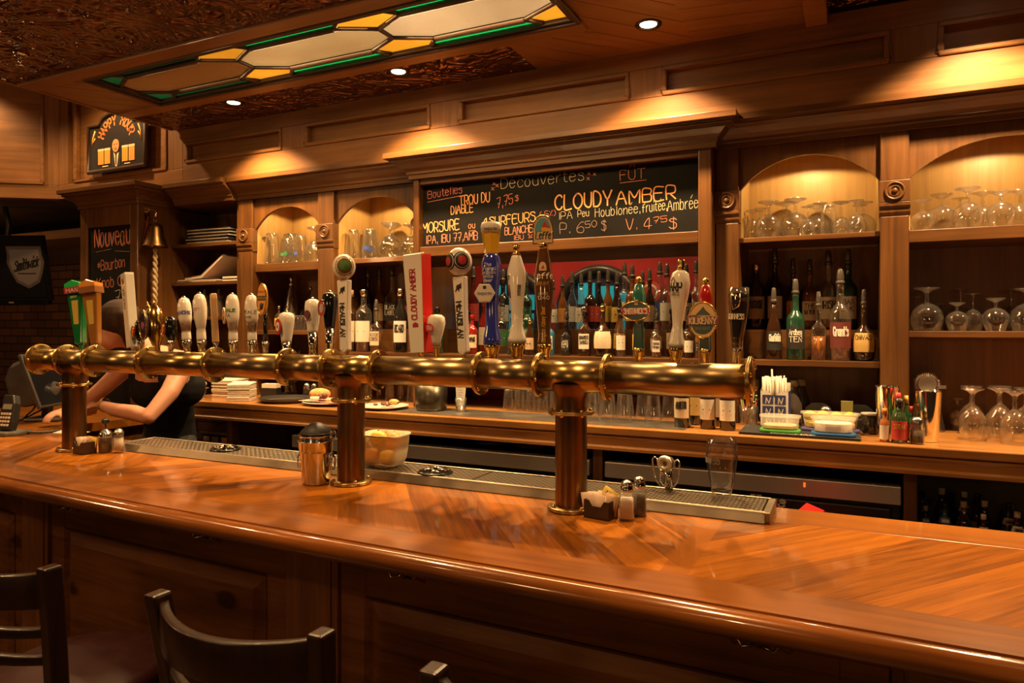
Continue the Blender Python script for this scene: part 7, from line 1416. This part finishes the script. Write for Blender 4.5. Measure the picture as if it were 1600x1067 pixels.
h = atY(112, 372, 3.9); t = thing('wall_hook', 'curved metal coat hook beside the tall chalkboard cabinet', 'hook', (h.x, 4.1, h.z)); part('hook_arm', MB().tube([(.0, .1, .0), (.0, .0, -.06), (.02, -.03, -.09), (.06, -.04, -.07), (.07, -.04, .02), (.065, -.04, .06)], .006, 8).box(-.02, .085, -.04, .02, .1, .04), P('hook_metal', (.35, .27, .16), .25, 1), t)
h = atY(1, 270, 2.6); 
# ================================================================== the bar stools
leather = P('maroon_leather', (.025, .005, .0045), .5, spec=.25, noise=.15, nscale=20)
def stool(x0, y, label):
    """x0: the left end of the back; the seat reaches towards the bar (+y)"""
    W = .41; t = thing('bar_stool', label, 'bar stool', (x0 + W / 2, y, 0), 0, 'bar stools'); hw = W / 2
    part('seat', MB().lathe([(0, 0), (.19, 0), (.205, .012), (.205, .035), (.19, .052), (.1, .06), (0, .061)], 36, (0, .2, .66)), leather, t); part('seat_ring', MB().lathe([(.12, -.03), (.2, -.03), (.2, 0), (.12, 0)], 36, (0, .2, .66)), chairw, t)
    for s in (-1, 1):
        part('back_post', MB().add([(s * hw - .017, -.02, 1.05), (s * hw + .017, -.02, 1.05), (s * hw + .017, .022, 1.05), (s * hw - .017, .022, 1.05), (s * hw * .93 - .018, .0, .9), (s * hw * .93 + .018, 0, .9), (s * hw * .93 + .018, .04, .9), (s * hw * .93 - .018, .04, .9), (s * hw * .85 - .018, .02, .7), (s * hw * .85 + .018, .02, .7), (s * hw * .85 + .018, .06, .7), (s * hw * .85 - .018, .06, .7), (s * hw - .018, -.03, 0), (s * hw + .018, -.03, 0), (s * hw + .018, .0, 0), (s * hw - .018, .0, 0)],
             [(0, 1, 2, 3)] + [(r * 4 + k, r * 4 + (k + 1) % 4, r * 4 + 4 + (k + 1) % 4, r * 4 + 4 + k) for r in range(3) for k in range(4)] + [(15, 14, 13, 12)]), chairw, t, .006)
        part('front_leg', MB().add([(s * .12 - .017, .34, .635), (s * .12 + .017, .34, .635), (s * .12 + .017, .375, .635), (s * .12 - .017, .375, .635), (s * .19 - .017, .39, 0), (s * .19 + .017, .39, 0), (s * .19 + .017, .42, 0), (s * .19 - .017, .42, 0)], [(0, 1, 2, 3), (0, 4, 5, 1), (1, 5, 6, 2), (2, 6, 7, 3), (3, 7, 4, 0), (7, 6, 5, 4)]), chairw, t, .005)
        part('side_stretcher', MB().tube([(s * .2, .0, .3), (s * .175, .38, .3)], .012, 10), chairw, t)
    part('foot_rail', MB().tube([(-.18, .395, .24), (.18, .395, .24)], .013, 10), chairw, t); part('rear_stretcher', MB().tube([(-.2, .0, .34), (.2, .0, .34)], .012, 10), chairw, t)
    def rail(z0, z1, half, sag, th=.011, name='slat', dip=0.0):
        n = 16; a = []; 
        for k in range(n + 1):
            f = -1 + 2 * k / n; x_ = f * half; yy = -sag * (1 - f * f) + .0; dz = -dip * (1 - f * f)
            zc2 = .02 * (1.05 - z1) / .15 if False else 0
            yb = (1.05 - (z0 + z1) / 2) / .15 * .02
            a += [(x_, yy + yb - th, z0), (x_, yy + yb + th, z0), (x_, yy + yb + th, z1 + dz), (x_, yy + yb - th, z1 + dz)]
        part(name, MB().add(a, [(4 * i + k, 4 * i + (k + 1) % 4, 4 * i + 4 + (k + 1) % 4, 4 * i + 4 + k) for i in range(n) for k in range(4)] + [(3, 2, 1, 0), (4 * n, 4 * n + 1, 4 * n + 2, 4 * n + 3)], True), chairw, t, .003)
    rail(.955, 1.035, hw * .95, .075, name='top_rail', dip=.006); rail(.885, .907, hw * .9, .065); rail(.82, .842, hw * .87, .06)
    return t
stool(-1.98, .945, 'dark wooden bar stool with maroon seat farthest along the bar')
stool(-1.225, .945, 'dark wooden bar stool with curved slatted back, second along the bar')
stool(-.575, .92, 'dark wooden bar stool nearest the viewer, only its back post tip showing')

# ================================================================== the bartender
def chain(mb, pts, seg=14):
    """rounded limb through (x, y, z, r)"""
    out = []; 
    for (a, b) in zip(pts, pts[1:]):
        n = max(2, int((Vector(a[:3]) - Vector(b[:3])).length / (.5 * min(a[3], b[3]))) + 1)
        for k in range(n): f = k / n; out.append([a[i] + (b[i] - a[i]) * f for i in range(4)])
    out.append(list(pts[-1]))
    for q in out: mb.ball(q[:3], q[3], seg)
    return mb
def remeshed(name, mb, mat, parent, vox, smooth=8):
    me = mb.mesh(name, fix=False); me.materials.append(mat); o = link(name, me, parent); r = o.modifiers.new('remesh', 'REMESH'); r.mode = 'VOXEL'; r.voxel_size = vox; r.use_smooth_shade = True
    s = o.modifiers.new('smooth', 'SMOOTH'); s.iterations = smooth; s.factor = .5; return o
bx, by = -3.28, 2.62
t = thing('person', 'bartender in black tank top leaning over the bar with one forearm resting', 'person', (bx, by, 0))
L = lambda x_, y_, z_, r: (x_ - bx, y_ - by, z_, r)
mb = MB()
EL = atY(232, 652, 2.33); WR = atY(158, 632, 2.44)
sr, sl = (-3.13, 2.58, 1.385), (-3.47, 2.52, 1.38); hd = (-3.40, 2.40, 1.575)
for x_, s in ((-3.50, 1), (-3.36, -1)): chain(mb, [L(x_ - .02 * s, 2.72, .04, .045), L(x_, 2.72, .12, .042), L(x_, 2.71, .30, .058), L(x_, 2.70, .46, .055), L(x_, 2.71, .7, .078), L(x_ + .0, 2.72, .88, .095)]); chain(mb, [L(x_, 2.70, .035, .035), L(x_ - .02, 2.56, .03, .032)])
chain(mb, [L(-3.43, 2.73, .92, .13), L(-3.41, 2.71, 1.03, .12), L(-3.38, 2.67, 1.15, .125), L(-3.33, 2.60, 1.28, .135), L(-3.31, 2.57, 1.36, .115)], 18)
chain(mb, [L(-3.19, 2.62, 1.26, .10), L(-3.40, 2.58, 1.25, .10)]); chain(mb, [L(*sr, .06), L(-3.3, 2.56, 1.40, .07), L(*sl, .058)])
chain(mb, [L(-3.31, 2.55, 1.40, .062), L(-3.35, 2.48, 1.48, .055), L(hd[0], hd[1] + .03, hd[2] - .04, .06)])
mb.ball(L(*hd, 0)[:3], .1, 20, (.78, .95, 1.12)); mb.ball(L(hd[0] - .02, hd[1] - .045, hd[2] - .06, 0)[:3], .066, 16, (.85, .9, .95))
mb.ball(L(hd[0] - .03, hd[1] - .105, hd[2] - .02, 0)[:3], .016, 10, (.8, 1, 1.3)); 
for s in (-1, 1): mb.ball(L(hd[0] + .078 * s, hd[1] + .01, hd[2] - .015, 0)[:3], .024, 10, (.4, .8, 1.2))
# near arm: elbow on the bar edge, forearm to the left; far arm reaching to the till
chain(mb, [L(*sr, .055), L((sr[0] + EL.x) / 2 + .02, 2.45, 1.24, .047), L(EL.x, EL.y, EL.z, .036)]); chain(mb, [L(EL.x, EL.y, EL.z, .036), L(EL.x - .12, 2.35, EL.z + .012, .041), L((EL.x + WR.x) / 2 - .08, 2.39, (EL.z + WR.z) / 2, .036), L(WR.x, WR.y, WR.z, .025)])
W2 = (-3.76, 2.36, 1.13); chain(mb, [L(*sl, .054), L(-3.63, 2.47, 1.24, .044), L(-3.71, 2.43, 1.17, .036), L(*W2, .025)])
def hand(w, d, up):
    """palm with four bent fingers and a thumb, from wrist w along d"""
    d = Vector(d).normalized(); sd = d.cross(Vector(up)).normalized(); u = sd.cross(d); w = Vector(w)
    for k in range(4): q = w + d * .02 + sd * (k - 1.5) * .014; chain(mb, [(*q, .014), (*(q + d * .055), .013)], 10)
    for k, ln in enumerate((.062, .072, .068, .052)):
        q = w + d * .078 + sd * (k - 1.5) * .018; a = q + d * ln * .5 - u * .008; b = q + d * ln * .85 - u * .03; chain(mb, [(*q, .0095), (*a, .0088), (*b, .0078)], 10)
    q = w + d * .025 + sd * -.026; chain(mb, [(*q, .012), (*(q + d * .03 - sd * .022 - u * .006), .0105), (*(q + d * .058 - sd * .028 - u * .014), .0088)], 10)
hand((WR.x - bx, WR.y - by, WR.z), (-1, .12, -.28), (0, 0, 1)); hand((W2[0] - bx, W2[1] - by, W2[2]), (.1, -1, -.2), (0, 0, 1))
remeshed('body', mb, skin, t, .0085, 6)
mb = MB(); chain(mb, [L(-3.43, 2.73, .9, .142), L(-3.41, 2.71, 1.03, .132), L(-3.38, 2.67, 1.15, .138), L(-3.33, 2.605, 1.265, .143)], 18); chain(mb, [L(-3.19, 2.625, 1.25, .109), L(-3.40, 2.585, 1.24, .109)])
for x_, xs_ in ((-3.19, -3.20), (-3.42, -3.41)): chain(mb, [L(x_, 2.50, 1.30, .03), L(xs_, 2.50, 1.37, .026), L(xs_, 2.55, 1.432, .022), L(xs_, 2.63, 1.40, .026)])
remeshed('tank_top', mb, P('black_jersey', (.007, .006, .006), .9, spec=.2), t, .009, 5)
mb = MB(); 
for x_, s in ((-3.50, 1), (-3.36, -1)): chain(mb, [L(x_, 2.71, .10, .06), L(x_, 2.71, .30, .069), L(x_, 2.71, .5, .07), L(x_, 2.715, .7, .09), L(x_, 2.72, .9, .108)])
chain(mb, [L(-3.43, 2.73, .88, .145), L(-3.43, 2.725, .95, .142)]); remeshed('trousers', mb, P('dark_trousers', (.012, .012, .016), .8), t, .011, 5)
mb = MB(); mb.ball(L(hd[0] + .004, hd[1] + .004, hd[2] + .032, 0)[:3], .112, 20, (.86, .98, .98)); [chain(mb, [L(hd[0] + s_ * .075, hd[1] - .03, hd[2] + .05, .035), L(hd[0] + s_ * .088, hd[1] - .02, hd[2] - .03, .03), L(hd[0] + s_ * .07, hd[1] + .02, hd[2] - .13, .022)]) for s_ in (-1, 1)]; chain(mb, [L(hd[0] + .03, hd[1] + .1, hd[2], .05), L(hd[0] + .05, hd[1] + .14, hd[2] - .08, .035)])
remeshed('hair', mb, P('dark_brown_hair', (.03, .013, .006), .7, spec=.2, noise=.3, nscale=70), t, .007, 4)
for s in (-1, 1): part('eye', MB().ball(L(hd[0] - .03 + .03 * s, hd[1] - .087, hd[2] + .004, 0)[:3], .011, 10), P('eye_dark', (.03, .02, .015), .2), t)
part('mouth', MB().ball(L(hd[0] - .03, hd[1] - .103, hd[2] - .063, 0)[:3], .014, 10, (1.5, .5, .45)), P('lip', (.35, .10, .08), .45), t)
br_ = part('bracelet', MB().tube([(WR.x - bx + .035, WR.y - by - .005 + .036 * math.cos(k * .524), WR.z + .0 + .036 * math.sin(k * .524)) for k in range(12)], .0035, 8, True), gold, t)
